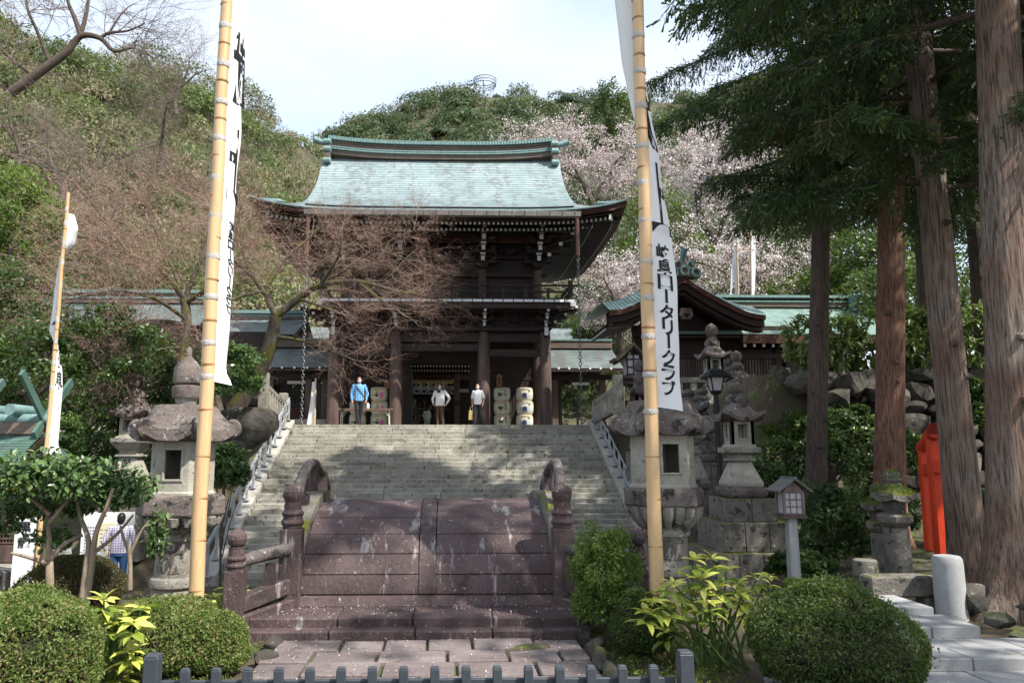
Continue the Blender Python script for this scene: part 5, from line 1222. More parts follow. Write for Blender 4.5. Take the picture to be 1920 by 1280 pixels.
def big_lantern(px, Y, label, zs, ws, text, rot=0.0):
    """zs: picture heights of (tip, jewel top, jewel bottom, neck, roof top, roof edge, box bottom, slab bottom, bowl bottom, shaft ring, foot); ws: picture widths"""
    t = thing('stone_lantern', (XA(px, Y), Y, ZA(zs['foot'], Y)), label, 'stone lantern', 'large stone lanterns before the stairs'); zb = t.location.z
    k = ppm(px, 900, Y); z = lambda py: ZA(py, Y)-zb; r = lambda w: w/k/2
    rot0 = -math.pi/2
    m = MB(); m.lathe([(r(ws['jew'])*.92, z(zs['neck'])), (r(ws['jew'])*1.0, z(zs['neck'])+.03), (r(ws['jew'])*1.02, z(zs['jb'])-.02), (r(ws['jew'])*.80, z(zs['jb'])), (r(ws['jew'])*.97, z(zs['jb'])+.03), (r(ws['jew'])*1.0, (z(zs['jt'])+z(zs['jb']))/2), (r(ws['jew'])*.92, z(zs['jt'])-.02), (r(ws['jew'])*.62, z(zs['jt'])+.05), (r(ws['jew'])*.22, z(zs['jt'])+.12), (.035, z(zs['tip'])-.03), (.008, z(zs['tip']))], 22)
    m.build('finial', MT['stone_cap'], t, smooth=True)
    m = MB(); m.lathe([(r(ws['jew'])*.62, z(zs['roof'])-.03), (r(ws['jew'])*.80, z(zs['neck']))], 18); m.build('finial_neck', MT['stone'], t, smooth=True)
    m = MB(); kasa(m, 6, r(ws['rtop']), r(ws['roof'])*.92, z(zs['roof']), z(zs['edge'])+.13, .10, .14, 1.35, rot0+math.pi/6, .10)
    ro = m.build('roof', MT['stone_cap'], t, smooth=True)
    for q in range(6):
        m = MB(); scroll(m, r(ws['roof'])*.86, rot0+math.pi/6+q*math.pi/3, z(zs['edge'])+.10, .115); m.build('corner_scroll', MT['stone_cap'], ro, smooth=True)
    firebox(t, 6, r(ws['box'])/.93, z(zs['slabt']), z(zs['edge'])+.02, MT['stone_pale'], rot0, (0, 3), win=.56)
    m = MB(); m.lathe([(r(ws['slab'])*.93, z(zs['slabt'])+.02), (r(ws['slab']), z(zs['slabt'])-.02), (r(ws['slab'])*1.0, z(zs['slabb'])), (r(ws['slab'])*.92, z(zs['slabb'])-.02)], 6, rot=rot0+math.pi/6); m.build('platform', MT['stone_cap'], t, bevel=.015)
    m = MB()
    nP = 18
    for q in range(nP):
        a = 2*math.pi*q/nP; rr = r(ws['slab'])*.80; w = rr*.37
        M = Matrix.Rotation(a, 4, 'Z')
        pts = [(rr, z(zs['slabb'])-.01), (rr*.97, z(zs['slabb'])*.6+z(zs['bowl'])*.4), (r(ws['sh'])*1.05, z(zs['bowl']))]
        m.tube([tuple(M @ Vector((x, 0, zz))) for x, zz in pts], [w*.46, w*.46, w*.30], 8)
    m.lathe([(r(ws['sh'])*1.0, z(zs['bowl'])-.01), (r(ws['slab'])*.70, z(zs['slabb'])-.08), (r(ws['slab'])*.80, z(zs['slabb'])-.005)], 18)
    m.build('lotus_bowl', MT['stone'], t, smooth=True)
    s = r(ws['sh']); zr_ = z(zs['ring']); zbo = z(zs['bowl'])
    m = MB(); m.lathe([(s*1.06, 0), (s*1.06, zr_-.10), (s*1.02, zr_-.08), (s*1.16, zr_-.05), (s*1.18, zr_), (s*1.12, zr_+.04), (s*.98, zr_+.06), (s*.94, (zr_+zbo)/2), (s*.98, zbo-.14), (s*1.08, zbo-.12), (s*1.12, zbo-.07), (s*1.06, zbo-.02), (s*1.0, zbo)], 30); m.build('shaft', MT['stone'], t, smooth=True)
    m = MB(); m.lathe([(s*1.7, -.7), (s*1.7, -.05), (s*1.2, .02)], 6, rot=rot0+math.pi/6); m.build('base', MT['stone_dark'], t)
    rs = s*.965
    for ch, zc, sz, a0 in text:
        rr_ = lambda x, y: None
        def fn(x, y, a0=a0, zc=zc): a = -math.pi/2+a0+x/rs; f_ = rs*(1.0+.045*abs((y-(zr_+zbo)/2)/(zbo-zr_))**1.5)+.006; return (f_*math.cos(a), f_*math.sin(a), y)
        m = MB(); glyph_mesh(m, ch, fn, sz*.8, sz, 0, zc); m.build('carved_character', MT['stone_dark'], t)
    return t
zl = dict(tip=652, jt=688, jb=724, neck=748, roof=762, edge=826, slabt=928, slabb=962, bowl=990, ring=1085, foot=1165)
wl = dict(jew=54, rtop=118, roof=205, box=112, slab=168, sh=82)
Yl = 9.5; lz = lambda py: ZA(py, Yl)-ZA(1165, Yl)
big_lantern(344, Yl, 'large stone lantern with curled roof corners behind the left bamboo flagpole', zl, wl, [('献', lz(1038), .38, .0), ('奉', lz(1128), .26, .0)])
zl2 = dict(tip=640, jt=680, jb=716, neck=740, roof=752, edge=815, slabt=916, slabb=946, bowl=985, ring=1068, foot=1150)
wl2 = dict(jew=54, rtop=122, roof=190, box=112, slab=150, sh=80)
Yl2 = 10.0; lz2 = lambda py: ZA(py, Yl2)-ZA(1150, Yl2)
big_lantern(1242, Yl2, 'large stone lantern with mossy roof and lotus bowl behind the right bamboo flagpole', zl2, wl2, [('献', lz2(1020), .36, .10)])
def square_lantern(px, Y, label, top, roof, edge, boxb, slabb, pedt, pedb, foot, w, steps=(), text='', grp='square stone lanterns on tall pedestals', ms=('stone_cap', 'stone_pale', 'stone'), jew=.15):
    k = ppm(px, 850, Y); t = thing('stone_lantern', (XA(px, Y), Y, ZA(foot, Y)), label, 'stone lantern', grp); zb = t.location.z
    z = lambda py: ZA(py, Y)-zb; r = w/k/2; a0 = math.pi/4; c_, p_, s_ = (MT[q] for q in ms)
    zt = z(top); zr_ = z(roof)
    jr = r*.36
    m = MB(); H_ = zt-zr_
    m.lathe([(jr*1.3, zr_-.02), (jr*1.35, zr_+H_*.12), (jr*.9, zr_+H_*.30), (jr*.7, zr_+H_*.36), (jr*1.0, zr_+H_*.46), (jr*1.15, zr_+H_*.66), (jr*.95, zr_+H_*.86), (jr*.3, zr_+H_*.97), (.01, zt)], 16); m.build('finial', c_, t, smooth=True)
    m = MB(); kasa(m, 4, r*.42, r*1.25, zr_, z(edge)+.05, r*.30, .07, 1.9, a0, .06); m.build('roof', c_, t, smooth=True)
    firebox(t, 4, r*.72, z(boxb), z(edge)+.02, p_, -math.pi/2, (0, 1, 2, 3), win=.48)
    m = MB(); m.lathe([(r*.98, z(boxb)), (r*.98, z(boxb)-.10), (r*.55, z(slabb)), (r*.55, z(pedt)+.06), (r*.74, z(pedt)+.05), (r*.74, z(pedt))], 4, rot=a0); m.build('platform', s_, t, bevel=.01)
    m = MB(); m.lathe([(r*.50, z(pedt)), (r*1.02, z(pedb)+.06), (r*.98, z(pedb))], 4, rot=a0); m.build('pedestal', p_, t, bevel=.012)
    zc = z(pedb)
    if text:
        m = MB(); h = z(pedt)-z(pedb); ap = r*.707
        for q, ch in enumerate(text):
            def fn(x, y): kk = (y-z(pedb))/h; return (x, -(ap*(1.02-.52*kk))-.008, y)
            glyph_mesh(m, ch, fn, h*.36, h*.40, 0, z(pedt)-h*(.27+.46*q))
        m.build('characters', MT['black'], t)
    m = MB(); m.lathe([(r*1.15, zc), (r*1.22, zc-.06), (r*1.15, zc-.14), (r*1.0, zc-.2)], 4, rot=a0)
    m.build('foot_slab', MT['stone_cap'], t, bevel=.015)
    zc -= .2; prev = zc
    for (py, wp) in steps:
        zz = z(py); hw = wp/k/2
        nb = max(2, round(hw*2/.42))
        for fx in range(nb):
            x = -hw+2*hw*(fx+.5)/nb; m = MB(); m.box(x, 0, zz, 2*hw/nb-.008, 2*hw, prev-zz-.002); m.build('plinth_stone', MT['stone_moss'], t, bevel=.012)
        prev = zz
    if not steps: m = MB(); m.lathe([(r*.98, 0), (r*.98, zc)], 4, rot=a0); m.build('plinth_stone', MT['stone_cap'], t, bevel=.01)
    return t
square_lantern(246, 20.0, 'slender square stone lantern with inscribed pedestal left of the large left lantern', 702, 745, 782, 822, 846, 856, 905, 1045, 84, text='献奉', steps=((960, 84), (1045, 84)))
square_lantern(1386, 14.0, 'square stone lantern with ball finial on a stepped mossy plinth', 708, 752, 787, 838, 852, 864, 912, 1120, 86, steps=((975, 92), (1028, 128), (1085, 168), (1120, 178)))
sq = square_lantern(1345, 19.5, 'dark stone lantern with stacked ring finial in front of the side hall', 604, 645, 670, 700, 712, 722, 760, 850, 58, steps=((850, 60),), grp='old lanterns on the terrace slope')
square_lantern(1390, 20.5, 'grey stone lantern with round ball finial beside the slatted window', 655, 690, 712, 742, 752, 760, 790, 850, 54, steps=((850, 56),), grp='old lanterns on the terrace slope')
square_lantern(1370, 21.5, 'small stone lantern between two taller ones at the terrace', 668, 695, 708, 735, 745, 752, 780, 840, 40, steps=((840, 46),), grp='old lanterns on the terrace slope')
square_lantern(1322, 17.0, 'dark squat stone lantern behind the black lamp post', 726, 748, 775, 800, 812, 822, 850, 930, 52, steps=((930, 60),), grp='old lanterns on the terrace slope', ms=('stone_dark', 'stone_dark', 'stone_dark'))
square_lantern(1294, 15.5, 'dark stone lantern with round cap just right of the large right lantern', 728, 752, 770, 810, 835, 850, 900, 1000, 66, steps=((1000, 70),), grp='old lanterns on the terrace slope', ms=('stone_dark', 'stone', 'stone'))
square_lantern(1204, 18.0, 'dark stone lantern mostly hidden behind the right bamboo flagpole', 672, 712, 738, 770, 785, 795, 830, 900, 46, steps=((900, 50),), grp='old lanterns on the terrace slope', ms=('stone_dark', 'stone_dark', 'stone_dark'))
# mossy pair
def mossy(px, Y, label, top, foot, w):
    k = ppm(px, 950, Y); t = thing('stone_lantern', (XA(px, Y), Y, ZA(foot, Y)), label, 'stone lantern', 'mossy old lanterns'); h = ZA(top, Y)-t.location.z; r = w/k/2
    m = MB(); m.lathe([(r*.30, h*.86), (r*.42, h*.90), (r*.36, h*.97), (r*.12, h)], 12); m.build('finial', MT['stone_moss'], t, smooth=True)
    m = MB(); kasa(m, 6, r*.35, r*1.0, h*.87, h*.76, .03, .07, 1.6, 0, .05); m.build('roof', MT['stone_moss'], t, smooth=True)
    m = MB(); m.lathe([(r*.52, h*.58), (r*.52, h*.75)], 6); m.build('firebox', MT['stone_dark'], t, bevel=.01)
    m = MB(); m.lathe([(r*.50, h*.46), (r*.80, h*.51), (r*.84, h*.57), (r*.60, h*.59)], 6); m.build('platform', MT['stone_moss'], t, bevel=.01)
    m = MB(); m.lathe([(r*.56, 0), (r*.52, h*.46)], 14); m.build('shaft', MT['stone_moss'], t, smooth=True)
    lv = Leaves(); a = rng.random(900)*6.28; q = rng.random(900)**.6
    P = np.stack([np.cos(a)*q*r*.95, np.sin(a)*q*r*.95, h*(.875-.10*q**1.2)+.012+.01*rng.random(900)], 1)
    q2 = unit(260); q2[:, 2] = abs(q2[:, 2]); P = np.concatenate([P, q2*np.array([r*.42, r*.42, h*.09])+np.array([0, 0, h*.91])])
    lv.cloud(P, .03, .2+.8*rng.random(len(P)), aspect=.5, nrm=np.array([0, 0, 1.]), nb=.3); lv.build('moss', MT['l_grass'], t, kind='stuff')
    return t
mossy(1668, 9.6, 'moss capped stone lantern in front of the other beside the red gate', 880, 1085, 82)
mossy(1640, 10.4, 'moss capped stone lantern half hidden behind the other one', 905, 1082, 66)

# ================================================================== WOODEN LANTERN POST, BLACK LAMP POST
Yw = 9.2; t = thing('wooden_lantern', (XA(1475, Yw), Yw, ZA(1090, Yw)), 'small roofed wooden lantern with white lattice panes on a white post', 'lantern post'); zb = t.location.z; z = lambda py: ZA(py, Yw)-zb
m = MB(); m.box(0, 0, 0, .15, .15, z(968), top=.9); m.build('post', mat('flaking_white_post', (.30,.30,.29), (.50,.50,.48), 8, stretch=(1,1,.2), spots=(((.14,.12,.10), 8, .60),), bump=.4), t, bevel=.008)
m = MB(); m.box(0, 0, z(971), .36, .34, .03); m.box(0, 0, z(966), .30, .28, .02); m.build('lamp_floor', MT['column'], t)
wl_ = mat('faded_pinkish_timber', (.17,.12,.105), (.26,.20,.18), 8, stretch=(1,1,.3), bump=.3)
for sx in (-1, 1):
    for sy in (-1, 1): m = MB(); m.box(sx*.145, sy*.13, z(964), .035, .035, z(922)-z(964)); m.build('corner_post', wl_, t)
m = MB(); m.box(0, 0, z(963), .26, .23, z(923)-z(963)); m.build('pane', MT['glassy'], t)
for x in (-.05, .05): m = MB(); m.box(x, -.122, z(963), .012, .012, z(923)-z(963)); m.build('pane_bar', wl_, t)
for k in range(4): m = MB(); m.box(0, -.124, z(963)+(z(923)-z(963))*k/3-.006, .27, .012, .014); m.build('pane_bar', wl_, t)
m = MB(); m.prism([(-.16, z(922)), (.16, z(922)), (0, z(900))], 'y', -.14, .14); m.build('gable_panel', wl_, t)
for sg in (-1, 1): m = MB(); m.bar((0, 0, z(897)), (sg*.26, 0, z(921)), .46, .022, up=(0, 0, 1)); m.build('roof_slope', MT['gutter'], t)
m = MB(); m.box(0, 0, z(897)-.005, .05, .48, .03); m.build('roof_ridge', MT['copper_d'], t)
t.scale = (.80, .80, 1.0)
Yb = 15.0; t = thing('lamp_post', (XA(1348, Yb), Yb, ZA(1000, Yb)), 'tall black lamp post with a glazed lantern head', 'lamp post'); zb = t.location.z; z = lambda py: ZA(py, Yb)-zb
m = MB(); m.lathe([(.085, 0), (.085, .3), (.06, .34), (.055, z(738))], 12); m.build('post', MT['blackmetal'], t, smooth=True)
m = MB(); m.lathe([(.10, z(738)), (.13, z(733)), (.13, z(731))], 4, rot=.785); m.build('lamp_base', MT['blackmetal'], t)
m = MB(); m.lathe([(.12, z(731)), (.185, z(706))], 4, rot=.785); m.build('glass', MT['glassy'], t)
for q in range(4):
    a = .785+q*1.5708; m = MB(); m.bar((.125*math.cos(a), .125*math.sin(a), z(731)), (.19*math.cos(a), .19*math.sin(a), z(706)), .022, .022); m.build('frame_bar', MT['blackmetal'], t)
m = MB(); m.lathe([(.33, z(707)), (.34, z(706)+.01), (.17, z(693)), (.03, z(686)), (.02, z(683))], 4, rot=.785); m.build('lamp_roof', MT['blackmetal'], t)
m = MB(); m.box(0, -.01, z(726), .08, .012, .14); m.build('bulb', MT['white'], t)

# ================================================================== RED GATE seen from the side
Yt = 11.0; x0 = XA(1752, Yt); xf = XA(1733, 12.7)
t = thing('torii_gate', (x0, Yt, ZA(1065, Yt)), 'bright vermilion torii gate seen from its side between two cedar trunks', 'torii'); zb = t.location.z; zt_ = ZA(806, Yt-.35)-zb
dx, dy = xf-x0, 1.7; dn = Vector((dx, dy, 0)).normalized()
for q, f_ in enumerate((0, 1)):
    m = MB(); m.box(dx*f_, dy*f_, 0, .20, .20, zt_-.04-.22*f_, top=.82, rz=-.2); m.build('pillar', MT['vermil'], t, bevel=.02)
a = Vector((0, 0, zt_))-dn*.42; b_ = Vector((dx, dy, zt_-.24))+dn*.35
m = MB(); m.tube([tuple(a), tuple((a+b_)/2-Vector((0, 0, .02))), tuple(b_)], .105, 20); m.build('top_beam', MT['vermil'], t, smooth=True)
m = MB(); m.tube([tuple(a-dn*.006), tuple(a-dn*.001)], .108, 20); m.build('beam_end', mat('dull_red_end', (.20,.018,.010), (.27,.03,.014), 20), t)
m = MB(); m.bar(Vector((0, 0, zt_-.52))-dn*.2, Vector((dx, dy, zt_-.62))+dn*.2, .10, .19); m.build('tie_beam', MT['vermil'], t, bevel=.01)
m = MB(); m.box(.13, -.10, zt_-.58, .09, .09, .24); m.build('wedge', MT['vermil'], t, bevel=.01)

# ================================================================== BASIN STONES AND STEPS AT RIGHT
Yp = 7.6
def pillar_stone(px, Y, pt, pb, w, label, cat='bollard', grp='squat stone posts by the right steps'):
    k = ppm(px, 1090, Y); t = thing('stone_post', (XA(px, Y), Y, ZA(pb, Y)), label, cat, grp); h = ZA(pt, Y)-t.location.z; r = w/k/2
    m = MB(); m.lathe([(r*1.02, -.1), (r, 0), (r*.99, h*.84), (r*.95, h*.94), (r*.84, h*.985), (r*.5, h)], 20); m.build('post', MT['granite'] if w > 50 else MT['stone_moss'], t, smooth=True); return t
pillar_stone(1757, Yp, 1043, 1152, 52, 'pale rounded granite post at the right end of the mossy stone bar')
pillar_stone(1606, 8.1, 1050, 1092, 44, 'low mossy stone post at the left end of the mossy stone bar')
t = thing('stone_bar', (XA(1670, 7.9), 7.9, ZA(1150, 7.9)), 'long mossy stone bar lying between two stone posts', 'stone bar')
wd = XA(1738, 7.9)-XA(1604, 7.9); hh = ZA(1080, 7.9)-ZA(1150, 7.9)
m = MB(); m.box(0, 0, hh*.42, wd, .22, hh*.58); m.build('bar', MT['stone_moss'], t, bevel=.02)
for x in (-wd*.38, wd*.38): m = MB(); m.box(x, 0, -.05, .22, .2, hh*.42+.05); m.build('foot', MT['stone_moss'], t, bevel=.02)
# stone steps: three low terraces of granite slabs
st = MB(); st.box(XA(1800, 5)+1.5, 4.2, -.14, 5.5, 3.3, .09); sp = st.build('side_path', MT['granite'], kind='structure')
def slabs(x0, x1, y0, y1, z, nx, ny, th=.095, skew=0.0):
    for j in range(ny):
        for i in range(nx):
            a = x0+(x1-x0)*i/nx + (.17 if j % 2 and 0 < i else 0); b_ = x0+(x1-x0)*(i+1)/nx + (.17 if j % 2 and i < nx-1 else 0)
            ya, yb = y0+(y1-y0)*j/ny, y0+(y1-y0)*(j+1)/ny
            m = MB(); m.box((a+b_)/2, (ya+yb)/2, z-th, b_-a-.008, yb-ya-.008, th+random.uniform(-.003, .003)); m.build('paving_slab', MT['granite'], sp, bevel=.006)
gX = lambda px, py, z: G(px, py, z).x
Y1, Y2, Y3 = G(1700, 1258, 0).y, G(1700, 1196, .09).y, G(1700, 1151, .18).y
slabs(gX(1600, 1258, 0), gX(1960, 1258, 0)+1.2, 3.0, Y1, .0, 4, 4)
slabs(gX(1600, 1236, .09), gX(1960, 1236, .09)+.4, Y1-.01, Y2, .09, 4, 2)
slabs(gX(1560, 1175, .18), gX(1842, 1175, .18), Y2-.01, Y3, .18, 3, 2)
slabs(gX(1640, 1138, .24), gX(1752, 1138, .24), Y3-.01, Y3+.6, .24, 2, 1)

# ================================================================== RETAINING WALLS OF ROUGH STONES
def rock_wall(label, rows, Yf, x_of, size, name='retaining_wall', jitter=.25, seed=11, mt_=None):
    g = random.Random(seed); t = thing(name, (x_of(0, .5), Yf(.5), rows[0]), label, 'stone wall'); o0 = Vector(t.location)
    z = rows[0]; k = 0; cnt = 0
    while z < rows[1]:
        h = size*g.uniform(.62, 1.0); u = -g.random()*.05; q = (z-rows[0])/(rows[1]-rows[0])
        Lx = x_of(1, q)-x_of(0, q)
        while u < 1:
            w = size*g.uniform(.8, 1.7)/Lx; x = x_of(u+w/2, q) if False else x_of(0, q)+Lx*(u+w/2); y = Yf(u+w/2)+q*.25
            o = bpy.data.objects.new('wall_stone', g.choice(ROCKS)); link(o, t); hh = h*g.uniform(.85, 1.3)
            o.location = Vector((x, y+g.uniform(-.10, .10), z+h/2+g.uniform(-.06, .06)))-o0; o.scale = (w*Lx*1.06, size*1.1, hh*1.10); o.rotation_euler = (g.uniform(-.15, .15), g.uniform(-.18, .18), g.uniform(-.2, .2)+(math.pi if g.random() < .5 else 0))
            u += w; cnt += 1
        z += h*.96
    return t
XW0, XW1 = XA(1478, 17.2), XA(2000, 17.2)
rock_wall('dark retaining wall of rough natural stones behind the cedar trunks', (Hs(7.2, 16.5)-.2, ZA(705, 17.2)), lambda u: 17.2-.9*u, lambda u, q: XW0+(XW1-XW0)*u, .50)
for k, (px, py, w, h, Y) in enumerate(((1515, 718, 92, 46, 16.9), (1596, 722, 84, 52, 16.7), (1568, 748, 70, 38, 16.6), (1660, 735, 80, 60, 16.5))):
    p = W(px, py, Y); kk = ppm(px, py, Y); rock('boulder', p, (w/kk*1.05, .8, h/kk*1.1), rz=.1*k, label=['large flat topped boulder at the left end of the retaining wall top','second large boulder on the retaining wall beside the dark cedar trunk','smaller boulder wedged under the big ones on the wall top','boulder on the wall top behind the red brown cedar trunk'][k], cat='boulder', group='boulders along the wall top')
XV0, XV1 = XA(1858, 6.4), XA(1990, 6.4)
rock_wall('low wall of pale rough stones at the right edge beside the cedar roots', (.0, ZA(1138, 6.4)), lambda u: 6.6-.5*u, lambda u, q: XV0+(XV1-XV0)*u, .19, seed=4)
p = G(1806, 1170, .1); rock('boulder', (p.x+.62, p.y+.75, .2), (.30, .3, .30), label='mossy dark boulder against the roots of the largest cedar', cat='boulder')
for k, (px, py, w, h, Y) in enumerate(((468, 800, 95, 88, 21.0), (430, 850, 60, 60, 19.5), (440, 782, 60, 40, 21.6))):
    p = W(px, py, Y); kk = ppm(px, py, Y); rock('boulder', p, (w/kk, .9, h/kk), label=['brown boulder below the maple trunk left of the stairs','lower boulder among ferns left of the stairs','mossy stone around the foot of the maple trunk'][k], cat='boulder', group='boulders left of the stairs')
# ================================================================== VEGETATION
def bigleaves(lv, C, A, N, size, v, aspect=.4, curl=.25):
    """broad leaves with a folded midrib; 6 quads each"""
    C = np.asarray(C, float); n = len(C); A = A/np.linalg.norm(A, axis=1, keepdims=True)
    N = N-A*(N*A).sum(1, keepdims=True); N /= np.linalg.norm(N, axis=1, keepdims=True)+1e-9; B = np.cross(N, A)
    size = np.broadcast_to(size, n)[:, None]; T = [0, .3, .68, 1.0]; Wd = [.04, .5, .40, .01]
    pts = []
    for t, w in zip(T, Wd):
        mid = C + A*size*t - N*size*curl*t*t
        for s_ in (-1, 0, 1): pts.append(mid + B*size*aspect*w*s_ + N*size*.08*abs(s_)*w*2)
    V = np.stack(pts, 1); q = []
    for k in range(3):
        for s_ in (0, 1): q.append([3*k+s_, 3*k+s_+1, 3*k+3+s_+1, 3*k+3+s_])
    Q = np.array(q); VV = V[:, Q].reshape(-1, 3)
    lv.V.append(VV); lv.a.append(np.repeat(np.broadcast_to(v, n), 24)); lv.n += len(VV)
def limbs_px(lines, Y, jit=.0, seed=1):
    """limbs drawn as ((px, py, dY), ...) with radii"""
    out = []
    for pts, r0, r1 in lines:
        P = [np.array(W(p[0], p[1], Y+(p[2] if len(p) > 2 else 0))) for p in pts]
        out.append((P, r0, r1))
    return out
def limb_segs(limbs, sub=4):
    segs = []; nodes = []
    for P, r0, r1 in limbs:
        n = len(P); Q = []
        for i in range(n-1):
            p0, p1, p2, p3 = P[max(i-1, 0)], P[i], P[i+1], P[min(i+2, n-1)]
            for k in range(sub):
                t = k/sub; Q.append(.5*((2*p1)+(-p0+p2)*t+(2*p0-5*p1+4*p2-p3)*t*t+(-p0+3*p1-3*p2+p3)*t**3))
        Q.append(P[-1]); m = len(Q)-1
        for i in range(m):
            a, b = r0+(r1-r0)*i/m, r0+(r1-r0)*(i+1)/m; segs.append((Q[i], Q[i+1], a, b)); d = Q[i+1]-Q[i]; nodes.append((Q[i+1], d/np.linalg.norm(d), b, i/m))
    return segs, nodes
def smooth_limbs(name, limbs, mat_, parent, n=9):
    m = MB()
    for P, r0, r1 in limbs:
        s_, _ = limb_segs([(P, r0, r1)]); pts = [s_[0][0]]+[q[1] for q in s_]; m.tube([tuple(p) for p in pts], [s_[0][2]]+[q[3] for q in s_], n)
    return m.build(name, mat_, parent, smooth=True)

# ---------------------------------------------------------------- cedars
def cedar(base, top, r, label, mt_, zc, R0, ztop, nb, detail=1.0, flare=1.35, seed=1, leaf=True, left=None, droop=.5):
    g = np.random.default_rng(seed); base = Vector(base); top = Vector(top); t = thing('cedar_tree', base, label, 'tree', 'tall cedars on the right')
    d = (top-base); ax = d/d.z
    def c(z): return ax*z
    hz_ = ztop-base.z; m = MB(); na = 40; V = []
    zs_ = list(np.concatenate([np.linspace(-.3, 1.4, 12), np.linspace(1.8, hz_, 26)])); ph = g.random(5)*6.28
    for z in zs_:
        f = 1+ (flare-1)*math.exp(-max(z, 0)/.35) + (flare-1)*.28*math.exp(-max(z, 0)/.9)
        rr = r*f*(1-.55*max(z, 0)/hz_); p = c(z)
        for i in range(na):
            a = 2*math.pi*i/na; k = 1+.030*math.sin(7*a+ph[0]+z*.3)+.022*math.sin(13*a+ph[1]-z*.22)+.014*math.sin(19*a+ph[3])+ (f-1)*.42*math.sin(5*a+ph[2])+.02*math.sin(z*2.1+a*2)
            V.append((p.x+math.cos(a)*rr*k, p.y+math.sin(a)*rr*k, z))
    m.add(V, [(j*na+i, j*na+(i+1) % na, (j+1)*na+(i+1) % na, (j+1)*na+i) for j in range(len(zs_)-1) for i in range(na)]); m.build('trunk', MT[mt_], t, smooth=2).data.polygons.foreach_set('use_smooth', [True]*(na*(len(zs_)-1)))
    for q in range(3):
        z = g.uniform(1.2, 5.5); a = g.uniform(-2.6, -.5); p = c(z); rr = r*(1-.55*z/hz_)*1.0; k_ = MB(); e = np.array([math.cos(a), math.sin(a), -.1])
        k_.tube([tuple(np.array(p)+e*rr*.85), tuple(np.array(p)+e*(rr+.02)), tuple(np.array(p)+e*(rr+.05+.05*g.random()))], [.065, .045, .025], 9); k_.build('knot', MT['cedar_dark' if q % 2 else mt_], t, smooth=True)
    if not leaf: return t
    segs = []; C = []; A = []; S = []; vv = []
    z0 = zc-base.z
    for k in range(nb):
        q = k/nb; z = z0+(hz_-z0)*q**1.15; a = k*2.39996+g.normal()*.25; Lb = R0*(1-q**2.6)**.8*(.70+.4*g.random())+.4
        if left is not None and 9.3 < z+base.z < 14: Lb *= 1+left*max(0, -math.cos(a))
        p = np.array(c(z)); dr = np.array([math.cos(a), math.sin(a), .12]); pts = [p]; n = 7
        for i in range(n):
            dr = dr+np.array([g.normal()*.06, g.normal()*.06, -.10*droop+ (.05 if i > 4 else 0)]); dr /= np.linalg.norm(dr); pts.append(pts[-1]+dr*Lb/n)
        for i in range(n): segs.append((pts[i], pts[i+1], .045*(1-i/n)*min(1, Lb/2)+.006, .045*(1-(i+1)/n)*min(1, Lb/2)+.005))
        ns = int((26 if q < .42 else 10)*detail*Lb/2.5)+6
        vb = .28+.25*g.random()
        for j in range(ns):                    # sprays along the branch
            tt = (.22+.78*(j+.5)/ns)*n; i = min(int(tt), n-1); b0 = pts[i]+(pts[i+1]-pts[i])*(tt-i)
            side = np.cross(dr, [0, 0, 1]); side /= np.linalg.norm(side)+1e-9
            sd = side*(1 if j % 2 else -1)*(.5+.5*g.random())+dr*.5+np.array([0, 0, -.35-.5*g.random()*droop]); sd /= np.linalg.norm(sd)
            ls = (.55+.5*g.random())*(1-.45*tt/n)*min(1.0, .5+Lb/4)
            e = b0+sd*ls; segs.append((b0, e, .008, .003))
            nn = int((40 if q < .42 else 9)*detail)+3; u = g.random(nn); w = g.normal(size=(nn, 3))
            C.append(b0+(e-b0)*u[:, None]+w*.07+np.array([0, 0, -.10])*u[:, None]); A.append(sd*.5+w*.45+np.array([0, 0, -.35])); S.append((.17 if q < .5 and detail > .5 else (.48 if detail > .5 else .75))*(.6+.7*g.random(nn))); vv.append(np.clip(vb+(g.random(nn)-.5)*.45+(.45 if g.random() < .06 else 0), 0, 1))
    C = np.concatenate(C); A = np.concatenate(A); S = np.concatenate(S); lv = Leaves(True)
    V, _ = leafquads(C, S*1.5, .11, axis=A, ab=.90); lv.add(V, np.concatenate(vv))
    br = segs_mesh('branch', segs, MT['cedar_dark'], t, 4, kind='stuff')
    lv.build('crown', MT['l_cedar'], t); return t
def ctop(px, Y, z=12): return None
def pole_pts(pb, pt, Y):
    a = W(pb[0], pb[1], Y); b = W(pt[0], pt[1], Y); return a, b
a, b_ = pole_pts((1530, 930), (1541, 300), 15.0); a = a+(b_-a)*((Hs(a.x, 15.0)-a.z)/(b_.z-a.z))
cedar(a, b_, .205, 'dark trunked cedar, leftmost of the tall cedars, before the retaining wall', 'cedar_dark', ZA(370, 15), 2.1, 21, 84, detail=1.05, seed=2, left=.95)
a, b_ = pole_pts((1668, 920), (1672, 300), 14.0); a = a+(b_-a)*((Hs(a.x, 14.0)-a.z)/(b_.z-a.z))
cedar(a, b_, .265, 'red brown cedar trunk with sunlit bark behind the mossy lanterns', 'cedar', ZA(335, 14), 3.0, 24, 90, detail=1.1, seed=3)
a, b_ = pole_pts((1820, 1105), (1746, 340), 10.0)
cedar(a, b_, .212, 'leaning smooth cedar trunk between the red gate and the largest cedar', 'cedar_grey', ZA(350, 10), 2.9, 24, 86, detail=1.2, seed=4, flare=1.2)
a, b_ = pole_pts((1912, 1165), (1872, 100), 7.6)
cedar(a, b_, .235, 'largest cedar trunk with spreading roots at the right edge', 'cedar_grey', 6.4, 3.2, 24, 70, seed=5, flare=1.75, detail=1.0)
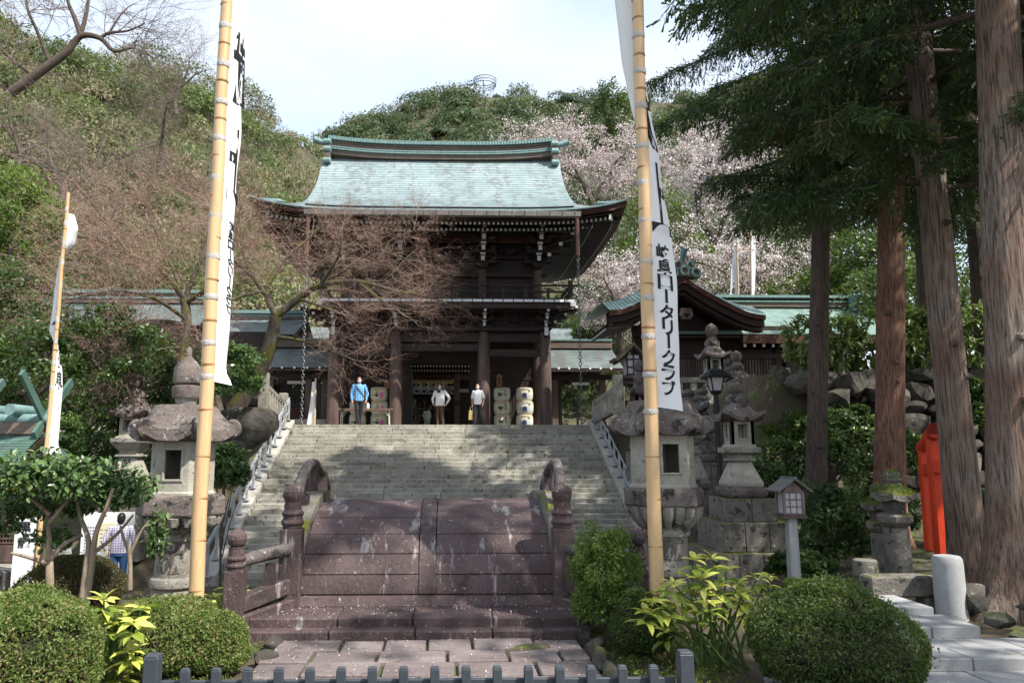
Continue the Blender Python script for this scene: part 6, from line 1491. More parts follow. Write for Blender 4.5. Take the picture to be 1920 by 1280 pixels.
a = Vector((XA(1762, 19.5), 19.5, Hs(XA(1762, 19.5), 19.5))); cedar(a, a+Vector((.3, 0, 10)), .26, 'shaded cedar trunk standing on the bank behind the leaning cedar', 'cedar_dark', ZA(370, 19.5), 3.4, 23, 66, seed=6, detail=.8)
a = Vector((XA(1905, 17), 17.6, Hs(XA(1905, 17.6), 17.6))); cedar(a, a+Vector((.2, 0, 10)), .24, 'shaded cedar behind the largest trunk at the right edge', 'cedar_dark', ZA(360, 17), 3.6, 23, 66, seed=7, detail=.8)
for k, (x, y, R0, zc, zt_) in enumerate(((11.2, 6.0, 3.3, 9, 25), (12.8, 11.0, 3.6, 9, 26), (10.5, -.3, 2.2, 9.5, 21), (15.5, 2.5, 3.0, 8, 24), (15.5, 7.0, 3.0, 10, 24))):
    cedar(Vector((x, y, 0)), Vector((x, y, 10)), .34, ('tall cedar just right of the largest trunk beyond the steps','cedar farthest right beside the retaining wall','slim cedar nearest the stone steps beyond the right edge','outer cedar right of the stone steps','outer cedar beside the largest trunk')[k], 'cedar', zc, R0, zt_, 40, seed=20+k, detail=.12)

# ---------------------------------------------------------------- maples and other bare trees
def bare_tree(name, label, lines, Y, mt_, tw, seed, ntw=1.0, tl=.9, depth=2, bud=None, group=None, tr=.014, up=.02, cat='tree', spread=.55, start=.18, nb=1, flat=0.0):
    rnd = np.random.default_rng(seed); lim = limbs_px(lines, Y); b0 = lim[0][0][0]
    t = thing(name, b0, label, cat, group)
    lim = [([p-b0 for p in P], a, b) for P, a, b in lim]
    smooth_limbs('trunk', lim, MT[mt_], t)
    _, nodes = limb_segs(lim); segs = []; tips = []
    for p, d, r, q in nodes:
        if r > .13 or q < start: continue
        for _ in range(rnd.poisson(ntw)):
            e = d*.5+rnd.normal(size=3)*np.array([.8, .55, .62]); branches(p, e, tl*(.6+.8*rnd.random()), min(tr, r*.6), depth, segs, tips, rnd, spread, (2, 3), .68, .16, up, flat, .6, 3)
    segs_mesh('twig', segs, MT[tw], t, 3, kind='stuff')
    if bud:
        P = np.array([p for p, d in tips]); P = np.repeat(P, nb, 0)+rnd.normal(size=(len(P)*nb, 3))*.05; lv = Leaves(); lv.cloud(P, bud[1]*(.6+.8*rng.random(len(P))), rng.random(len(P)), aspect=.6); lv.build(bud[2], MT[bud[0]], t, kind='stuff')
    return t
MA = [([(425,805),(452,748),(488,692),(508,640,-.2),(518,592,-.4)], .30, .17), ([(418,800,.3),(405,745,.4),(400,700,.6),(390,640,.8)], .17, .07),
      ([(518,592,-.4),(560,560,-.5),(600,535,-.8),(670,528,-1.2),(740,545,-1.4),(800,556,-1.5),(850,572,-1.5)], .13, .012),
      ([(600,535,-.8),(655,500,-.9),(705,468,-1),(755,440,-1.2),(790,430,-1.3)], .07, .010), ([(518,592,-.4),(500,545,-.3),(530,490,0),(575,450,.2),(610,415,.3)], .11, .012),
      ([(505,560,-.3),(475,520,-.4),(455,470,-.3),(450,415,-.2)], .08, .012), ([(670,528,-1.2),(725,570,-1.6),(775,600,-1.9)], .05, .008),
      ([(512,630,-.2),(570,640,-.6),(630,662,-1.2),(680,680,-1.6)], .07, .008), ([(530,490,0),(590,495,.8),(660,455,1.2),(700,430,1.2)], .06, .008),
      ([(560,560,-.5),(620,580,-1.2),(680,605,-1.8)], .055, .008), ([(500,545,-.3),(440,560,-.8),(400,600,-1.2)], .06, .010), ([(600,535,-.8),(635,480,-1.6),(640,430,-2)], .05, .008),
      ([(475,520,-.4),(430,480,-.8),(400,440,-1)], .05, .008), ([(705,468,-1),(760,485,-1.2),(820,500,-1.3)], .04, .008)]
bare_tree('maple_tree', 'leafless red budded maple with mossy leaning trunk in front of the gate', MA, 22.0, 'barkm', 'twig_red', 31, 1.8, .62, 3, ('l_bud', .026, 'bud'), 'bare maples left of the stairs', tr=.009, nb=2, flat=.10)
MB_ = [([(360,800),(345,730),(340,670),(350,610),(346,560)], .20, .12), ([(346,560),(300,505,-.3),(240,475,-.6),(180,450,-.8),(120,440,-.9)], .09, .012), ([(346,560),(375,490,.2),(395,420,.3),(400,370,.4)], .08, .012),
       ([(350,610),(280,600,-.7),(210,625,-1.1),(160,660,-1.3)], .07, .010), ([(346,570),(410,520,-.4),(440,450,-.5),(450,390,-.5)], .07, .010), ([(340,540,.0),(305,460,.6),(280,400,.8),(270,350,.9)], .06, .010),
       ([(350,600),(290,560,-1.2),(210,545,-1.8),(140,560,-2)], .06, .010), ([(345,650),(280,660,-.8),(230,700,-1.2)], .05, .010), ([(240,475,-.6),(200,420,-.5),(150,390,-.4)], .05, .010)]
bare_tree('maple_tree', 'leafless maple with grey twigs behind the large left lantern', MB_, 20.5, 'barkm', 'twig_red', 32, 3.2, .82, 3, ('l_bud', .036, 'bud'), 'bare maples left of the stairs', tr=.009, nb=2, flat=.08)
BT = [([(20,175),(85,128),(125,98),(152,68),(188,72),(214,96),(250,90),(276,104)], .30, .03), ([(152,68),(140,34),(128,5),(120,-40)], .17, .06), ([(150,70),(163,22),(168,-20)], .15, .05), ([(188,72),(205,62),(240,58),(272,44)], .12, .03), ([(95,120),(70,60),(50,10),(55,-40)], .12, .05), ([(205,62),(225,30),(245,10)], .07, .02), ([(60,140),(20,110),(-30,60)], .12, .04)]
bare_tree('bare_tree', 'black limbed leafless tree reaching into the sky at the top left corner', BT, 42.0, 'cedar_dark', 'twig', 33, 1.0, 1.8, 3, None, 'leafless trees on the left hillside', tr=.028, start=.0)
HB = [([(110,430),(120,380),(105,330),(90,280),(95,230)], .20, .03), ([(118,370),(180,320),(240,290),(300,270)], .10, .02), ([(105,340),(60,300),(20,290)], .08, .02), ([(112,390),(170,370),(230,350)], .08, .02), ([(180,320),(190,270),(200,230)], .06, .02)]
hb = bare_tree('bare_tree', 'grey brown leafless tree on the hillside above the far left flagpole', HB, 36.0, 'bark', 'twig', 34, 1.6, 1.3, 3, None, 'leafless trees on the left hillside', tr=.02, start=.1)
for k, (px, py, Y, s, rz, lb) in enumerate([(300, 330, 46, 1.0, 2.0, 'leafless tree high on the hillside left of the left bamboo flagpole'), (200, 470, 33, .8, 4.0, 'leafless tree low on the hillside behind the left maple'), (30, 330, 50, 1.0, 1.0, 'leafless tree near the left edge half way up the hillside'), (330, 215, 66, 1.1, 3.0, 'leafless tree on the hill crest just left of the left bamboo flagpole'), (420, 440, 40, .9, 5.1, 'leafless tree on the hillside behind the left end of the gate roof')]):
    c = copy_tree(hb); p = W(px, py, Y); put(c, p, rz, lb, s)

# ---------------------------------------------------------------- cherries in blossom
def cherry(label, px, py, Y, wpx, hpx, mt_, lines, n=46, nl=190, leaf=.10, seed=1, vb=.5):
    k = ppm(px, py, Y); t = thing('cherry_tree', W(px, py+hpx*.5, Y), label, 'tree', 'cherry trees in blossom'); o = np.array(t.location)
    lim = [([p-o for p in P], a, b) for P, a, b in limbs_px(lines, Y)]
    smooth_limbs('trunk', lim, MT['bark'], t); rnd = np.random.default_rng(seed); segs = []; tips = []
    _, nodes = limb_segs(lim)
    for p, d, r, q in nodes:
        if r < .16:
            for _ in range(3): branches(p, d*.5+rnd.normal(size=3)*.7, 1.2, .020, 2, segs, tips, rnd, .5, (2, 3), .7, .16, .03)
    if segs: segs_mesh('twig', segs, MT['twig'], t, 3, kind='stuff')
    lv = Leaves(); crown(lv, np.array(W(px, py, Y))-o, (wpx/k/2, min(wpx, 200)/k/3, hpx/k/2), n, nl, leaf, .17, .8, vb, .3, -.9, .3, nb=.2)
    if tips:
        P = np.array([p for p, d in tips]); P = np.repeat(P, 9, 0)+rng.normal(size=(len(P)*9, 3))*.13; lv.cloud(P, leaf*(.6+.7*rng.random(len(P))), rng.random(len(P)), aspect=.8)
    lv.build('blossom', MT[mt_], t, kind='stuff'); return t
cherry('pink cherry tree in blossom behind the right end of the gate roof', 1085, 300, 46, 250, 150, 'l_cherry', [([(1130,470),(1110,380),(1080,320),(1050,270)], .3, .05), ([(1110,380),(1150,310),(1190,270)], .15, .04), ([(1095,340),(1020,300),(970,270)], .12, .03)], 60, 80, .11, 1)
cherry('pale pink cherry tree in blossom behind the right bamboo flagpole', 1225, 325, 50, 120, 70, 'l_cherry', [([(1230,480),(1226,400),(1222,350),(1205,310)], .3, .05), ([(1220,390),(1270,330),(1290,290)], .15, .04)], 26, 70, .12, 2)
cherry('white weeping cherry in blossom between the gate and the side hall', 1150, 570, 36, 140, 150, 'l_white', [([(1170,700),(1160,620),(1150,560),(1130,520)], .18, .03), ([(1160,610),(1190,560),(1210,530)], .09, .02)], 44, 170, .09, 3, .6)
cherry('large white cherry with mossy slanting trunk behind the side hall', 1385, 300, 38, 160, 210, 'l_white', [([(1440,560),(1400,505),(1345,455),(1312,400),(1308,345),(1330,300)], .30, .08), ([(1345,455),(1360,400),(1385,340),(1400,270)], .12, .03), ([(1310,370),(1350,310),(1370,250)], .10, .03), ([(1400,505),(1440,450),(1480,420)], .12, .03)], 46, 95, .11, 4, .6)
cherry('low white cherry boughs in blossom just above the side hall ridge', 1370, 490, 33, 230, 80, 'l_white', [([(1440,600),(1400,540),(1350,505),(1300,490)], .12, .03), ([(1400,540),(1440,500),(1480,490)], .08, .02)], 22, 90, .09, 5, .7)

# ---------------------------------------------------------------- evergreen trees and shrubs
def leafy(name, label, px, py, Y, wpx, hpx, mt_, n=40, nl=150, leaf=.12, cat='tree', group=None, stem=True, ground=None, vb=.45, asp=.5, cr=.34, dep=1.0, fill=.5):
    k = ppm(px, py, Y); c = np.array(W(px, py, Y)); rz_ = hpx/k/2; z0 = ground if ground is not None else c[2]-rz_*1.15
    t = thing(name, (c[0], c[1], z0), label, cat, group); o = np.array([c[0], c[1], z0])
    if stem:
        m = MB(); h = c[2]-z0; r_ = max(.02, min(.25, wpx/k*.035)); g = random.Random(int(px*7+py))
        m.tube([(0, 0, -.1), (g.uniform(-.1, .1)*h*.3, 0, h*.4), (g.uniform(-.2, .2)*h*.3, .0, h*.9)], [r_, r_*.8, r_*.5], 8)
        for q in range(7):
            a = q*2.4; rr = wpx/k/2*.62; m.tube([(0, 0, h*(.25+.06*q)), (math.cos(a)*rr*.5, math.sin(a)*rr*.5*dep, min(h*(.55+.05*q), h)), (math.cos(a)*rr, math.sin(a)*rr*dep, min(h*(.75+.09*q), h+rz_*.35))], [r_*.5, r_*.35, r_*.12], 5)
        m.build('trunk' if cat == 'tree' else 'stem', MT['bark'], t, smooth=True)
    lv = Leaves(); crown(lv, c-o, (wpx/k/2, wpx/k/2*dep, rz_), n, nl, leaf, cr, asp, vb, .4, -.75, fill, nb=.5)
    lv.build('crown' if cat == 'tree' else 'foliage', MT[mt_], t); return t
LF = leafy
LF('evergreen_tree', 'bright green broadleaf tree at the left edge above the shrine roof', 20, 425, 27, 190, 240, 'l_bright', 70, 170, .16, group='evergreen trees on the left', vb=.45)
LF('evergreen_tree', 'dark evergreen tree at the left edge behind the far left flagpole', 25, 575, 25, 170, 170, 'l_ever', 60, 160, .14, group='evergreen trees on the left')
for k, (px, py, Y, w, h, lb) in enumerate([
    (200, 650, 19, 190, 170, 'dark glossy evergreen right of the far left flagpole under the maple'), (60, 680, 18, 200, 190, 'dark evergreen shrub behind the crossed roof finials'), (300, 700, 22, 170, 150, 'dark evergreen shrub left of the large left lantern finial'),
    (170, 760, 21.8, 180, 170, 'dark evergreen shrub behind the slender lantern'), (330, 790, 21.6, 170, 160, 'dark evergreen shrub behind the large left lantern roof'), (430, 700, 20.5, 120, 120, 'green camellia shrub beside the leaning maple trunk'),
    (424, 880, 17.5, 80, 90, 'leafy green shrub against the left stair kerb'), (300, 870, 21.2, 140, 130, 'broadleaf shrub between the two left lanterns'), (165, 860, 20.9, 130, 120, 'broadleaf shrub below the slender lantern behind the camellia'), (330, 1000, 13.5, 90, 150, 'dark shrub right of the notice board behind the large lantern shaft'), (80, 810, 16, 130, 120, 'dark evergreen shrub behind the small shrine roof slope')]):
    LF('evergreen_shrub', lb, px, py, Y, w, h, 'l_ever' if k not in (5, 6) else 'l_camellia', 40, 120, .115 if Y > 16.6 else .10, cat='shrub', group='evergreen shrubs left of the stairs', dep=.7, ground=Hs(XA(px, Y), Y) if k in (6, 9) else None)
for k, (px, py, Y, w, h, m_, lb) in enumerate([
    (1240, 440, 44, 190, 200, 'l_bright', 'fresh green broadleaf tree behind the right bamboo flagpole'), (1150, 215, 60, 70, 150, 'l_ever', 'dark conifer rising above the pink cherry at the hill foot'), (1120, 660, 38, 90, 130, 'l_bright', 'green tree behind the corridor right of the gate'),
    (1480, 480, 36, 220, 200, 'l_ever', 'dark evergreen behind the side hall roof right of the distant flags'), (1560, 400, 40, 260, 240, 'l_ever', 'dark evergreen in the wood behind the leftmost cedar'), (1330, 560, 37, 200, 110, 'l_bright', 'fresh green bush just over the curved gable'),
    (1720, 400, 34, 280, 300, 'l_ever', 'dark evergreen in the wood behind the red brown cedar'), (1880, 420, 32, 280, 320, 'l_ever', 'dark evergreen in the wood at the right edge'), (1500, 560, 34, 200, 110, 'l_bright', 'sunlit green shrub behind the right end of the side hall ridge'), (1700, 560, 27, 260, 160, 'l_ever', 'dark evergreen low behind the terrace shrubs'), (1860, 590, 25, 240, 170, 'l_ever', 'dark evergreen low at the right edge above the wall'), (1660, 250, 40, 360, 300, 'l_ever', 'tall dark evergreen filling the wood behind the cedar crowns'), (1280, 260, 90, 120, 120, 'l_ever', 'dark round tree at the foot of the far hill between the cherries'), (1640, 500, 31, 180, 160, 'l_ever', 'dark evergreen behind the red brown cedar trunk above the terrace'), (1240, 520, 40, 150, 140, 'l_ever', 'dark green tree behind the side hall gable')]):
    LF('evergreen_tree', lb, px, py, Y, w, h, m_, 52, 120, .20 if Y > 30 else .165, group='evergreen trees on the right', ground=ZT if Y < 42 else ZT+1)
for k, (px, py, Y, w, h, lb) in enumerate([(1545, 640, 17.4, 150, 100, 'pale leafed shrub on the wall top beside the side hall roof'), (1650, 640, 17.6, 190, 120, 'pale leafed shrub on the wall top behind the red brown cedar'), (1740, 640, 17.2, 150, 120, 'pale leafed shrub on the wall top left of the leaning cedar'), (1840, 640, 17.0, 160, 130, 'pale leafed shrub on the wall top left of the largest cedar')]):
    kk = ppm(px, py, Y); c = np.array(W(px, py, Y)); z0 = c[2]-h/kk*.6; t = thing('terrace_shrub', (c[0], c[1], z0), lb, 'shrub', 'pale shrubs along the wall top'); lv = Leaves()
    n = 110; U = unit(n*2); U = U[U[:, 1] < .5][:n]; K = U*(.75+.25*rng.random((len(U), 1)))*np.array([w/kk/2, w/kk/3, h/kk/2])+np.array([0, 0, h/kk*.6])
    idx = np.repeat(np.arange(len(U)), 13); A = U[idx]*.6+rng.normal(size=(len(idx), 3))*.55+np.array([0, 0, -.25]); bigleaves(lv, K[idx]+rng.normal(size=(len(idx), 3))*.05, A, U[idx]*.3+np.array([0, -.2, .9])+rng.normal(size=(len(idx), 3))*.2, .20*(.7+.6*rng.random(len(idx))), np.clip(.2+.6*rng.random(len(idx)), 0, 1), .36)
    lv.build('foliage', MT['l_pale'], t); m = MB()
    for q in range(9): a = q*.7; m.tube([(0, 0, -.2), (K[q*9][0]*.5, K[q*9][1]*.5, h/kk*.3), tuple(K[q*9])], [.03, .02, .008], 5)
    m.build('stem', MT['bark'], t)
for k, (px, py, Y, w, h, m_, lb) in enumerate([(1470, 800, 17.5, 130, 90, 'l_bright', 'fresh green shrub on the slope right of the ball finial lantern'), (1560, 850, 16.2, 150, 130, 'l_camellia', 'green azalea shrub on the slope behind the leftmost cedar'), (1450, 880, 16.5, 120, 110, 'l_camellia', 'green shrub on the slope behind the wooden lantern'), (1420, 830, 18, 90, 70, 'l_camellia', 'small green shrub beside the ball finial lantern roof'), (1560, 985, 11.6, 130, 150, 'l_ever', 'dark green leafy shrub right of the wooden lantern'), (1500, 1060, 10.2, 120, 50, 'l_ever', 'low dark ground shrub behind the right round bush'), (1300, 900, 17.5, 80, 70, 'l_ever', 'small dark shrub right of the large right lantern'), (1082, 745, 31.8, 70, 90, 'l_camellia', 'green shrub seen through the corridor opening right of the gate'), (1835, 1000, 14, 110, 160, 'l_ever', 'dark fern like shrub behind the red gate'), (1655, 960, 14.9, 120, 90, 'l_ever', 'dark shrub at the foot of the retaining wall'), (1590, 790, 16.3, 90, 70, 'l_ever', 'fern clump growing from the wall face right of the leftmost cedar'), (1715, 850, 15.9, 80, 80, 'l_ever', 'fern clump on the wall face right of the red brown cedar'), (1840, 760, 15.4, 70, 110, 'l_ever', 'hanging fern clump on the wall between the leaning cedar and the largest one')]):
    LF('slope_shrub', lb, px, py, Y, w, h, m_, 40, 105, .095, cat='shrub', group='shrubs on the right slope', dep=.7, ground=(Hs(XA(px, Y), Y) if k in (4, 5, 8, 9) else None))
LF('azalea_bush', 'tall loose green bush at the right end of the stone bridge', 1138, 1085, 6.7, 122, 215, 'l_bright', 70, 230, .030, cat='bush', ground=0.0, vb=.6, cr=.30)

# ---------------------------------------------------------------- clipped round bushes
def clipped(px, Y, wpx, ptop, label, mt_, leaf=.026, n=26000, sx=1.0, lump=.065, z0=-.03):
    k = ppm(px, 1150, Y); x = XA(px, Y); r = wpx/k/2; h = ZA(ptop, Y)-z0; t = thing('clipped_bush', (x, Y, z0), label, 'bush', 'clipped round bushes')
    zc = h*.42; rz1, rz2_ = h-zc, zc*1.1
    D = unit(n); D[:, 2] = np.where(D[:, 2] < -.6, -D[:, 2], D[:, 2]); ph = rng.random(6)*6.28
    lm = 1+lump*(np.sin(D[:, 0]*5+ph[0])*np.sin(D[:, 1]*5+ph[1])+np.sin(D[:, 2]*6+ph[2])*.6)+.02*np.sin(D[:, 0]*17+ph[3])*np.sin(D[:, 2]*19+ph[4])*np.sin(D[:, 1]*16)
    q = (.90+.11*rng.random(n)**.7)*lm
    P = D*q[:, None]*np.stack([np.full(n, r*sx), np.full(n, r), np.where(D[:, 2] > 0, rz1, rz2_)], 1)+np.array([0, 0, zc])
    pv = np.sin(D[:, 0]*6+ph[5])*np.sin(D[:, 2]*7+ph[0]); lv = Leaves()
    gap = np.sin(D[:, 0]*9+ph[1])*np.sin(D[:, 1]*8+ph[2])*np.sin(D[:, 2]*9+ph[3]); keep = (gap < .45) | (rng.random(n) < .35); P = P + D*((rng.random(n) < .05)*rng.random(n)*.10*r)[:, None]; P, D, pv = P[keep], D[keep], pv[keep]; n = len(P)
    lv.cloud(P, leaf*(.6+.8*rng.random(n)), np.clip(.38+.14*pv+rng.normal(size=n)*.24, 0, 1), aspect=.42, nrm=D, nb=.25, axis=D, ab=.25); lv.build('foliage', MT[mt_], t)
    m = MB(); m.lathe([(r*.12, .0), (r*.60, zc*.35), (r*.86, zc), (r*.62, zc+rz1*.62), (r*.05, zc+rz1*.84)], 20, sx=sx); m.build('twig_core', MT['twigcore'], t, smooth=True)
    return t
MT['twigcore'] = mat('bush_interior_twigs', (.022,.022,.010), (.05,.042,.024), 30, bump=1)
clipped(72, 5.0, 285, 1098, 'large clipped green bush in the bottom left corner', 'l_ball', n=32000)
clipped(330, 6.0, 215, 1116, 'clipped green bush behind the left fence post', 'l_ball', n=24000, lump=.06)
clipped(428, 5.9, 110, 1143, 'smaller clipped green bush on the left beside the paved path', 'l_ball', n=14000)
clipped(152, 7.9, 196, 1037, 'reddish clipped round bush behind the camellia stems', 'l_ballr', leaf=.024, n=26000)
clipped(1541, 5.2, 292, 1088, 'large dark green clipped bush in the right foreground', 'l_balld', n=36000)
clipped(1192, 6.3, 112, 1108, 'small clipped bush behind the tall yellow leaved plant', 'l_balld', n=12000)
clipped(1480, 8.2, 60, 1085, 'tiny clipped bush at the foot of the wooden lantern', 'l_balld', n=5000)

# ---------------------------------------------------------------- spotted laurels
def aucuba(label, shoots, base, Y, sz, nl=9):
    """shoots: picture points of the leaf whorls; base: picture points of the stems' feet"""
    b0 = G(base[0][0], base[0][1], 0) if False else Vector((XA(base[0][0], Y), Y, 0)); t = thing('spotted_laurel', b0, label, 'plant', 'yellow leaved laurels')
    lv = Leaves(); m = MB()
    for i, (px, py) in enumerate(shoots):
        y = Y+rng.uniform(-.28, .28); p = np.array(W(px, py, y))-np.array(b0); bx = XA(base[i % len(base)][0], Y)-b0.x
        q = np.array([bx, 0, 0])*.55+p*.45+np.array([0, 0, .05]); m.tube([(bx+rng.normal()*.02, 0, -.02), tuple(q+rng.normal(size=3)*.03), tuple(p)], [.014, .010, .006], 6)
        for tier in range(2):
            a = rng.random()*6.28+np.arange(nl)/nl*6.28*2.6; el = (.35 if tier == 0 else -.05)+rng.normal(size=nl)*.22
            A = np.stack([np.cos(a)*np.cos(el), np.sin(a)*np.cos(el), np.sin(el)], 1); C = np.repeat((p-np.array([0, 0, tier*.06]))[None], nl, 0)+A*.012
            bigleaves(lv, C, A, np.array([0, 0, 1.])+rng.normal(size=(nl, 3))*.25, sz*(.65+.55*rng.random(nl))*(1 if tier == 0 else 1.15), np.clip((.70 if tier == 0 else .42)+rng.normal(size=nl)*.2, 0, 1), .40, .28)
    m.build('stem', plain('green_stem', (.10, .15, .04)) if 'green_stem' not in bpy.data.materials else bpy.data.materials['green_stem'], t, smooth=True); lv.build('foliage', MT['l_aucuba'], t); return t
aucuba('yellow leaved laurel squeezed between the two left clipped bushes', [(195,1124),(240,1150),(266,1142),(218,1168),(250,1170),(228,1215),(246,1222),(222,1258),(205,1150),(235,1265)], [(228, 1280), (236, 1280)], 5.5, .125)
aucuba('yellow leaved laurel between the left flagpole and the bridge end post', [(408,1122),(430,1104),(455,1108),(470,1128),(440,1130),(420,1140),(462,1150),(395,1140)], [(432, 1180), (444, 1180)], 7.2, .12)
aucuba('tall spreading yellow leaved laurel in front of the right flagpole', [(1300,1050),(1335,1048),(1362,1070),(1318,1085),(1345,1100),(1382,1095),(1420,1085),(1440,1082),(1288,1080),(1262,1095),(1240,1112),(1225,1130),(1250,1140),(1275,1125),(1300,1115),(1328,1130),(1360,1125),(1212,1150),(1232,1165),(1265,1160),(1390,1115),(1310,1150),(1285,1170),(1345,1150),(1250,1185),(1400,1140)], [(1330, 1280), (1318, 1280), (1352, 1280), (1300, 1280), (1372, 1280)], 5.9, .115, 7)

# ---------------------------------------------------------------- camellia on the left
CY = 7.3
CL = [([(94,1125),(93,1060),(92,1000,.1),(94,950,.2)], .042, .018), ([(92,1050),(120,1020),(155,1003,.1)], .03, .012), ([(92,1058),(60,1046,-.1),(20,1036,-.2)], .026, .010), ([(154,1128),(162,1060),(166,1012),(150,965,.1),(142,915,.2)], .034, .014), ([(162,1128),(172,1060),(180,1000,-.1),(200,950,-.2),(212,915,-.2)], .034, .013), ([(170,1040),(215,1005,.1),(250,965,.2)], .022, .010), ([(93,980),(130,935),(170,900)], .022, .010), ([(93,965),(50,925),(20,890)], .022, .010), ([(244,1105),(243,1040),(232,1010),(226,985)], .024, .010), ([(243,1040),(262,1000),(280,975)], .018, .008)]
t = thing('camellia_tree', Vector(W(94, 1125, CY)), 'glossy leaved camellia with pale crooked stems in front of the small shrine', 'tree'); o = np.array(t.location)
lim = [([p-o for p in P], a, b) for P, a, b in limbs_px(CL, CY)]; smooth_limbs('trunk', lim, mat('pale_camellia_bark', (.20,.15,.105), (.34,.27,.20), 9, stretch=(1,1,.4), bump=.5), t)
lv = Leaves()
for px, py, rx_, rz_c in [(20,895,60,40),(80,880,62,36),(140,890,60,40),(200,900,55,40),(252,912,46,28),(30,945,60,30),(95,940,60,28),(150,945,44,26),(212,932,44,24),(100,1008,46,20),(294,1000,18,40),(10,985,30,14)]:
    k = ppm(px, py, CY); c = np.array(W(px, py, CY+rng.uniform(-.25, .35)))-o; n = int(rx_*rz_c*.32); D = unit(n); P = c+D*(rng.random((n, 1))**.4*(.8+.5*rng.random((n, 1))**2))*(1+.25*np.sin(D[:, 0:1]*7+px)*np.sin(D[:, 2:3]*6+py))*np.array([rx_/k, rx_/k*.8, rz_c/k])
    A = D*.5+rng.normal(size=(n, 3))*.7+np.array([0, 0, -.15]); bigleaves(lv, P, A, np.array([0, -.15, .8])+D*.4+rng.normal(size=(n, 3))*.3, .062*(.7+.6*rng.random(n)), np.clip(.4+rng.normal(size=n)*.25, 0, 1), .55, .15)
lv.build('foliage', MT['l_camellia'], t)
m = MB(); p = np.array(W(27, 915, CY-.3))-o; m.ball(p, .035, 10, 7, (1, 1, .7)); m.build('red_flower', plain('red_petals', (.60, .02, .02)), t, smooth=True)
# ground cover: moss, small weeds beside the path
lv = Leaves(); X = np.concatenate([rng.uniform(xr+.1, xr+1.0, 5000), rng.uniform(xl-1.0, xl-.1, 3000), rng.uniform(3.5, 6.5, 2500)]); Yq = np.concatenate([rng.uniform(4.5, 7.6, 8000), rng.uniform(7.3, 9.5, 2500)])
Z = H(X, Yq); lv.cloud(np.stack([X, Yq, Z+.0+.03*rng.random(len(X))], 1), .035*(.5+rng.random(len(X))), rng.random(len(X)), aspect=.25, axis=np.array([0, 0, 1.]), ab=.45); lv.build('ground_cover', MT['l_grass'], kind='stuff')
lv = Leaves(); X = rng.uniform(-9, 12, 9000); Yq = rng.uniform(7.5, 18, 9000); ok = (np.abs(X+.3) > 2.0) | (Yq > 12); X, Yq = X[ok], Yq[ok]
lv.cloud(np.stack([X, Yq, H(X, Yq)+.01+.04*rng.random(len(X))], 1), .05*(.5+rng.random(len(X))), rng.random(len(X)), aspect=.4); lv.build('fallen_leaves', MT['l_ballr'], kind='stuff')

lv = Leaves(); n = 900; X = rng.uniform(xl-.3, xr+.3, n); Yq = 6.78-3.6*rng.random(n)**1.3; Z = np.full(n, .026)
X2 = rng.uniform(XA(475, 7), XA(1100, 7), 420); Y2 = rng.uniform(7.0, 7.42, 420); X3 = rng.uniform(XA(1600, 6), XA(1920, 6), 200); Y3 = rng.uniform(4.2, 5.7, 200)
C = np.concatenate([np.stack([X, Yq, Z], 1), np.stack([X2, Y2, np.full(420, .172)], 1), np.stack([X3, Y3, np.full(200, .02)], 1)])
lv.cloud(C, .011*(.5+rng.random(len(C))), .3+.7*rng.random(len(C)), aspect=.7, nrm=np.array([0, 0, 1.]), nb=.9); lv.build('fallen_petals', MT['l_white'], kind='stuff')
# ================================================================== FLAGPOLES WITH BANNERS
def interp(tab): a = np.array(tab, float); return lambda q: float(np.interp(q, a[:, 0], a[:, 1]))
def lettering_on(mb, ch, fn, u0, u1, p0, p1, mirror=False, rot=False):
    v, f = GLYPH[ch]; v = np.array(v)
    if rot: v = np.stack([v[:, 1], -v[:, 0]], 1)
    if mirror: v = v*np.array([-1, 1])
    mb.add([tuple(fn(u0+(x+.5)*(u1-u0), p1+(y+.5)*(p0-p1))) for x, y in v], f)
def bamboo(t, a, b, r0, r1, node=.36, seed=0):
    a, b = Vector(a), Vector(b); d = b-a; L_ = d.length; g = random.Random(seed); n = 40
    m = MB(); m.tube([tuple(a+d*i/n+Vector((math.sin(i*.7)*.004, math.cos(i*.5)*.004, 0))) for i in range(n+1)], [r0+(r1-r0)*i/n for i in range(n+1)], 14); m.build('pole', MT['bamboo'], t, smooth=True)
    z = node*.6
    while z < L_:
        r = r0+(r1-r0)*z/L_; p = a+d*z/L_; m = MB(); m.tube([tuple(p-d.normalized()*.010), tuple(p-d.normalized()*.003), tuple(p+d.normalized()*.004), tuple(p+d.normalized()*.011)], [r*1.0, r*1.05, r*1.045, r*.99], 14, cap=False); m.build('bamboo_joint', MT['node'], t, smooth=True); z += node*g.uniform(.92, 1.1)
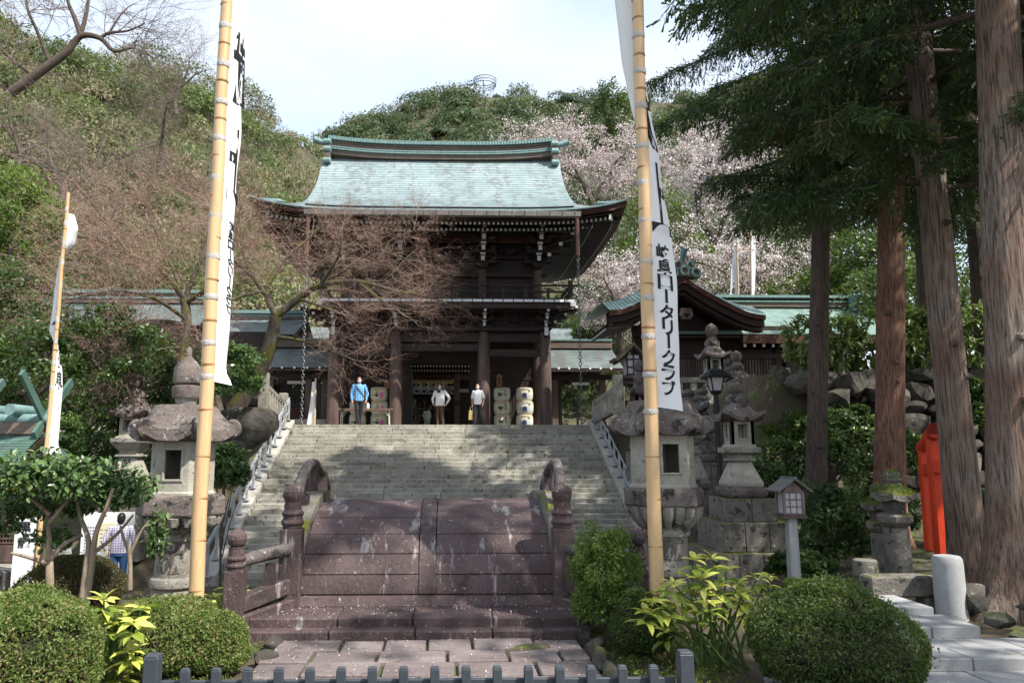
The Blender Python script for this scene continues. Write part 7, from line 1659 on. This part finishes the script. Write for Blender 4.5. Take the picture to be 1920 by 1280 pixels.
def flag(label, pb, pt, Y, r0, r1, ties, off, text, tail=None, pxr=(0, 700), mirror=False, grp='bamboo flagpoles with white banners', zbase=0.0, seed=0, node=.36, top=None, side=1, bulge=((0, 0),)):
    """off: rows of (py, dx, dy) of the banner's free edge from the pole"""
    A, B = W(pb[0], pb[1], Y), W(pt[0], pt[1], Y); d = (B-A)
    base = A+d*((zbase-.1-A.z)/d.z); topz = ZA(top, Y) if top is not None else 7.9; tp = A+d*((topz-A.z)/d.z)
    t = thing('flagpole', base, label, 'flagpole', grp); o = Vector(base)
    bamboo(t, (0, 0, 0), tp-o, r0, r1, node, seed)
    k = ppm(pb[0], 600, Y); rad = lambda py: r0+(r1-r0)*((A+d*((ZA(py, Y)-A.z)/d.z)-base).length/(tp-base).length)
    def ax(py): z = ZA(py, Y); return A+d*((z-A.z)/d.z)-o
    for i, py in enumerate(ties):
        py = py+random.uniform(-4, 4)
        p = ax(py); q = ax(py-9); r = rad(py)*1.05
        m = MB(); m.tube([tuple(p), tuple(p.lerp(q, .35)), tuple(p.lerp(q, .7)), tuple(q)], [r*1.0, r*1.06, r*1.02, r*1.0], 12, cap=False); m.tube([tuple(p-Vector((0,0,.005))), tuple(q)], [r*1.01]*2, 10, cap=False); m.build('binding', MT['tie'], t, smooth=True)
    fx, fy = interp([(r[0], r[1]) for r in off]), interp([(r[0], r[2]) for r in off])
    p0, p1 = pxr; bl = interp(bulge)
    def sf(u, py, lift=0.0):
        w = math.sin(py*.021+u*3)*.012*u + math.sin(py*.05+seed)*.006*u
        c = ax(py); ddx, ddy = fx(py), fy(py); L_ = math.hypot(ddx, ddy)+1e-6; nx, ny = ddy/L_, -ddx/L_
        if ny > 0 and False: nx, ny = -nx, -ny
        bow = math.sin(u*math.pi)*.05*L_*2; s0 = rad(py)*.9; c = c+Vector((bl(py)*math.sin(math.pi*min(1, u/.7))**1.2 if u < .7 else 0, abs(bl(py))*.3*math.sin(math.pi*u), 0))
        B_ = min(1, abs(bl(py))/.06); g = u*(1-B_)+max(0, (u-.7)/.3)*B_
        x = c.x+ddx*(s0/L_+g) + nx*(w+bow+lift*side); y = c.y+ddy*(s0/L_+u)+ny*(w+bow+lift*side)
        return Vector((x, y, c.z-.03*u*(py-p0)/(p1-p0)))
    m = MB(); m.grid(lambda u, v: sf(u, p0+(p1-p0)*v), 12, 90)
    if tail:
        m.grid(lambda u, v: sf(tail[0]+(tail[1]-tail[0])*u*(.5+.5*v), p1+(tail[2])*v), 8, 6)
    bn = m.build('banner', MT['cloth'], t, smooth=2); bn.data.polygons.foreach_set('use_smooth', [True]*len(bn.data.polygons))
    m = MB()
    for ch, u0, u1, a_, b_, rot in text: lettering_on(m, ch, lambda u, py: sf(u, py, .004), u0, u1, a_, b_, mirror, rot)
    if text: m.build('lettering', MT['black'], bn)
    return t
MT['cloth'] = leafmat('white_banner_cloth', cs((.80, .80, .80), (.82, .82, .82)), trans=.25, rough=.9)
small = '岐阜ロータリークラブ'
rot = lambda ch: ch == 'ー'
rt = [('献', .74, 1.0, 118, 262, False), ('上', .10, .98, 288, 432, False)] + [(ch, .20, .78, 450+28.6*i, 450+28.6*i+(30 if ch != 'ー' else 26), rot(ch)) for i, ch in enumerate(small)]
flag('bamboo flagpole with a long white banner, right one of the near pair', (1232, 1110), (1195, 0), 6.3, .060, .048, [-6, 64, 133, 202, 273, 346, 418, 490, 560, 632, 704, 771],
     [(-400, .06, .30), (0, .09, .28), (130, .115, .25), (300, .185, .18), (430, .245, .13), (560, .25, .10), (760, .25, .08)], rt, pxr=(-300, 762), seed=1, bulge=[(-300, -.26), (0, -.20), (100, -.16), (190, -.09), (250, -.03), (290, 0)])
lt = [('献', .25, 1.25, 50, 185, False), ('上', .25, 1.2, 228, 372, False)] + [(ch, .55, 1.0, 405+17.5*i, 405+17.5*i+18, rot(ch)) for i, ch in enumerate(small)]
flag('bamboo flagpole with a long white banner, left one of the near pair', (366, 1140), (425, 0), 6.3, .061, .047, [-14, 58, 130, 199, 270, 341, 413, 490, 566, 647, 714],
     [(-400, .10, .30), (0, .09, .22), (100, .085, .20), (230, .09, .18), (410, .085, .16), (560, .085, .14), (640, .09, .10), (690, .09, .08), (715, .15, .02)], lt, pxr=(-300, 716), mirror=True, seed=2)
ft = [('献', .1, .95, 470, 545, False), ('上', .1, .95, 552, 610, False), ('岐', .1, .95, 650, 690, False), ('阜', .1, .95, 695, 730, False)]
flag('thin bamboo flagpole with a fluttering white banner on the far left', (86, 858), (127, 372), 11.0, .034, .024, [400, 432, 470, 505, 540, 575, 610, 650, 690, 730, 772, 815, 850],
     [(370, .05, .05), (400, .05, .10), (430, .12, .1), (455, .05, .2), (480, -.10, .1), (520, -.12, .1), (560, -.13, .1), (620, -.15, .1), (655, -.04, .2), (690, .06, .1), (730, .08, .1), (800, .07, .12), (830, .06, .12), (862, .20, .1)], ft, pxr=(405, 862), mirror=True, seed=3, zbase=-.9, node=.30, top=368)
flag('distant white banner with black characters left of its bamboo pole above the side hall', (1386, 620), (1382, 455), 30.0, .045, .035, [455, 480, 505, 530, 550], [(450, -.05, .05), (500, -.2, .1), (560, -.28, .1), (640, -.3, .1)], [('龍', .1, .95, 490, 520, False), ('黒', .1, .95, 526, 552, False)], pxr=(458, 640), seed=4, zbase=ZT, grp='distant banners above the side hall', top=448)
flag('distant white banner right of its bamboo pole above the side hall', (1409, 620), (1408, 435), 30.5, .045, .035, [455, 480, 505, 530], [(430, .2, .1), (500, .2, .1), (560, .12, .1), (640, .1, .1)], [('上', .15, .9, 440, 468, False)], pxr=(436, 640), seed=5, zbase=ZT, grp='distant banners above the side hall', top=430)
flag('small white banner on a slim pole beside the left corridor', (590, 790), (592, 712), 29.0, .04, .03, [715, 730, 752, 765, 780], [(712, -.1, .02), (750, -.15, .02), (795, -.28, .05)], [('奉', .2, .8, 742, 758, False), ('納', .2, .8, 764, 780, False)], pxr=(716, 796), seed=6, zbase=ZT, grp='small banners at the left corridor', top=712)

# ================================================================== SAKE BARRELS
MT['blue_ink'] = plain('dark_blue_ink', (.02, .035, .12), .6); MT['pink'] = plain('pink_print', (.70, .17, .36), .6); MT['leaf_print'] = plain('green_print', (.10, .26, .08), .6); MT['red_ink'] = plain('red_print', (.45, .10, .08), .6); MT['pale_blue'] = plain('pale_blue_print', (.45, .56, .66), .6); MT['paper'] = plain('white_label_paper', (.70, .72, .70), .7)
BRAD = [(.265, 0), (.30, .05), (.335, .14), (.345, .30), (.34, .42), (.315, .52), (.29, .545)]
def brad(z): return float(np.interp(z, [b for a, b in BRAD], [a for a, b in BRAD]))
def barrel(loc, kind, label, rz=0.0):
    t = thing('sake_barrel', loc, label, 'barrel', 'straw wrapped barrels under the gate', rz)
    m = MB(); m.lathe(BRAD+[(.27, .535)], 28); m.build('barrel_body', MT['straw'], t, smooth=True)
    m = MB()
    for z in (.035, .44, .515): m.tube([(math.cos(a)*(brad(z)+.004), math.sin(a)*(brad(z)+.004), z) for a in np.linspace(0, 6.283, 33)], .009, 5)
    m.build('rope_band', MT['rope'], t, smooth=True)
    def on(x, y, l=.006): a = -math.pi/2+x/.34; r = brad(y)+l; return (math.cos(a)*r, math.sin(a)*r, y)
    def patch(pts, mt_, nm, l=.004):
        m = MB(); c = np.mean(np.array(pts), 0); n = len(pts); V = [on(c[0], c[1], l)]+[on(c[0]+(x-c[0])*q, c[1]+(y-c[1])*q, l) for q in (.5, 1) for x, y in pts]
        m.add(V, [(0, 1+i, 1+(i+1) % n) for i in range(n)]+[(1+i, 1+n+i, 1+n+(i+1) % n, 1+(i+1) % n) for i in range(n)]); m.build(nm, MT[mt_], t)
    ell = lambda cx, cy, a, b, n=18: [(cx+a*math.cos(q), cy+b*math.sin(q)) for q in np.linspace(0, 6.283, n+1)[:-1]]
    m = MB()
    for k in range(6): m.add([on(-.16+.065*k+dx, .477+dz, .006) for dx, dz in ((-.018, -.018), (.018, -.018), (.018, .018), (-.018, .018))], [(0, 1, 2, 3)])
    m.build('band_print', MT['red_ink' if kind != 2 else 'blue_ink'], t, kind='stuff')
    def txt(ch, cx, cy, w, h, mt_='black', nm='character'): m = MB(); glyph_mesh(m, ch, lambda x, y: on(x, y, .009), w, h, cx, cy); m.build(nm, MT[mt_], t)
    if kind == 1:
        patch(ell(-.15, .31, .05, .04), 'leaf_print', 'leaf_print'); txt('千', .10, .36, .12, .12); txt('代', .12, .24, .14, .14); txt('菊', -.09, .23, .19, .20)
    elif kind == 2:
        patch([(-.22, .10), (.22, .10), (.22, .42), (-.22, .42)], 'paper', 'paper_label'); patch(ell(.16, .24, .10, .05), 'pale_blue', 'blue_wave', .006)
        txt('泉', -.03, .23, .24, .23, 'blue_ink'); txt('墨', .17, .37, .14, .14)
        m = MB(); [m.add([on(-.19+dx, .18+.03*k+dz, .008) for dx, dz in ((-.012, -.01), (.012, -.01), (.012, .01), (-.012, .01))], [(0, 1, 2, 3)]) for k in range(7)]; m.build('red_column_print', MT['red_ink'], t, kind='stuff')
    else:
        patch([(.02, .10), (.10, .08), (.22, .12), (.24, .25), (.20, .36), (.10, .33), (.04, .22)], 'pink', 'pink_petal'); patch(ell(-.16, .24, .06, .035), 'leaf_print', 'leaf_print'); txt('小', -.04, .34, .13, .12); txt('町', -.03, .21, .14, .13)
    return t
YB = 30.3; X1, X2, X3, X4 = (XA(p, YB) for p in (942, 985, 670, 709)); pos = ('bottom', 'middle', 'topmost')
for c, (x, kind, txt_) in enumerate(((X1, 1, 'with three black characters, in the stack beside the right centre column'), (X2, 2, 'with dark blue lettering, in the stack nearest the right outer column'), (X3, 3, 'in the stack behind the man in the checked shirt'), (X4, 3, 'with pink petal print, in the stack beside the left centre column'))):
    for k in range(3): barrel((x+random.uniform(-.015, .015), YB, ZT-.015+.545*k), kind, ('bottom', 'middle', 'topmost')[k]+' barrel '+txt_, random.uniform(-.06, .06))
def plaque(px, pyt, pyb, Y, label, wpx=10):
    t = thing('wooden_plaque', (XA(px, Y), Y, ZA(pyb, Y)), label, 'plaque', 'wooden plaques by the barrels'); h = ZA(pyt, Y)-t.location.z; w = wpx/ppm(px, 700, Y)
    m = MB(); m.prism([(-w/2, 0), (w/2, 0), (w/2, h*.86), (0, h), (-w/2, h*.86)], 'y', -.02, .02); m.build('board', mat('orange_plaque_timber', (.26,.11,.045), (.38,.18,.08), 4, stretch=(1,1,.2)), t)
    m = MB(); m.prism([(-w*.62, h*.84), (0, h*.985), (w*.62, h*.84), (w*.62, h*.90), (0, h*1.05), (-w*.62, h*.90)], 'y', -.03, .03); m.build('plaque_roof', MT['column'], t)
    m = MB(); [m.box(0, -.022, h*(.18+.15*k), w*.4, .004, h*.09) for k in range(4)]; m.build('characters', MT['black'], t, kind='stuff')
plaque(937, 701, 724, YB, 'orange wooden plaque standing on the barrels beside the right centre column'); plaque(723, 714, 728, YB, 'small wooden plaque standing behind the pink printed barrels', 8)
# folding table with a pump bottle
YT_ = 28.1; t = thing('folding_table', (XA(684, YT_), YT_, ZT-.015), 'brown topped folding table with pale legs at the head of the stairs', 'table'); w = XA(737, YT_)-XA(634, YT_); h = .62
m = MB(); m.box(0, 0, h, w, .5, .035); m.build('table_top', mat('brown_table_top', (.20,.12,.075), (.28,.18,.12), 4, rough=.4), t, bevel=.006)
m = MB(); m.box(0, -.245, h-.07, w*.96, .02, .07); m.build('apron', MT['column'], t)
for sx in (-1, 1):
    for sy in (-1, 1): m = MB(); m.tube([(sx*w*.44, sy*.21, 0), (sx*w*.43, sy*.21, h)], .016, 8); m.tube([(sx*w*.435, sy*.21, h*.55), (sx*w*.34, sy*.21, h)], .010, 6); m.build('leg', MT['straw'], t, smooth=True)
    m = MB(); m.tube([(sx*w*.44, -.21, .12), (sx*w*.44, .21, .12)], .012, 6); m.build('leg_brace', MT['straw'], t)
t = thing('pump_bottle', (XA(688, YT_-.02), YT_-.02, ZT-.015+h+.037), 'white pump bottle standing on the folding table beside the man', 'bottle')
m = MB(); m.lathe([(.055, 0), (.06, .02), (.06, .15), (.035, .20), (.02, .22)], 14); m.build('bottle', MT['white'], t, smooth=True); m = MB(); m.lathe([(.022, .215), (.022, .24), (.008, .245), (.008, .30)], 10); m.bar((.02, 0, .30), (-.06, 0, .295), .016, .014); m.build('pump', MT['black'], t)

# ================================================================== PEOPLE
def tartan(name, c1, c2, c3, sc=26):
    m, nt, b, o = new_mat(name); tc_ = nt.nodes.new('ShaderNodeTexCoord'); f = []
    for ax_ in ('X', 'Z'):
        w = nt.nodes.new('ShaderNodeTexWave'); w.bands_direction = ax_; w.inputs['Scale'].default_value = sc/6.283*1.25; nt.links.new(tc_.outputs['Object'], w.inputs['Vector']); f.append(ramp(nt, w.outputs['Fac'], [(.45, 0.0), (.55, 1.0)]))
    c = mixc(nt, f[0], c1, c2); c = mixc(nt, mixc(nt, .5, f[1], (0, 0, 0)), c, c3); nt.links.new(c, b.inputs['Base Color']); b.inputs['Roughness'].default_value = .9; return m
def person(key, label, loc, rz, shirt, trousers, shoes, mask=True, hair=None, h=1.70, extra=None):
    t = bpy.data.objects.new('person', BODY[key+'_body'].copy()); t.data.materials.append(MT['skin']); link(t); t.location = loc; t.rotation_euler = (0, 0, rz); tag(t, label, 'person')
    for nm, mt_ in (('shirt', shirt), ('trousers', trousers), ('shoes', shoes), ('hair', hair or MT['hair'])) + ((('mask', MT['white']),) if mask else ()):
        me = BODY[key+'_'+nm].copy(); me.materials.append(mt_); o = bpy.data.objects.new({'shoes': 'footwear'}.get(nm, nm), me); link(o, t)
    s = h/1.70
    for sd in (-1, 1): m = MB(); m.ball((sd*.031*s, -.092*s, 1.607*s), .009*s, 8, 6); m.build('eye', MT['black'], t)
    return t
zf = ZT-.013
BK = plain('charcoal_trousers', (.025, .024, .028), .85)
YP = 27.25; person('checked', 'person in a blue checked shirt and dark trousers standing before the folding table', (XA(671, YP), YP, zf), .10, tartan('blue_check', (.035, .22, .55), (.30, .58, .80), (.015, .05, .16)), BK, MT['black'], h=1.76)
p_ = bpy.data.objects['person']; m = MB(); m.tube([(-.15, -.06, 1.50), (-.06, -.145, 1.36), (.06, -.15, 1.22), (.17, -.10, 1.05), (.19, .02, .98)], .012, 6); m.build('shoulder_strap', MT['black'], p_)
YP = 29.2; person('jacket', 'person in a white jacket and brown trousers standing in the middle of the gate', (XA(825, YP), YP, zf), -.5, plain('white_jacket', (.76, .76, .75), .9), plain('brown_trousers', (.085, .055, .035), .9), MT['column'], h=1.70)
jk = [o for o in bpy.data.objects if o.name.startswith('person') and o.get('label', '').startswith('person in a white jacket')][0]
m = MB(); m.prism([(-.055, 1.34), (.055, 1.34), (.07, 1.44), (-.07, 1.44)], 'y', -.135, -.10); m.build('collar', plain('navy_collar', (.02, .022, .035), .9), jk)
YP = 27.7; wp = person('tee', 'person in a white short sleeved top and dark trousers carrying a yellow bag', (XA(896, YP), YP, zf), -.25, plain('white_tee', (.78, .79, .80), .9), plain('dark_grey_trousers', (.04, .038, .042), .9), MT['black'], h=1.56)
wr = wp.matrix_basis @ Vector((-.225, -.06, .82)); t = thing('shopping_bag', (wr.x, wr.y-.02, zf+.22), 'pale yellow bag hanging from the hand of the person in the white top', 'bag')
m = MB(); m.box(0, 0, 0, .24, .10, .36, top=(.8, .5)); m.build('bag_body', plain('yellow_bag_cloth', (.68, .52, .20), .9), t, bevel=.02); m = MB(); m.tube([(-.06, 0, .35), (-.035, 0, .47), (.0, 0, .50), (.035, 0, .47), (.06, 0, .35)], .008, 6); m.build('bag_handle', MT['straw'], t)
YP = 37.5; person('child', 'person seen from behind in pale clothes at the steps of the worship hall', (XA(800, YP), YP, zf), math.pi, plain('pale_top', (.66, .68, .64), .9), plain('pale_green_skirt', (.42, .52, .42), .9), MT['black'], mask=False, h=1.30)
YP = 16.8; person('jeans', 'person in a checked shirt and blue jeans seen from behind beside the notice board', (XA(236, YP), YP, Hs(XA(236, YP), YP)+.02), math.pi+.15, tartan('violet_check', (.32, .29, .40), (.55, .52, .60), (.10, .09, .16), 30), mat('blue_denim', (.03, .08, .20), (.06, .14, .32), 20), MT['black'], mask=False, h=1.70)

# ================================================================== PICKET FENCE IN FRONT
YF = 3.4; kx = lambda px: XA(px, YF); z = lambda py: ZA(py, YF)
t = thing('picket_fence', (kx(789), YF, 0), 'low dark blue grey metal picket fence across the bottom of the picture', 'fence'); t['label'] = 'low dark blue grey metal picket fence across the paved path'; o0 = t.location.x
for px in (310, 1268):
    m = MB(); m.box(kx(px)-o0, 0, -.02, .062, .062, z(1226)+.02); m.box(kx(px)-o0, 0, z(1226), .062, .062, .012, top=.8); m.build('post', MT['fence'], t, bevel=.004)
for k in range(16):
    px = 369+56.1*k; m = MB(); m.box(kx(px)-o0, 0, .06, .040, .030, z(1252)-.06); m.box(kx(px)-o0, 0, z(1252), .040, .030, .010, top=.7); m.build('picket', MT['fence'], t, bevel=.003)
for zz in (z(1279)-.03, .10): m = MB(); m.box(0, .028, zz, kx(1268)-kx(310)-.06, .024, .04); m.build('rail', MT['fence'], t, bevel=.003)

# ================================================================== TOWER ON THE FAR HILL
YO = 262; c = W(909, 172, YO); t = thing('radio_tower', (c.x, c.y, c.z-8), 'faint ring shaped radio tower with thin masts on top of the far hill', 'tower'); k = ppm(909, 160, YO); r = 21/k
tw = plain('pale_blue_steel', (.52, .56, .66), .6)
z1, z2 = ZA(150, YO)-c.z+8, ZA(160, YO)-c.z+8
for z, rr in ((z1, r), (z2, r*.97), ((z1+z2)/2, r*.99)): m = MB(); m.tube([(math.cos(a)*rr, math.sin(a)*rr, z) for a in np.linspace(0, 6.283, 37)], .22, 6); m.build('ring', tw, t)
m = MB()
for q in range(24):
    a = q*6.283/24; b_ = (q+.5)*6.283/24; m.tube([(math.cos(a)*r, math.sin(a)*r, z1), (math.cos(b_)*r*.97, math.sin(b_)*r*.97, z2)], .10, 4); m.tube([(math.cos(b_)*r*.97, math.sin(b_)*r*.97, z2), (math.cos(a+6.283/24)*r, math.sin(a+6.283/24)*r, z1)], .10, 4)
m.build('lattice', tw, t, kind='stuff')
for q in range(6): a = q*1.05+.3; m = MB(); m.tube([(math.cos(a)*r*.9, math.sin(a)*r*.9, z2), (math.cos(a)*r*.25, math.sin(a)*r*.25, 0)], .25, 5); m.build('strut', tw, t)
for dx, h in ((-.85, 5.5), (-.25, 4), (.0, 8.5), (.55, 4.5), (.9, 3.5)): m = MB(); m.tube([(dx*r, 0, z1), (dx*r, 0, z1+h)], .10, 4); m.build('mast', tw, t)
